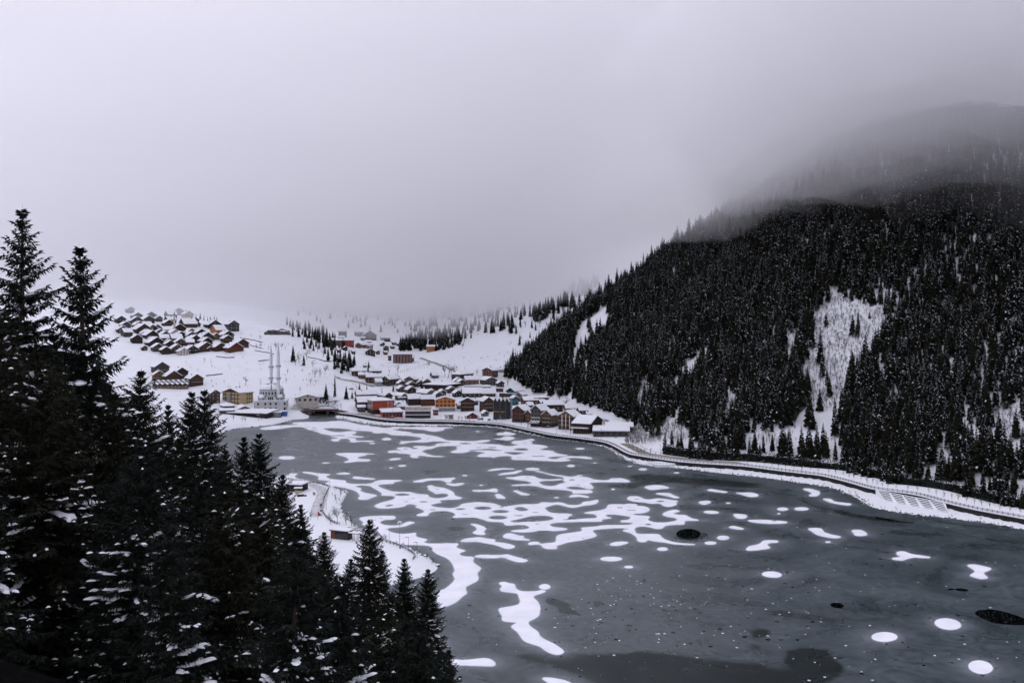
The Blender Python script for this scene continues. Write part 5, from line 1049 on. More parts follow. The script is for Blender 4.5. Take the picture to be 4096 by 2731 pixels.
T(CM,135,330,540,700,2.8,30,'hip-roofed pavilion deep in snow before the school','pavilion','pavilion', roof='h', rh=2.2, wm=GREYTIMBER, floors=1, nf=2, ns=2, wstyle='dark')
T(CM,430,640,950,765,2.6,25,'wide low pavilion with dark double gables before the mosque','pavilion','pavilion', roof='y', rh=2.4, wm=DKTIMBER, floors=0, nf=0, ns=2)
T(CM,-40,230,545,800,2.2,20,'snow-buried flat shed below the hip-roofed pavilion','shed','shed', roof='f', wm=GREYTIMBER, floors=0, nf=0, ns=0, snow=.6)
T(CM,190,1330,1420,905,3.6,-14,'long dark lakeside shelter with a broad snow roof below the mosque','shelter','shelter', roof='f', wm=DARK, floors=1, nf=0, ns=0, snow=.6, slope=1.6, ov=1.6)
T(CM,1420,1440,1660,870,3.2,6,'open glazed cafe with flat snow roof beside the bridge road','cafe','cafe', roof='f', wm=DARK, floors=1, nf=5, ns=0, wstyle='white', ww=1.4, wh=2.2)
T(CM,1650,1660,1800,850,3.2,6,'blue-fronted stall with flat snow roof beside the bridge road','stall','stall', roof='f', wm=BLUE, floors=0, nf=0, ns=0)
# arched bridge over the inflow
bp_ = hit(1290, 1668, 700); yb = G(1290,1660,0).y
br = thing('road_bridge', 'dark concrete road bridge with snowy parapets over the inflow', 'bridge', (G(1290,1662,0).x, yb+2, 0), R(3))
hw = (1322-1232)/FPX*yb/2
mb = MB(); mb.box(-hw-2,hw+2,-4,6,3.6,4.9); mb.build('deck', DKSTONE, br)
mb = MB(); mb.box(-hw-2,hw+2,-4.35,-4.02,4.3,5.3,0); mb.box(-hw-2,hw+2,-4.45,-3.95,5.305,5.6,1); mb.build('parapet', [MAROON, SNOW], br)
mb = MB(); n_ = 12; pts = [(-hw*.95,5.3)]+[(-hw*.95+hw*1.9*k/n_, 5.3+1.9*math.sin(math.pi*k/n_)) for k in range(n_+1)]
for a, b in zip(pts[1:], pts[2:]): mb.bar((a[0],6.3,a[1]),(b[0],6.3,b[1]),.5,.5,0); mb.bar((a[0],6.3,a[1]+.4),(b[0],6.3,b[1]+.4),.55,.3,1)
mb.build('arch_railing', [DKSTONE, SNOW], br)
for sx in (-1,1):
    mb = MB(); mb.box(sx*hw-(5 if sx < 0 else -0), sx*hw+(0 if sx < 0 else 5), -4.2, 7, -2, 3.6); mb.build('abutment', DKSTONE, br)
mb = MB(); mb.box(hw*.25,hw*.45,-3,5,-2,3.6); mb.build('pier', DKSTONE, br)
mb = MB(); mb.box(-hw,hw,8,9,-2,3.7); mb.build('opening_shade', DARK, br)  # added dark panel closing the opening, stands in for the shade underneath
for sx, L_ in ((-1,26),(1,18)):
    mb = MB(); mb.add([(sx*(hw+5),-4.2,-2),(sx*(hw+5+L_),-4.2-(9 if sx < 0 else 5),-2),(sx*(hw+5+L_),-4.2-(9 if sx < 0 else 5),2.4),(sx*(hw+2),-4.2,4.6),
        (sx*(hw+5),-3.2,-2),(sx*(hw+5+L_),-3.2-(9 if sx < 0 else 5),-2),(sx*(hw+5+L_),-3.2-(9 if sx < 0 else 5),2.4),(sx*(hw+2),-3.2,4.6)], [(0,1,2,3),(4,7,6,5),(3,2,6,7),(1,5,6,2),(0,3,7,4),(0,4,5,1)]); mb.build('wing_wall', DKSTONE, br)
# ================================================================== promenade, road, fence, hedge
def ribbon(name, line, o0, o1, z, m_, parent=None, thick=0, zb=None):
    a = offset_line(line, o0); b = offset_line(line, o1); n = len(line); mb = MB()
    vs = [(x,y,z) for x, y in a]+[(x,y,z) for x, y in b]; fs = [(i,i+1,n+i+1,n+i) for i in range(n-1)]
    if thick:
        vs += [(x,y,z-thick) for x, y in a]+[(x,y,z-thick) for x, y in b]
        fs += [(i,2*n+i,2*n+i+1,i+1) for i in range(n-1)]+[(n+i,n+i+1,3*n+i+1,3*n+i) for i in range(n-1)]
    mb.add(vs, fs); return mb.build(name, m_, parent)
fl = [Vector((x,y,0)) for x, y in FENCE]; fl = [(p.x,p.y) for p in resample(fl, 2.2)]
WALLM = mat('quay_stone', (.022,.021,.021), .85, scale=.9, col2=(.010,.010,.010), bump=.08)
wall = tag(ribbon('quay_wall', fl, -1.3, -.7, PROM_Z-.02, WALLM, thick=3.4), 'dark stone quay wall curving along the far shore of the lake', 'wall')
tag(ribbon('promenade', fl, -1.45, 5.2, PROM_Z+.14, SNOW, thick=.16), kind='structure')
SLUSH = mat('slushy_asphalt', (.20,.19,.18), .6, scale=.35, col2=(.42,.41,.41), stretch=(1,1,1))
SANDED = mat('sanded_road', (.33,.29,.23), .7, scale=.22, col2=(.12,.115,.11))
tag(ribbon('lake_road', fl, 6.2, 12.2, PROM_Z+.02, SANDED, thick=1.5), kind='structure')
tag(ribbon('verge', fl, 12.2, 17.5, PROM_Z-.02, SNOW, thick=1.5), kind='structure')
# fence of crossed panels
mb = MB()
for z in (.45,.95): mb.box(0,2.2,-.04,.04,z-.05,z+.05,0)
mb.bar((0.05,0,.1),(2.15,0,.92),.07,.07,0); mb.bar((0.05,0,.92),(2.15,0,.1),.07,.07,0)
mb.box(-.08,.08,-.08,.08,0,1.15,0); mb.box(-.1,.1,-.1,.1,1.155,1.27,1); mb.box(.1,2.1,-.05,.05,1.005,1.07,1)
FPAN = mb.mesh('fence_panel', [IRON, SNOW])
def fence(label, line, z, every=1):
    t = thing('wooden_fence', label, 'fence', (line[0][0], line[0][1], 0))
    for (ax,ay), (bx,by) in zip(line, line[1:]):
        o = link('fence_panel', FPAN, t, (ax-line[0][0], ay-line[0][1], z if not callable(z) else z(ax,ay))); o.rotation_euler = (0,0,math.atan2(by-ay,bx-ax)); o.scale = (math.hypot(bx-ax,by-ay)/2.2,1,1)
    return t
vis = [p for p in fl if CXP+p[0]/p[1]*FPX < 4200]
fence('dark lattice fence with snow-capped posts running along the far promenade', vis[:300], PROM_Z+.14)
# snowy boulders along the water's edge: more than one could count
def boulders(name, pts, seed, smin, smax, spread, zoff=0.0):
    r = random.Random(seed); rock = MB(); sn = MB()
    for (x, y, inx, iny) in pts:
        s = r.uniform(smin, smax)*(1.6 if r.random() < .12 else 1); o = r.uniform(-.4, spread); cx, cy_ = x+inx*o+r.uniform(-.6,.6), y+iny*o+r.uniform(-.6,.6); z = zoff+o*.14+s*.12
        n = 6; ring = []; sq = [r.uniform(.75,1.2) for _ in range(n)]; a0 = r.random()*6
        lo = [(cx+s*sq[k]*math.cos(a0+k*6.283/n), cy_+s*sq[k]*math.sin(a0+k*6.283/n), z-s*.7) for k in range(n)]
        mi = [(cx+s*.9*sq[k]*math.cos(a0+k*6.283/n), cy_+s*.9*sq[k]*math.sin(a0+k*6.283/n), z+s*r.uniform(.15,.4)) for k in range(n)]
        up = [(cx+s*.5*sq[k]*math.cos(a0+k*6.283/n), cy_+s*.5*sq[k]*math.sin(a0+k*6.283/n), z+s*.62) for k in range(n)]
        rock.add(lo+mi+up, [(k,(k+1)%n,n+(k+1)%n,n+k) for k in range(n)]+[(n+k,n+(k+1)%n,2*n+(k+1)%n,2*n+k) for k in range(n)]+[tuple(2*n+k for k in range(n))])
        g = .97; m2 = [(cx+(v[0]-cx)*g, cy_+(v[1]-cy_)*g, v[2]+.05) for v in mi]; u2 = [(v[0],v[1],v[2]+s*.22) for v in up]
        sn.add(m2+u2, [(k,(k+1)%n,n+(k+1)%n,n+k) for k in range(n)]+[tuple(n+k for k in range(n))])
    o = tag(rock.build(name, ROCK, fix=False), 'jumble of dark snow-capped boulders along the waterline', kind='stuff'); sn.build('boulder_snow', SNOW_S, o, smooth=True, fix=False); return o
def shore_pts(px_line, step, sgn=1):
    w = [G(*p) for p in px_line]; w = resample(catmull([(p.x,p.y,0) for p in w], 3, False), step); out = []
    for a, b in zip(w, w[1:]):
        d = (b-a).normalized(); out.append((a.x, a.y, -d.y*sgn, d.x*sgn))
    return out
i0 = SHORE_FAR_PX.index((1352,1675))
sp_ = shore_pts(SHORE_FAR_PX[i0:], .75); boulders('shore_boulders', [q for q in sp_ if CXP+q[0]/q[1]*FPX < 2450], 1, .25, .6, 2.6); boulders('shore_boulders', [q for q in sp_ if CXP+q[0]/q[1]*FPX >= 2450], 6, .14, .36, 2.4); 
boulders('shore_boulders', shore_pts(SHORE_FAR_PX[1:7], 1.0), 2, .3, .7, 3.0)
boulders('shore_boulders', shore_pts(SHORE_NEAR_PX[:13], .7), 3, .25, .6, 1.6)
# snow apron on the bank so it reads white between stones
hl = [(x,y) for x, y in fl if CXP+x/y*FPX > 2565]
def hedge(name, label, line, o0, o1, h, seed, z=PROM_Z):
    """a clipped conifer hedge: needle clumps over a dark core, with dabs of snow"""
    r = random.Random(seed); t = thing(name, label, 'hedge', (line[0][0], line[0][1], 0)); ox, oy = line[0]
    core = MB(); a = offset_line(line, o0+.5); b = offset_line(line, o1-.5); n = len(line); hh = [h*r.uniform(.8,.95) for _ in range(n)]
    vs = [(x-ox,y-oy,z-1) for x,y in a]+[(x-ox,y-oy,z-1) for x,y in b]+[(x-ox,y-oy,z+hh[i]*.72) for i,(x,y) in enumerate(a)]+[(x-ox,y-oy,z+hh[i]*.72) for i,(x,y) in enumerate(b)]
    core.add(vs, [(i,i+1,2*n+i+1,2*n+i) for i in range(n-1)]+[(n+i+1,n+i,3*n+i,3*n+i+1) for i in range(n-1)]+[(2*n+i,2*n+i+1,3*n+i+1,3*n+i) for i in range(n-1)])
    core.build('core', NEEDLE, t)
    lf = MB(); sn = MB()
    for i in range(n-1):
        for k in range(90):
            u = r.random(); v = r.random(); f = r.random(); face = r.random()
            ax, ay = a[i][0]+(a[i+1][0]-a[i][0])*u-ox, a[i][1]+(a[i+1][1]-a[i][1])*u-oy; bx, by = b[i][0]+(b[i+1][0]-b[i][0])*u-ox, b[i][1]+(b[i+1][1]-b[i][1])*u-oy
            if face < .55: p = Vector((ax,ay,z+hh[i]*v*.95))
            else: p = Vector((ax+(bx-ax)*f, ay+(by-ay)*f, z+hh[i]*.72+r.uniform(-.1,1.5)*(1+.5*math.sin(i*.7))))
            s = r.uniform(.3,.75); q = [p+Vector((r.uniform(-s,s),r.uniform(-s,s),r.uniform(-.2,s*1.2))) for _ in range(3)]; lf.add(q, [(0,1,2)])
            if r.random() < (.06 if face >= .55 else .02): c = p+Vector((r.uniform(-.3,.3),r.uniform(-.3,.3)-.2,.35)); e = r.uniform(.12,.3); sn.add([c+Vector((-e,-e*.5,0)),c+Vector((e,-e*.5,0)),c+Vector((e,e*.5,.1)),c+Vector((-e,e*.5,.1))], [(0,1,2,3)])
    lf.build('foliage', NEEDLE, t, fix=False); sn.build('snow', SNOW_S, t, fix=False); return t
hedge('conifer_hedge', 'tall dark conifer hedge lining the far side of the lake road', hl, 14.5, 20.5, 5.6, 5)
# stepped seating at the bend
am_a, am_b = G(3508,1958,PROM_Z), G(3770,2006,PROM_Z)
st_t = thing('stepped_seating', 'snow-covered terraced seating steps going down to the lake', 'steps', am_a)
ux = (am_b-am_a); LW = ux.length; ux.normalize(); uy = Vector((ux.y,-ux.x,0))
uy = Vector((-.18,-1,0)).normalized()
ramp = MB(); RP = [ux*x+uy*y for x, y in ((-1,1.0),(LW+1,1.0),(LW-2,16.5),(1,16.5))]
ramp.add([(RP[0].x,RP[0].y,.02),(RP[1].x,RP[1].y,.02),(RP[2].x,RP[2].y,-2.75),(RP[3].x,RP[3].y,-2.75)]+[(q.x,q.y,-4) for q in RP], [(0,1,2,3),(2,3,7,6),(0,3,7,4),(1,2,6,5)]); ramp.build('snow_ramp', SNOW, st_t)
for k in range(6):
    z1 = -.42*k; y0, y1 = 1.4+k*2.1, 1.4+(k+1)*2.1
    for q in range(5):
        x0 = LW*q/5+.4+k*.12; x1 = LW*(q+1)/5-1.0-k*.12; mb = MB()
        for ya, yb, za, mi in ((y0,y1,z1,0),(y0,y1-.10,z1+.10,1)):
            P8 = [ux*x+uy*y for x, y in ((x0,ya),(x1,ya),(x1,yb),(x0,yb))]; zl = za-.75 if mi == 0 else za-.098
            mb.add([(p_.x,p_.y,zl) for p_ in P8]+[(p_.x,p_.y,za) for p_ in P8], [(0,1,5,4),(1,2,6,5),(2,3,7,6),(3,0,4,7),(4,5,6,7)], mi)
        mb.build('step', [DKSTONE, SNOW], st_t)
# sunken landing with a ramp at the first bend
ld = thing('lower_landing', 'small lower quay landing with a ramp under the promenade bend', 'landing', G(2640,1858,.9))
mb = MB(); pts = [G(2590,1846,.9)-G(2640,1858,.9), G(2625,1862,.9)-G(2640,1858,.9), G(2680,1861,.9)-G(2640,1858,.9), G(2725,1849,.9)-G(2640,1858,.9)]
mb.add([(p.x,p.y,.35) for p in pts]+[(p.x,p.y,-2) for p in pts], [(0,1,2,3),(0,1,5,4),(1,2,6,5),(2,3,7,6)]); mb.build('platform', SNOW, ld)
mb = MB()
for a, b in zip(pts, pts[1:]):
    for k in range(5): q = a.lerp(b, k/4); mb.bar((q.x,q.y,.35),(q.x,q.y,1.4),.08)
    mb.bar((a.x,a.y,1.4),(b.x,b.y,1.4),.09)
mb.build('railing', IRON, ld)

# ------------------------------------------------------------------ bare broadleaf trees
def bare_tree(seed, h, spread=.5, dens=5, snow=.0):
    r = random.Random(seed); mb = MB()
    def grow(p, d, L, rad, lev):
        n = 3; pts = [p]; q = p.copy(); dd = d.copy()
        for i in range(n): dd = (dd+Vector((r.uniform(-.18,.18),r.uniform(-.18,.18),r.uniform(-.02,.14)))).normalized(); q = q+dd*L/n; pts.append(q.copy())
        mb.tube(pts, [rad*(1-.22*i) for i in range(n+1)], 4 if lev < 2 else 3, 0, False)
        if snow and lev >= 1 and r.random() < snow: mb.add([pts[1]+Vector((-.05,0,rad)),pts[1]+Vector((.05,0,rad)),pts[2]+Vector((.05,0,rad)),pts[2]+Vector((-.05,0,rad))], [(0,1,2,3)], 1)
        if lev >= 4: return
        k = dens if lev > 0 else dens+3
        for i in range(k):
            t = r.uniform(.3,1.0) if lev else r.uniform(.32,1.0); j = min(int(t*n), n-1); b = pts[j].lerp(pts[j+1], t*n-j)
            ax = Vector((r.uniform(-1,1),r.uniform(-1,1),r.uniform(.05,.75))).normalized(); nd = (dd*.55+ax*spread*1.5).normalized()
            if lev >= 3 and i > 2: break
            grow(b, nd, L*r.uniform(.45,.72)*(1-.25*t if lev == 0 else 1), rad*.46, lev+1)
    grow(Vector((0,0,-.3)), Vector((0,0,1)), h*.55, h*.018, 0)
    zm = max(v[2] for v in mb.v); mb.v = [(v[0]*h/zm,v[1]*h/zm,v[2]*h/zm) for v in mb.v]
    return mb.mesh('bare_tree', [TWIG, SNOW_S])
BARE = [bare_tree(1, 8, .5, 4), bare_tree(2, 8, .65, 4), bare_tree(3, 8, .42, 5), bare_tree(4, 8, .8, 4, .3)]
def bare(px, py, hpx, label, v=0, group=None, name='bare_tree', cat='tree', p=None):
    p = p or hit(px, py); o = link(name, BARE[v % 4], None, p, rnd.uniform(0,6.28)); s = hpx*p.y/FPX/8; o.scale = (s*rnd.uniform(.9,1.15),)*2+(s,)
    return tag(o, label, cat, group)
def con(px, py, hpx, label, v=0, group=None, p=None, wide=1.0):
    p = p or hit(px, py); o = link('spruce', FAR[v % 6], None, p, rnd.uniform(0,6.28)); s = hpx*p.y/FPX/17.3; o.scale = (s*wide,s*wide,s); return tag(o, label, 'tree', group)
c2 = lambda x, y: (C2[0]+x*C2[2], C2[1]+y*C2[2]); c3 = lambda x, y: (C3[0]+x*C3[2], C3[1]+y*C3[2]); c1 = lambda x, y: (C1[0]+x*C1[2], C1[1]+y*C1[2])
for x, y, h, lab in [(107,825,14,'small bare shrub at the lower left of the snowy field'),(632,865,36,'gnarled bare tree with a pale trunk leaning left of the minarets'),(1297,698,27,'small feathery bare tree highest on the field right of the minarets'),(1272,836,26,'round bare tree close right of the near minaret'),(1520,670,18,'tiny bare tree alone in mid field'),(1648,860,28,'bare tree near the right end of the field'),(1740,850,20,'stunted bare tree at the right end of the field'),(1492,982,28,'round bare tree at the foot of the field')]:
    bare(*c2(x,y), h, lab, rnd.randint(0,3))
bare(*c1(1555,1130), 28, 'lone round bare tree on the snow below the village', 1)
for i, (x, y, h) in enumerate([(1110,320,38),(800,300,28),(1200,300,28),(860,300,30),(870,150,22),(1000,300,18)]): bare(*c2(x,y), h, 'bare tree on the terraces below the village, '+ORD[i]+' of the scattered six', i, 'bare trees on the terraces')
for i, (x, y, h) in enumerate([(1720,740,40),(1800,750,45),(1880,700,45),(1600,470,45),(1480,520,50),(1700,600,40),(1420,560,40),(1850,420,40),(1640,330,45),(1760,360,42)]): bare(*c2(x,y), h, 'bare leafless tree crowding the edge of the ravine', i, 'bare trees along the ravine edge')
for i, (x, y, h) in enumerate([(1135,670,36),(1005,690,22),(1880,740,55),(1930,745,60),(2040,735,55),(1980,740,50),(2160,300,28),(2180,190,50)]): bare(*c3(x,y), h, ['solitary bare tree on the slope above the dormered lodge','small bare tree left of the solitary slope tree','bare tree, leftmost of the clump on the white hill','tallest bare tree of the clump on the white hill','bare tree, rightmost of the clump on the white hill','thin bare tree inside the clump on the white hill','shrubby bare tree near the hill crest','bare tree standing on the hill crest'][i], i)
bare(CU[0]+1340*CU[2], CU[1]+420*CU[2], 56, 'wide spreading bare tree at the forest edge above the town', 1)
bare(CU[0]+520*CU[2], CU[1]+150*CU[2], 28, 'small bare tree left of the tall red-brown house', 0)
for i, (x, y) in enumerate([(30,1380),(110,1385),(215,1385),(330,1385),(560,1385),(670,1390),(1060,1400),(1150,1400),(1210,1400),(1290,1400)]): bare(CU[0]+x*CU[2], CU[1]+y*CU[2], 26, 'thin bare sapling on the quay lawn before the hotels', i, 'bare saplings on the quay lawn')
for i, (x, y) in enumerate([(440,950),(700,1000),(640,1010),(880,1020),(990,1050),(1100,1060),(1560,1130),(1650,1150),(1750,1170)]): bare(CV[0]+x*CV[2], CV[1]+y*CV[2], 30, 'thin bare sapling between the quay fence and the hotel row', i, 'bare saplings by the hotel row')
for i, (x, y, h) in enumerate([(540,960,60),(770,990,55),(830,1000,50),(1130,960,70),(1200,950,70)]): bare(CM[0]+x*CM[2], CM[1]+y*CM[2], h*.5, 'bare waterside tree before the dark shelter, '+ORD[i]+' from the left', i, 'bare trees before the shelter')
ol = offset_line(fl, 5.0); k = 0
for i, (x, y) in enumerate(ol):
    px_ = CXP+x/y*FPX
    if px_ < 2520 or px_ > 4100 or i % 2: continue
    o = link('bare_sapling', BARE[i % 3], None, (x+rnd.uniform(-.4,.4), y+rnd.uniform(-.4,.4), PROM_Z+.1), rnd.uniform(0,6)); s = rnd.uniform(3.2,4.6)/8; o.scale = (s*.6,s*.6,s); k += 1
    tag(o, 'thin bare sapling in the row between promenade and lake road', 'tree', 'saplings along the lake road')
for i, (px_, py_, h) in enumerate([(2560,1700,75),(2530,1712,60),(2590,1690,55),(2880,1740,60),(2960,1740,55),(3080,1770,50),(3180,1720,80),(3215,1640,60),(3290,1600,50),(3320,1500,45),(3380,1400,40),(3420,1330,38),(3300,1420,40),(3350,1280,36),(3260,1560,50),(3240,1660,60),(3700,1840,70),(4040,1700,80),(4000,1740,70),(2240,1600,70),(2290,1560,70),(2330,1500,60),(2380,1440,50),(2270,1640,60),(2340,1620,65),(2420,1640,60)]):
    bare(px_, py_, h, 'bare brush tree growing in the snowy gullies of the mountainside', i, 'bare trees in the mountain gullies')
# conifers of the town
for i, (x, y, h, lab) in enumerate([(15,1140,70,'pointed spruce beside the small white cottage'),(335,1085,52,'slim spruce left of the brown timber house'),(425,1070,30,'small spruce sapling beside the slim spruce'),(540,985,44,'broad spruce standing alone on the snow beside the valley road, left of two'),(655,985,36,'smaller spruce on the snow beside the valley road, right of two'),(685,660,48,'tall spruce at the mouth of the ravine'),(1205,960,48,'dark spruce in front of the white-railed hotel'),(1070,970,36,'bushy spruce in front of the long dark hotel'),(1520,930,40,'dark spruce left of the big hip-roofed hotel'),(2085,155,34,'spruce on the skyline of the white hill, left of two'),(2290,130,34,'spruce on the skyline of the white hill, right of two')]):
    con(*c3(x,y), h, lab, i)
con(*c3(155,1070), 100, 'very tall thin conifer with a bare trunk beside the bridge', 3, wide=.42)
con(*c2(2215,1085), 54, 'dark spruce behind the small white cottage', 2)
for i, (x, y, h) in enumerate([(1380,500,70),(1375,110,45),(1470,110,40),(1550,560,50),(1540,230,35),(1600,200,35),(1670,240,40),(1740,270,40),(1560,300,38),(1700,330,35),(1880,380,45),(1860,280,40),(1930,480,55),(1990,400,45),(2040,500,60),(2080,600,70),(2120,520,70),(2170,640,75),(2200,560,65),(2240,660,70),(2280,600,60),(2320,660,60),(2030,620,55),(2340,560,50),(1980,330,40),(1790,300,36),(1650,290,34),(2260,480,50),(2140,690,60)]):
    con(*c2(x,y), h, 'dark spruce in the dense stand filling the ravine', i, 'spruces in the ravine')
for i, (x, y, h) in enumerate([(1360,370,18),(1420,390,22),(1490,400,28),(1550,420,22),(1610,430,20),(1655,440,24),(1720,460,30),(1765,470,30)]):
    con(*c1(x,y), h, 'spruce in the foggy row above the village, '+ORD[i]+' from the left', i, 'row of spruces above the village')
for i in range(26):
    px_ = rnd.uniform(2050,2330); py_ = 1345-(px_-2050)*.42+rnd.uniform(-30,60)
    (con if i % 2 else bare)(px_, py_, rnd.uniform(28,46), ('spruce' if i % 2 else 'bare tree')+' scattered on the upper white hill below the fog', i, ('spruces' if i % 2 else 'bare trees')+' on the upper white hill')
for i in range(70):                                            # young plantation behind the hedge
    px_ = 2600+i*21+rnd.uniform(-12,12); p = None; lo = offset_line(fl, 23+rnd.uniform(0,8)); b_ = min(lo, key=lambda q: abs(CXP+q[0]/q[1]*FPX-px_))
    if 3150 < px_ < 3360: continue
    con(0, 0, rnd.uniform(55,110), 'young spruce in the planted row behind the hedge', i, 'young spruces behind the hedge', p=Vector((b_[0], b_[1], ground_z(*b_))))
# dark wood fading into the fog at the head of the valley, and on the left ridge
rs = np.random.RandomState(8); P_, Q_ = [], []
def mass(poly, n, y0, hscale):
    xs = [p[0] for p in poly]; ys = [p[1] for p in poly]; X_ = []; 
    while len(X_) < n:
        a = rs.uniform(min(xs),max(xs)); b = rs.uniform(min(ys),max(ys))
        if in_poly(np.array([a]),np.array([b]),poly)[0]: X_.append((a,b))
    for a, b in X_:
        p = hit(a, b); P_.append(tuple(p)); Q_.append(hscale*rs.uniform(.7,1.2))
mass([(1180,1270),(1480,1335),(1650,1330),(1650,1270),(1200,1225)], 40, 1000, .7)
mass([(1650,1340),(2050,1335),(2150,1230),(1700,1240)], 130, 1000, .9)
mass([(1590,1405),(1620,1370),(1700,1350),(1880,1350),(1830,1385),(1760,1405)], 150, 1000, .95)
mass([(1130,1290),(1300,1330),(1380,1400),(1330,1400),(1200,1340)], 70, 1000, .8)
mass([(2100,1280),(2300,1150),(2420,1120),(2300,1230),(2150,1290)], 120, 1000, .9)
fw = instance_mass('far_wood', P_, Q_, rs.uniform(0,6.28,len(P_)), rs.randint(0,6,len(P_)), protos, 'dark conifer wood dissolving into the fog at the head of the valley')
# brush: leafless scrub on the gully snow and the banks
brp = BARE[3]
sx_, sy_ = [], []
bx, by = scatter(60, 420, 380, 900, 1.9, 31); bz = terr_i(bx, by); bpx = CXP+bx/by*FPX; bpy_ = HZ+(EYE-bz)/by*FPX
sel = np.zeros(len(bx), bool)
for poly in CLEAR: sel |= in_poly(bpx, bpy_, poly)
sel &= (rs.rand(len(bx)) > .2) & ~in_poly(bpx, bpy_, [(3190,1660),(3340,1640),(3350,1760),(3170,1760)])
bo = [o for o in bpy.data.objects if o.data is BARE[3]][:1]+[o for o in bpy.data.objects if o.data is BARE[1]][:1]
instance_mass('gully_scrub', np.stack([bx,by,bz],1)[sel], rs.uniform(.25,.6,sel.sum()), rs.uniform(0,6,sel.sum()), rs.randint(0,2,sel.sum()), bo, 'pale leafless scrub covering the snowy gullies of the mountain')

# leafless bushes on the stony bank
bk = [q for q in sp_ if rs.rand() < .16]
P2 = [(x+ix_*rs.uniform(.5,3), y+iy_*rs.uniform(.5,3), .15) for x, y, ix_, iy_ in bk]
instance_mass('bank_scrub', P2, rs.uniform(.10,.26,len(P2)), rs.uniform(0,6,len(P2)), rs.randint(0,2,len(P2)), bo, 'thin leafless bushes growing among the shore boulders')
# scrub dotted over the open snow slopes
P3 = []
for _ in range(800):
    a, b = rs.uniform(560,2150), rs.uniform(1330,1600); q = hit(a, b)
    if q.y > 830 and fbm(np.array([q.x]), np.array([q.y]), 70, 3, 41)[0] > .05: P3.append(tuple(q))
instance_mass('slope_scrub', P3, rs.uniform(.10,.42,len(P3)), rs.uniform(0,6,len(P3)), rs.randint(0,2,len(P3)), bo, 'scattered leafless scrub on the snowy slopes round the town')
for i, px_ in enumerate([2760,2800,2835,3390,3420,3455,3480,3530,3560,4010,4060,4100,3860]):
    lo = offset_line(fl, 13.2+rnd.uniform(-.6,1)); b_ = min(lo, key=lambda q: abs(CXP+q[0]/q[1]*FPX-px_))
    con(0, 0, rnd.uniform(70,115), 'dark spruce growing in front of the hedge beside the lake road', i, 'spruces in front of the hedge', p=Vector((b_[0], b_[1], PROM_Z-.1)), wide=1.2)
def fence_posts(label, pxs_):
    pts = [hit(*p) for p in pxs_]; pts = resample([tuple(p) for p in pts], 3.5); t = thing('field_fence', label, 'fence', pts[0])
    for q in pts:
        z = ground_z(q.x, q.y); mb = MB(); mb.box(-.12,.12,-.12,.12,-.3,1.3); mb.build('post', TWIG, t, loc=(q.x-pts[0].x, q.y-pts[0].y, z-pts[0].z))
fence_posts('line of fence posts climbing the white hill, upper line', [c3(1010,590),c3(1150,560),c3(1300,510)])
fence_posts('line of fence posts climbing the white hill, middle line', [c3(1150,660),c3(1350,605),c3(1580,545)])
fence_posts('line of fence posts crossing the white hill, lower line', [c3(1150,690),c3(1400,625),c3(1640,585)])
fence_posts('pale fence posts along the foot of the field behind the mosque', [c2(1420,1025),c2(1560,1018),c2(1660,1012)])

# bushes on the near spit and beside the lake road
P4 = []
for x, y, ix_, iy_ in shore_pts(SHORE_NEAR_PX[:13], 1.2):
    if rs.rand() < .35: o_ = rs.uniform(.5,5); P4.append((x+ix_*o_, y+iy_*o_, max(ground_z(x+ix_*o_, y+iy_*o_), .1)))
for x, y in offset_line(fl, 13.4):
    if CXP+x/y*FPX > 2450 and rs.rand() < .5: P4.append((x+rs.uniform(-1,1), y+rs.uniform(-1,1), PROM_Z))
instance_mass('waterside_bushes', P4, rs.uniform(.12,.36,len(P4)), rs.uniform(0,6,len(P4)), rs.randint(0,2,len(P4)), bo, 'leafless bushes dotted along the near spit and the lake road')
# ================================================================== peninsula on the near shore
C5 = (1060,1800,800/2091.0)
c5 = lambda x, y: (C5[0]+x*C5[2], C5[1]+y*C5[2])
def gp(x, y, z=1.6): return G(*c5(x,y), z)
f1 = [gp(*p) for p in [(120,300),(190,312),(400,345),(560,362),(650,382),(666,412),(640,470),(610,540),(600,640),(640,720),(720,780),(800,802)]]
f2 = [gp(*p) for p in [(1190,968),(1300,990),(1420,1025),(1500,1060),(1556,1110),(1570,1150),(1530,1200)]]
for fl_, lab in ((f1,'dark lattice fence curving round the upper point of the near shore'),(f2,'dark lattice fence curving round the lower point of the near shore')):
    l2 = [(p.x,p.y) for p in resample(catmull([tuple(p) for p in fl_], 5, False), 1.9)]; fence(lab, l2, lambda x, y: max(ground_z(x,y), .3))
def street_lamp(p, h, label, flip=1):
    t = thing('street_lamp', label, 'street lamp', p, 0, 'street lamps on the near shore'); mb = MB(); mb.tube([(0,0,-.5),(0,0,h)], [.07,.05], 6); mb.build('pole', IRON, t)
    mb = MB(); mb.box(-1.05*flip if flip > 0 else 0, .06 if flip > 0 else 1.05, -.09,.09,h-.02,h+.10,0); mb.box(-1.0*flip if flip > 0 else 0, 0 if flip > 0 else 1.0, -.07,.07,h+.105,h+.16,1); mb.build('lamp_head', [IRON, SNOW], t)
for i, (x, y, h) in enumerate([(180,312,5.0),(365,337,5.0),(553,362,5.2),(678,410,5.2),(628,500,5.2),(612,575,4.5),(640,640,4.5),(1298,985,4.8),(1500,1050,4.6),(1590,1152,5.0)]):
    p = gp(x,y); p.z = max(ground_z(p.x,p.y),.2); street_lamp(p, h, 'dark angular lamp post on the near shore, '+ORD[i]+' along the curving fences')
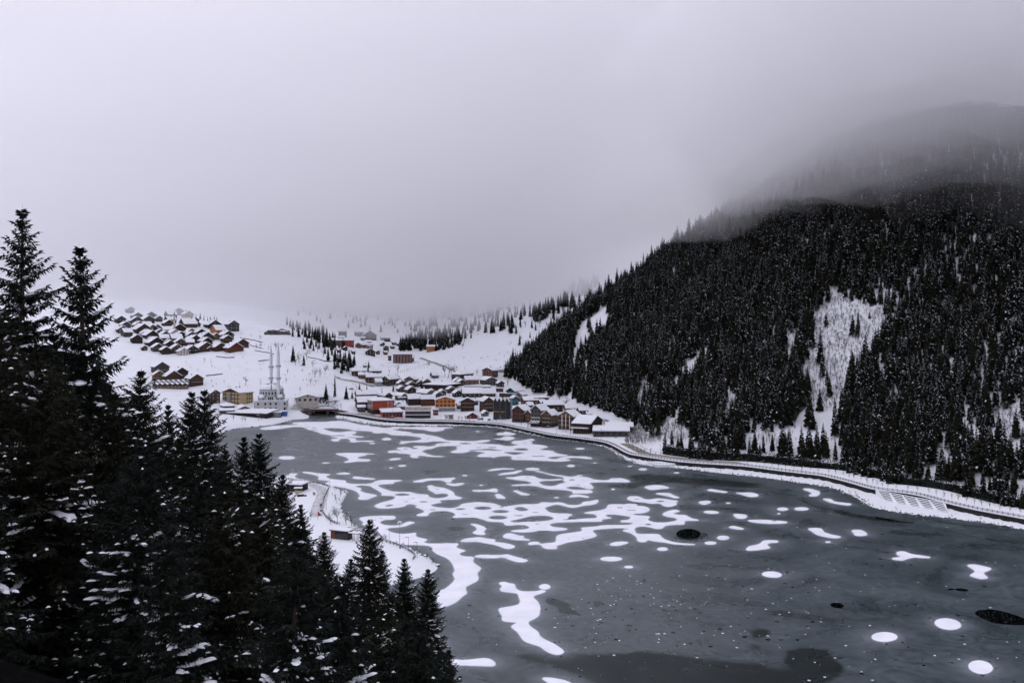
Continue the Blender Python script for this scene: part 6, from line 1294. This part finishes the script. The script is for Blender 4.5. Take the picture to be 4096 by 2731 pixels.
p = gp(278,337); tm = thing('flag_mast','slender white mast among the lamp posts of the upper point','mast',p); mb = MB(); mb.tube([(0,0,-.5),(0,0,6)],[.05,.03],6); mb.build('pole', PALE, tm); mb = MB(); mb.lathe([(.05,6),(.22,6.1),(.22,6.25),(.05,6.35)],8,(.5,0,0)); mb.build('lamp_ball', WHITE, tm)
p = gp(1408,1035); gl_ = thing('globe_lamp','tall lamp post with snow-capped white globes and a blue bin at its foot','street lamp',p); mb = MB(); mb.tube([(0,0,-.5),(0,0,10.6)],[.10,.05],8); mb.build('pole', GRAVEL, gl_)
for q in (-.45,.45): mb = MB(); mb.lathe([(.05,-.4),(.35,-.2),(.42,.05),(.35,.3),(.1,.45)],10,(q,0,9.1)); mb.build('globe', PALE, gl_, smooth=True)
mb = MB(); mb.box(-.5,.5,-.3,.3,9.35,9.65); mb.build('snow_cap', SNOW, gl_)
mb = MB(); mb.lathe([(.28,-.2),(.36,1.0),(.40,1.02),(.40,1.1)],10,(.15,-.35,0)); tag(mb.build('blue_bin', BLUE, None, loc=gp(1410,1042)), 'blue round litter bin at the foot of the globe lamp', 'bin')
# street lamps along the far promenade
for i, (x, y) in enumerate(offset_line(fl, 4.3)):
    if i % 19 == 7 and CXP+x/y*FPX < 4050:
        t = thing('promenade_lamp', 'slim dark lamp post standing along the far promenade', 'street lamp', (x,y,PROM_Z), 0, 'lamp posts of the far promenade'); mb = MB(); mb.tube([(0,0,-.5),(0,0,7)],[.09,.05],6); mb.build('pole', IRON, t); mb = MB(); mb.box(-.9,.1,-.1,.1,7,7.15); mb.build('lamp_head', IRON, t)
# flat shed on the upper point
p = gp(265,440); t = thing('boat_shed','dark flat-roofed shed with snowy roof on the upper point','shed', p, R(-12))
mb = MB(); mb.box(-7,5.5,0,7,-2,3.3); mb.build('wall', DARK, t); mb = MB(); mb.box(-7.6,6.1,-.8,7.6,3.3,3.6,0); mb.box(-7.5,6.0,-.7,7.5,3.605,4.15,1); mb.build('roof', [DKTIMBER, SNOW], t)
window(t, -3, 0, 1.6, 2.5, 1.6, 'f', 'dark'); window(t, 2.5, 0, 1.6, 2.5, 1.6, 'f', 'dark')
# pergola kiosk
p = gp(735,935, 2.2); t = thing('waterside_kiosk','red-brown kiosk with dark shopfront under a flat snow roof','kiosk', p, R(-24)); t.scale = (.58,.58,.8)
mb = MB(); mb.box(-3.4,0,0,5,-3,4.0); mb.build('side_wall', REDTIMBER, t); mb = MB(); mb.box(0.004,9,.3,5,-3,3.6); mb.build('shopfront', DARK, t)
mb = MB(); mb.box(-4,9.6,-.9,6,4.0,4.3,0); mb.box(-3.9,9.5,-.8,5.9,4.305,4.75,1); mb.build('roof', [DKTIMBER, SNOW], t)
mb = MB(); mb.box(9.7,19,-.6,1.2,3.5,3.7,0); mb.box(9.7,19,-.5,1.1,3.705,4.1,1)
for x in (10,13,16,18.8): mb.bar((x,-.4,-2.5),(x,-.4,3.5),.16); mb.bar((x,1,-2.5),(x,1,3.5),.16)
mb.build('walkway_roof', [DKTIMBER, SNOW], t)
mb = MB()
for k in range(5): mb.bar((2+k*3,6.2,3.6),(2+k*3,12,3.6),.18,.22,0); mb.bar((2+k*3,6.2,3.75),(2+k*3,12,3.75),.2,.12,1)
for y in (6.4,9,11.8): mb.bar((1,y,3.9),(15,y,3.9),.18,.2,0); mb.bar((1,y,4.05),(15,y,4.05),.22,.12,1)
for x in (2,8,14): mb.bar((x,11.8,-2.5),(x,11.8,3.6),.16,.16,0)
mb.build('pergola', [DKTIMBER, SNOW], t)
for i in range(2): window(t, 2.5+i*4, .3, 1.7, 3.4, 2.0, 'f', 'wide')
# little market stall, red pennant
p = gp(345,460); t = thing('market_stall','small stall with thick snow on its roof beside the parked car','stall', p, R(5)); mb = MB(); mb.box(-1.6,1.6,0,1.8,-.5,1.5); mb.build('counter', YELLOW, t); mb = MB()
for x in (-1.5,1.5):
    for y in (.1,1.7): mb.bar((x,y,0),(x,y,2.5),.1)
mb.build('posts', IRON, t); mb = MB(); mb.box(-1.9,1.9,-.4,2.1,2.5,2.6,0); mb.box(-1.8,1.8,-.3,2.0,2.605,3.0,1); mb.build('roof', [DKTIMBER, SNOW], t)
p = gp(552,745); t = thing('red_pennant','red triangular pennant on a pole above the lower path','flag', p); mb = MB(); mb.tube([(0,0,-1),(0,0,4)],[.05,.04],6); mb.build('pole', IRON, t); mb = MB(); mb.add([(0,0,4),(0,0,2.2),(1.5,.2,2.4),(0,.04,4),(0,.04,2.2),(1.5,.24,2.4)],[(0,1,2),(3,5,4),(0,3,4,1),(1,4,5,2),(0,2,5,3)]); mb.build('cloth', mat('red_cloth',(.30,.03,.025),.8), t)
p = gp(586,652); mb = MB(); mb.lathe([(.30,-.1),(.36,.95),(.42,.97),(.42,1.1)],10); tag(mb.build('litter_bin', IRON, None, loc=p), 'dark litter bin beside the path of the upper point', 'bin')
for x, y, h, v, lab in [(758,790,70,2,'bare tree with fine twigs at the water between the two points'),(690,810,60,0,'bare tree left of the kiosk'),(850,800,62,1,'dark forked bare tree above the kiosk, left of two'),(905,800,66,3,'dark forked bare tree above the kiosk, right of two'),(480,760,42,0,'small bare tree beside the lower path')]:
    q = gp(x,y,1.0); q.z = ground_z(q.x,q.y); bare(0,0,h,lab,v,p=q)
q = gp(1745,1190,.6); q.z = max(ground_z(q.x,q.y),.1); bare(0,0,36,'bushy bare willow on the tip of the lower point',3,p=q)
# path worn through the snow
TRK = mat('trodden_snow', (.60,.60,.64), .7, scale=.5, col2=(.34,.33,.34))
pth = [gp(*q,1.6) for q in [(120,360),(300,345),(480,370),(590,420),(600,480),(570,560),(545,640),(530,720)]]; pl = [(q.x,q.y) for q in resample(catmull([tuple(q) for q in pth],4,False), 2)]
mb = MB(); A1 = offset_line(pl,-2.6); A2 = offset_line(pl,2.6); n_ = len(pl); rows_ = []
for k in range(7):
    rows_.append([(A1[i][0]+(A2[i][0]-A1[i][0])*k/6, A1[i][1]+(A2[i][1]-A1[i][1])*k/6) for i in range(n_)])
Zs = terr_i(np.array([[q[0] for q in r_] for r_ in rows_]), np.array([[q[1] for q in r_] for r_ in rows_]))
mb.add([(rows_[k][i][0],rows_[k][i][1],Zs[k][i]+.06) for k in range(7) for i in range(n_)], [(k*n_+i,k*n_+i+1,(k+1)*n_+i+1,(k+1)*n_+i) for k in range(6) for i in range(n_-1)])
tag(mb.build('trodden_path', TRK), kind='structure')

# ------------------------------------------------------------------ vehicles
TYRE = mat('tyre_rubber', (.012,.012,.012), .85)
def car(p, rz, paint, label, van=False, snow=True, group='parked vehicles'):
    t = thing('parked_van' if van else 'parked_car', label, 'van' if van else 'car', p, rz, group); L, Wd, H = (5.2,1.95,2.1) if van else (4.3,1.75,1.45)
    side = [(-L/2,.35),(-L/2+.05,.85),(-L*.26,.95),(-L*.12,H-.05),(L*.30,H),(L*.46,.98),(L/2,.9),(L/2,.35)] if not van else [(-L/2,.35),(-L/2,.95),(-L*.40,1.1),(-L*.28,H-.08),(L*.47,H),(L/2,1.2),(L/2,.35)]
    mb = MB(); mb.prism(side, 'y', -Wd/2, Wd/2); b_ = mb.build('body', paint, t)
    md = b_.modifiers.new('edge','BEVEL'); md.width = .12; md.segments = 2
    mb = MB(); z0, z1 = (.98,H-.2) if not van else (1.15,H-.25)
    for s in (-1,1): mb.add([(-L*.20,s*(Wd/2+.008),z0),(L*.34,s*(Wd/2+.008),z0),(L*.26,s*(Wd/2+.008),z1),(-L*.11,s*(Wd/2+.008),z1)], [(0,1,2,3)])
    mb.add([(-L*.255,-Wd*.42,z0),(-L*.255,Wd*.42,z0),(-L*.135,Wd*.38,z1),(-L*.135,-Wd*.38,z1)], [(0,1,2,3)]) if not van else mb.add([(-L*.40,-Wd*.42,z0),(-L*.40,Wd*.42,z0),(-L*.29,Wd*.4,z1),(-L*.29,-Wd*.4,z1)], [(0,1,2,3)])
    mb.build('windows', GLASS, t)
    for x in (-L*.31,L*.31):
        for s in (-1,1):
            mb = MB(); pr = [(0,.0),(.33,.0),(.33,.2),(0,.2)]; n_ = 12; vs = [(x+.33*math.cos(6.283*k/n_),s*Wd/2-(.14 if s > 0 else -.14)+q,.33+.33*math.sin(6.283*k/n_)) for q in (-.12,.14) for k in range(n_)]
            mb.add(vs, [(k,(k+1)%n_,n_+(k+1)%n_,n_+k) for k in range(n_)]+[tuple(range(n_)),tuple(range(n_,2*n_))]); mb.build('wheel', TYRE, t)
    for s in (-1,1): mb = MB(); mb.box(-L/2-.03,-L/2+.1,s*Wd*.36-.18,s*Wd*.36+.18,.62,.8); mb.build('headlight', PALE, t)
    if snow: mb = MB(); mb.box(-L*.08,L*.27,-Wd*.4,Wd*.4,H+.01,H+.16); mb.build('roof_snow', SNOW, t)
    return t
CP = {'black':mat('black_paint',(.012,.013,.016),.25,spec=.5),'white':mat('white_car_paint',(.55,.55,.57),.3,spec=.5),'red':mat('red_car_paint',(.30,.015,.012),.3,spec=.5),'blue':mat('blue_car_paint',(.03,.05,.16),.3,spec=.5),'grey':mat('grey_car_paint',(.10,.10,.11),.3,spec=.5)}
def onroad(x, y, c, z=PROM_Z): g = G(c[0]+x*c[2], c[1]+y*c[2], z); g.z = max(ground_z(g.x,g.y), z); return g
car(gp(385,492), R(200), CP['black'], 'black car parked beside the snowy stall on the upper point'); car(gp(195,505), R(250), CP['grey'], 'dark car half hidden by the spruces on the upper point')
car(onroad(1320,835,C4), R(155), CP['white'], 'white van with snow on its roof parked at the hotel row', True); car(onroad(1160,815,C4), R(150), CP['grey'], 'grey pickup-like car before the timber-framed hotel'); car(onroad(1500,870,C4), R(150), MAROON, 'dark red car parked before the rightmost quay restaurant'); car(onroad(1705,890,C4), R(150), CP['grey'], 'grey car parked beside the low boathouse')
car(onroad(1390,835,C4), R(150), CP['white'], 'snow-buried pale car right of the white van'); car(onroad(1460,850,C4), R(120), CP['white'], 'snow-heaped car nearest the rightmost quay restaurant')
car(onroad(362,706,C4), R(10), CP['blue'], 'dark blue car on the quay lawn beside the tea pavilion'); car(onroad(460,718,C4), R(80), CP['blue'], 'dark blue car seen end-on by the quay fence'); car(onroad(720,705,C4), R(20), CP['grey'], 'snow-dusted car before the leftmost quay hotel')
car(onroad(1045,1375,C3), R(5), CP['red'], 'bright red car parked under the low shop front'); car(hit(*c3(410,935)), R(10), CP['red'], 'red car on the snow beside the tall thin conifer')
car(onroad(1960,735,(3296,1750,800/2352.0)), R(-22), CP['white'], 'pale car driving on the lake road at the right')
# ------------------------------------------------------------------ walkers
def walker(p, rz, label, top, legs, stride=.25):
    t = thing('person', label, 'person', p, rz, 'walkers on the near shore path'); H = 1.72
    V = [(0,0,.95),(0,0,1.2),(0,.0,1.42),(0,-.01,1.52),(0,-.02,1.62),(0,-.02,1.72),(-.10,0,.90),(-.11,-stride*.6,.50),(-.11,-stride*.5,.08),(-.11,-stride*.5-.16,.04),(.10,0,.90),(.11,stride*.5,.50),(.11,stride*.9,.10),(.11,stride*.9-.16,.04),
         (-.19,0,1.40),(-.24,.06,1.14),(-.22,-.06,.92),(.19,0,1.40),(.24,-.04,1.14),(.22,-.14,.94)]
    Ed = [(0,1),(1,2),(2,3),(3,4),(4,5),(0,6),(6,7),(7,8),(8,9),(0,10),(10,11),(11,12),(12,13),(2,14),(14,15),(15,16),(2,17),(17,18),(18,19)]
    rad = [.17,.19,.17,.06,.105,.085,.12,.085,.055,.05,.12,.085,.055,.05,.085,.06,.045,.085,.06,.045]
    me = bpy.data.meshes.new('body'); me.from_pydata(V, Ed, []); me.materials.append(top); me.materials.append(legs); o = link('body', me, t)
    md = o.modifiers.new('skin','SKIN'); sv = me.skin_vertices[0].data
    for i, r_ in enumerate(rad): sv[i].radius = (r_, r_*.85)
    sv[0].use_root = True; s2 = o.modifiers.new('smooth','SUBSURF'); s2.levels = s2.render_levels = 1
    mb = MB(); mb.lathe([(.20,.50),(.21,.75),(.22,1.0),(.235,1.25),(.21,1.42),(.10,1.50)], 10); mb.build('coat', top, t, smooth=True)
    mb = MB(); mb.lathe([(.115,1.66),(.118,1.72),(.09,1.79),(.02,1.82)], 10, (0,-.02,0)); mb.build('hat', legs, t, smooth=True)
    mb = MB(); mb.lathe([(.07,1.55),(.085,1.60),(.085,1.66),(.07,1.69)], 8, (0,-.06,0)); mb.build('face', mat('skin',(.35,.22,.16),.7), t, smooth=True)
COAT = [mat('black_coat',(.012,.012,.014),.9),mat('grey_coat',(.10,.10,.11),.9),mat('navy_coat',(.02,.025,.04),.9),mat('brown_coat',(.08,.05,.035),.9)]
for (x, y, i, lab) in [(506,490,1,'person in a grey coat walking, left of the upper pair'),(521,490,0,'person in a black coat walking, right of the upper pair'),(578,612,2,'person in dark clothes walking, left of the lower pair'),(592,612,3,'person in a brown coat walking, right of the lower pair')]:
    q = gp(x,y); q.z = ground_z(q.x,q.y)+.05; walker(q, R(rnd.uniform(-20,20)), lab, COAT[i], COAT[0], rnd.uniform(.18,.3))
q = onroad(1030,1390,CU); walker(q, R(90), 'lone person in black walking on the far promenade', COAT[0], COAT[0])
# ------------------------------------------------------------------ snowy ground details: dry-stone walls and roads
def stone_wall(label, pxs_, h=1.0, w=.7):
    pts = [hit(*p) for p in pxs_]; pts = resample([tuple(p) for p in pts], 4.0); t = thing('stone_wall', label, 'wall', pts[0]); mb = MB(); sn = MB()
    for a, b in zip(pts, pts[1:]):
        a2 = Vector((a.x,a.y,ground_z(a.x,a.y)))-pts[0]; b2 = Vector((b.x,b.y,ground_z(b.x,b.y)))-pts[0]; hh = h*rnd.uniform(.7,1.1); u = Vector((0,0,hh*.35)); mb.bar(a2+u,b2+u,w,hh,0); sn.bar(a2+u*2.3,b2+u*2.3,w*.9,.22,0)
    mb.build('stones', DKSTONE, t); sn.build('snow_cap', SNOW, t)
for lab, q in [('short dark wall crossing the middle of the snowy field',[c2(15,722),c2(160,712),c2(312,694)]),('low wall on the field right of the village foot',[c2(840,495),c2(1010,478)]),('long dark terrace wall under the village edge',[c1(1750,1020),c1(1900,1042),c1(2070,1042)]),('terrace wall on the slope right of the village, lower line',[c2(570,130),c2(760,165),c2(900,200)]),('terrace wall on the slope right of the village, middle line',[c2(700,235),c2(850,280),c2(920,300)]),('terrace wall leading toward the ravine',[c2(780,325),c2(980,360),c2(1110,385)]),('dark retaining wall above the ravine',[c2(1610,430),c2(1760,455),c2(1900,500),c2(1990,495)]),('thin wall running down the white hill beside the track',[c3(1490,445),c3(1700,510),c3(1900,585),c3(2000,640)]),('tiny square sheepfold wall on the white hill',[c3(1585,545),c3(1620,515),c3(1650,530),c3(1620,560)])]:
    stone_wall(lab, q)
for i, (yy, x0, x1) in enumerate([(60,930,1340),(75,930,1340),(40,950,1330),(22,980,1320)]):
    stone_wall('dark terrace row in the fog beside the village, '+ORD[i]+' of four', [c2(x0,yy),c2((x0+x1)/2,yy+2),c2(x1,yy)], 1.8, 1.2)
def road(name, pxs_, wd, m_):
    pts = [hit(*p) for p in pxs_]; pl_ = [(p.x,p.y) for p in resample(catmull([tuple(p) for p in pts],4,False), 4)]; a = offset_line(pl_,-wd/2); b = offset_line(pl_,wd/2); n_ = len(pl_)
    X_ = np.array([[q[0]*(1-k/4)+r_[0]*k/4 for q, r_ in zip(a,b)] for k in range(5)]); Y_ = np.array([[q[1]*(1-k/4)+r_[1]*k/4 for q, r_ in zip(a,b)] for k in range(5)]); Z_ = terr_i(X_,Y_)+.22
    mb = MB(); mb.add([(X_[k][i],Y_[k][i],Z_[k][i]) for k in range(5) for i in range(n_)], [(k*n_+i,k*n_+i+1,(k+1)*n_+i+1,(k+1)*n_+i) for k in range(4) for i in range(n_-1)]); return tag(mb.build(name, m_), kind='structure')
road('valley_road', [c3(180,735),c3(230,770),c3(400,800),c3(560,835),c3(700,870),c3(800,890)], 6, SLUSH); road('valley_road', [c3(1500,450),c3(1600,480),c3(1760,540),c3(1860,580)], 4, SLUSH)
road('bridge_road', [c2(1390,1260),c2(1420,1235),c2(1500,1225),c2(1600,1240)], 7, SLUSH)
# pylon on the skyline
p = hit(1952,1330); t = thing('power_pylon','thin lattice pylon on the foggy skyline of the white hill','pylon',p); mb = MB()
for a, b in (((-2,0,0),(-.4,0,20)),((2,0,0),(.4,0,20)),((-1.6,0,5),(1.2,0,10)),((1.6,0,5),(-1.2,0,10)),((-2.5,0,16),(2.5,0,16)),((-2,0,19),(2,0,19))): mb.bar(a,b,.18)
mb.build('lattice', GRAVEL, t)
# viewing deck the photographer stands on; only its handrail crosses the corner of the view
t = thing('viewing_deck','dark wooden handrail of the viewing deck crossing the lower left corner','deck', (0,0,EYE-1.62))
A_r, B_r = W(-500,2470,1.7)-Vector((0,0,EYE-1.62)), W(420,2800,1.45)-Vector((0,0,EYE-1.62))
mb = MB(); mb.bar(A_r-Vector((0,0,.09)), B_r-Vector((0,0,.09)), .09, .16); rl_ = mb.build('handrail', mat('tarred_timber', (.004,.004,.004), 1.0, spec=.0), t); md = rl_.modifiers.new('edge','BEVEL'); md.width = .025; md.segments = 2
for q in (A_r, B_r): mb = MB(); mb.bar(q-Vector((0,0,.17)), Vector((q.x,q.y,0)), .09); mb.build('post', DKTIMBER, t)
for k in range(12): mb = MB(); mb.box(-2.2+k*.3,-1.92+k*.3,-2.5,.9,-.06,0); mb.build('plank', DKTIMBER, t)
for x in (-1.9,1.1):
    for y in (-2.3,.7): mb = MB(); mb.bar((x,y,-.065),(x,y,-16),.2); mb.build('support', DKTIMBER, t)
# ================================================================== spruces on the near slope
def near_spruce(seed, h=14.0, rw=.19, dens=1.0, bare=.0, pw=.82):
    r = random.Random(seed); nd = MB(); sn = MB(); tr = MB()
    lean = Vector((r.uniform(-.02,.02), r.uniform(-.02,.02), 0))
    tr.tube([(lean.x*z*z/h, lean.y*z*z/h, z) for z in (-2.5, h*.2, h*.5, h*.8, h*.99)], [h*.017,h*.014,h*.010,h*.005,h*.0012], 7, 0, False)
    nb = int(h*26*dens); gold = 2.39996
    def load(p): return max(0.0, .55+1.9*noise.noise(Vector((p.x*.55+seed*3.1, p.y*.55, p.z*.42))))
    def kite(p, d, L, wd, mi, store):
        d = d.normalized(); pr = d.cross(Vector((r.uniform(-1,1),r.uniform(-1,1),r.uniform(-1,1))))
        if pr.length < .05: return
        pr = pr.normalized()*wd; m_ = p+d*L*.42
        store.add([p, m_+pr, p+d*L, m_-pr], [(0,1,2,3)], mi)
    for i in range(nb):
        t = (i+r.random())/nb; nwh = 30; tw = (math.floor(t*nwh)+.5+.62*((t*nwh)%1-.5))/nwh; z = h*(.10+.895*tw); u = 1-t
        L = (h*rw*(u**pw)*r.uniform(.55,1.18)+.08)*min(1, .25+u*9)
        if r.random() < .06: L *= 1.25
        if r.random() < bare: continue
        a = i*gold+r.uniform(-.4,.4); c, s_ = math.cos(a), math.sin(a); out = Vector((c,s_,0)); side = Vector((-s_,c,0))
        e0 = .75*(t**2.2)*1.3-.18*u+r.uniform(-.15,.15); dr = .42*u+.10+r.uniform(-.05,.18)
        n = max(4, int(L/.085)); pts = []; base = Vector((lean.x*z*z/h, lean.y*z*z/h, z))
        for k in range(n+1):
            s = k/n; pts.append(base+out*(L*s)+Vector((0,0,L*(e0*s-dr*s*s+.20*s**4)))+side*(L*.06*math.sin(s*3+i)))
        for k in range(n):
            if k < n*.6: p, q = pts[k], pts[k+1]; wv = Vector((0,0,.018*L*(1-k/n)+.006)); nd.add([p-wv,q-wv,q+wv,p+wv], [(0,1,2,3)], 1)
        for k in range(n+1):
            s = k/n
            if s < .10 and t < .85: continue
            p = pts[k]; tl = (.10+.20*L*(1-s)*.9+.10*r.random())*(1.1 if t < .9 else .8)
            for sg in (-1,1):
                d = out*r.uniform(.4,.8)+side*sg*r.uniform(.6,1.0)+Vector((0,0,r.uniform(-.75,.1))); kite(p, d, tl*r.uniform(.9,1.4), r.uniform(.020,.042), 0, nd)
                if tl > .22: kite(p+d.normalized()*tl*.5, d+Vector((r.uniform(-.6,.6),r.uniform(-.6,.6),-.5)), tl*.75, r.uniform(.018,.036), 0, nd)
            kite(p, Vector((out.x*.4+r.uniform(-.3,.3), out.y*.4+r.uniform(-.3,.3), -1)), tl*r.uniform(.7,1.2), r.uniform(.020,.040), 0, nd)
            kite(p, out+Vector((r.uniform(-.3,.3),r.uniform(-.3,.3),r.uniform(-.1,.35))), .20, .028, 0, nd)
            if r.random() < .15*(1.3-t*.9)*load(p): q = p+Vector((0,0,.03)); e = r.uniform(.02,.06); f = r.uniform(.03,.12); sn.add([q-side*e-out*f, q-side*e*.8+out*f, q+side*e*.8+out*f, q+side*e-out*f, q+Vector((0,0,.05))-out*f*.3, q+Vector((0,0,.05))+out*f*.3], [(0,1,5,4),(2,3,4,5),(3,0,4),(1,2,5)])
        if r.random() < .42*(1.25-t)*load(pts[n//2]) and L > .4:
            s = r.uniform(.25,.7); big = r.random() < .36
            for _ in range(r.choice((2,3,5,7,9))):
                if s > .99: break
                k = min(int(s*n), n-1); p = pts[k]; ax = (pts[k+1]-pts[k]).normalized(); wa = r.uniform(.03,.085)*(.6+.4*min(L,1.5))*(1.75 if big else 1); la = wa*r.uniform(1.0,2.6); hz_ = wa*r.uniform(.35,.8)
                sid = ax.cross(Vector((0,0,1))).normalized(); up = sid.cross(ax); vs = []; M, N_ = 7, 4; p = p+sid*r.uniform(-.12,.12)
                for j in range(N_):
                    ph = math.pi/2*j/(N_-1)*.98
                    for m_ in range(M):
                        th_ = 2*math.pi*m_/M; k2 = 1+.3*math.sin(th_*2+i+s*9)+.2*math.sin(th_*3+i*2)
                        v = p+ax*(la*math.cos(th_)*math.cos(ph)*k2)+sid*(wa*math.sin(th_)*math.cos(ph)*k2)+up*(hz_*math.sin(ph))+Vector((0,0,.015)); v.z -= .5*((math.cos(th_)*math.cos(ph))**2)*wa; vs.append(v)
                sn.add(vs, [(j*M+m_, j*M+(m_+1)%M, (j+1)*M+(m_+1)%M, (j+1)*M+m_) for j in range(N_-1) for m_ in range(M)]+[tuple((N_-1)*M+m_ for m_ in range(M))])
                s += la*.62/L
    kite(Vector((lean.x*h,lean.y*h,h*.97)), Vector((0,0,1)), h*.035, .022, 0, nd)
    ms = sn.mesh('snow_load', SNOW_S); ms.polygons.foreach_set('use_smooth', [True]*len(ms.polygons))
    return tr.mesh('trunk', BARK), nd.mesh('crown', [NEEDLE if seed % 2 else NEEDLE2, BARK]), ms
NEAR = [near_spruce(11, 14, .215, 1.0), near_spruce(12, 14, .235, 1.05), near_spruce(13, 14, .19, 1.0), near_spruce(14, 14, .25, 1.0), near_spruce(15, 14, .21, 1.1, .05), near_spruce(21, 14, .25, .74, .10, 1.0), near_spruce(23, 14, .25, .84, .08, .95)]
print('near tris', [sum(len(p.vertices)-2 for p in m_[1].polygons)+sum(len(p.vertices)-2 for p in m_[2].polygons) for m_ in NEAR])
def place_spruce(v, loc, h, rz, label, group=None, wide=1.0):
    t = thing('snowy_spruce', label, 'tree', loc, rz, group); s = h/14.0; t.scale = (s*wide, s*wide, s)
    link('trunk', NEAR[v][0], t); c = link('crown', NEAR[v][1], t); tag(link('snow_load', NEAR[v][2], c), kind='stuff'); return t
lead = [(85,812,55,5,'tallest foreground spruce, its open crown rising highest at the left edge',1.1),(350,968,50,6,'tall pointed foreground spruce second from the left edge',1.0),(-150,930,46,3,'foreground spruce cut off by the left edge of the picture',1.0),
 (215,1380,72,2,'slender spruce between the trunks of the two tallest foreground spruces',1.0),(545,1470,66,3,'broad spruce right behind the second tallest foreground spruce',1.1),(680,1610,104,2,'slim spruce tip left of the twin spires before the field',1.0),(740,1556,92,4,'left of the twin spruce spires before the snowy field',1.0),(818,1550,98,0,'right of the twin spruce spires before the snowy field',1.05),
 (972,1738,122,2,'left of the two small spruce spires against the far ice',1.1),(1052,1726,126,4,'right of the two small spruce spires against the far ice',1.15),(905,1790,104,1,'dense spruce below the two small spires',1.1),(1120,1890,112,3,'spruce leaning out under the upper point shore',1.0),(1205,2010,134,0,'small spruce tip overlapping the parked cars of the upper point',1.0),(1300,2120,134,1,'snow-laden spruce left below the kiosk',1.1),
 (1472,2066,116,3,'large spruce with drooping arms standing before the kiosk',1.0),(1395,2230,124,4,'spruce under the kiosk railing',1.1),(1530,2190,120,2,'slim spruce leaning on the large kiosk spruce',.9),(1619,2225,122,0,'pointed spruce before the lower point, left of two',1.0),(1708,2268,118,1,'pointed spruce before the lower point, right of two',1.0),(1790,2590,70,2,'lowest small spruce at the bottom edge beside the ice',1.0),(1700,2560,80,3,'bushy spruce at the bottom edge under the right pointed spruce',1.0)]
placed = []
for px_, py_, Y, v, lab, wd in lead:
    p = W(px_, py_, Y); gz = ground_z(p.x, p.y); h = max(p.z-gz, 6.0); place_spruce(v, (p.x, p.y, gz-.1), h, rnd.uniform(0,6.28), lab, None, wd*(1.0 if h > 12 else 1.15)); placed.append((p.x,p.y))
bx_ = [-400,0,300,470,560,640,700,830,900,960,1050,1110,1220,1300,1400,1470,1540,1620,1700,1760,1800,1860,1950]; by_ = [1150,1160,1330,1520,1640,1700,1720,1720,1790,1880,1900,1990,2110,2220,2320,2280,2330,2350,2430,2560,2680,2800,3200]
nr = random.Random(77); cnt = 0; Xc, Yc = scatter(-120, 40, 16, 250, 4.4, 12)
Zc = terr_i(Xc, Yc); od = np.argsort(Yc)
for i in od:
    x, y, z = float(Xc[i]), float(Yc[i]), float(Zc[i])
    if z < 4.0 or y < 24: continue
    pxc = CXP+x/y*FPX
    if pxc < -500 or pxc > 1900 or cnt >= 270: continue
    if any((x-a)**2+(y-b)**2 < 2.2**2 for a, b in placed): continue
    lim = np.interp(pxc, bx_, by_)+nr.uniform(15,160)
    zt = EYE-(lim-HZ)/FPX*y; h = min(zt-z, nr.uniform(13,23))
    base_py = HZ+(EYE-z)/y*FPX
    if h < 3.2: continue
    if base_py-h/y*FPX > 2900: continue
    placed.append((x,y)); cnt += 1
    place_spruce(nr.randint(0,4), (x,y,z-.1), h, nr.uniform(0,6.28), 'dark snow-laden spruce crowding the near slope below the tall ones', 'spruces crowding the near slope', nr.uniform(.95,1.2) if h > 9 else nr.uniform(1.1,1.45))
print('slope spruces', cnt)
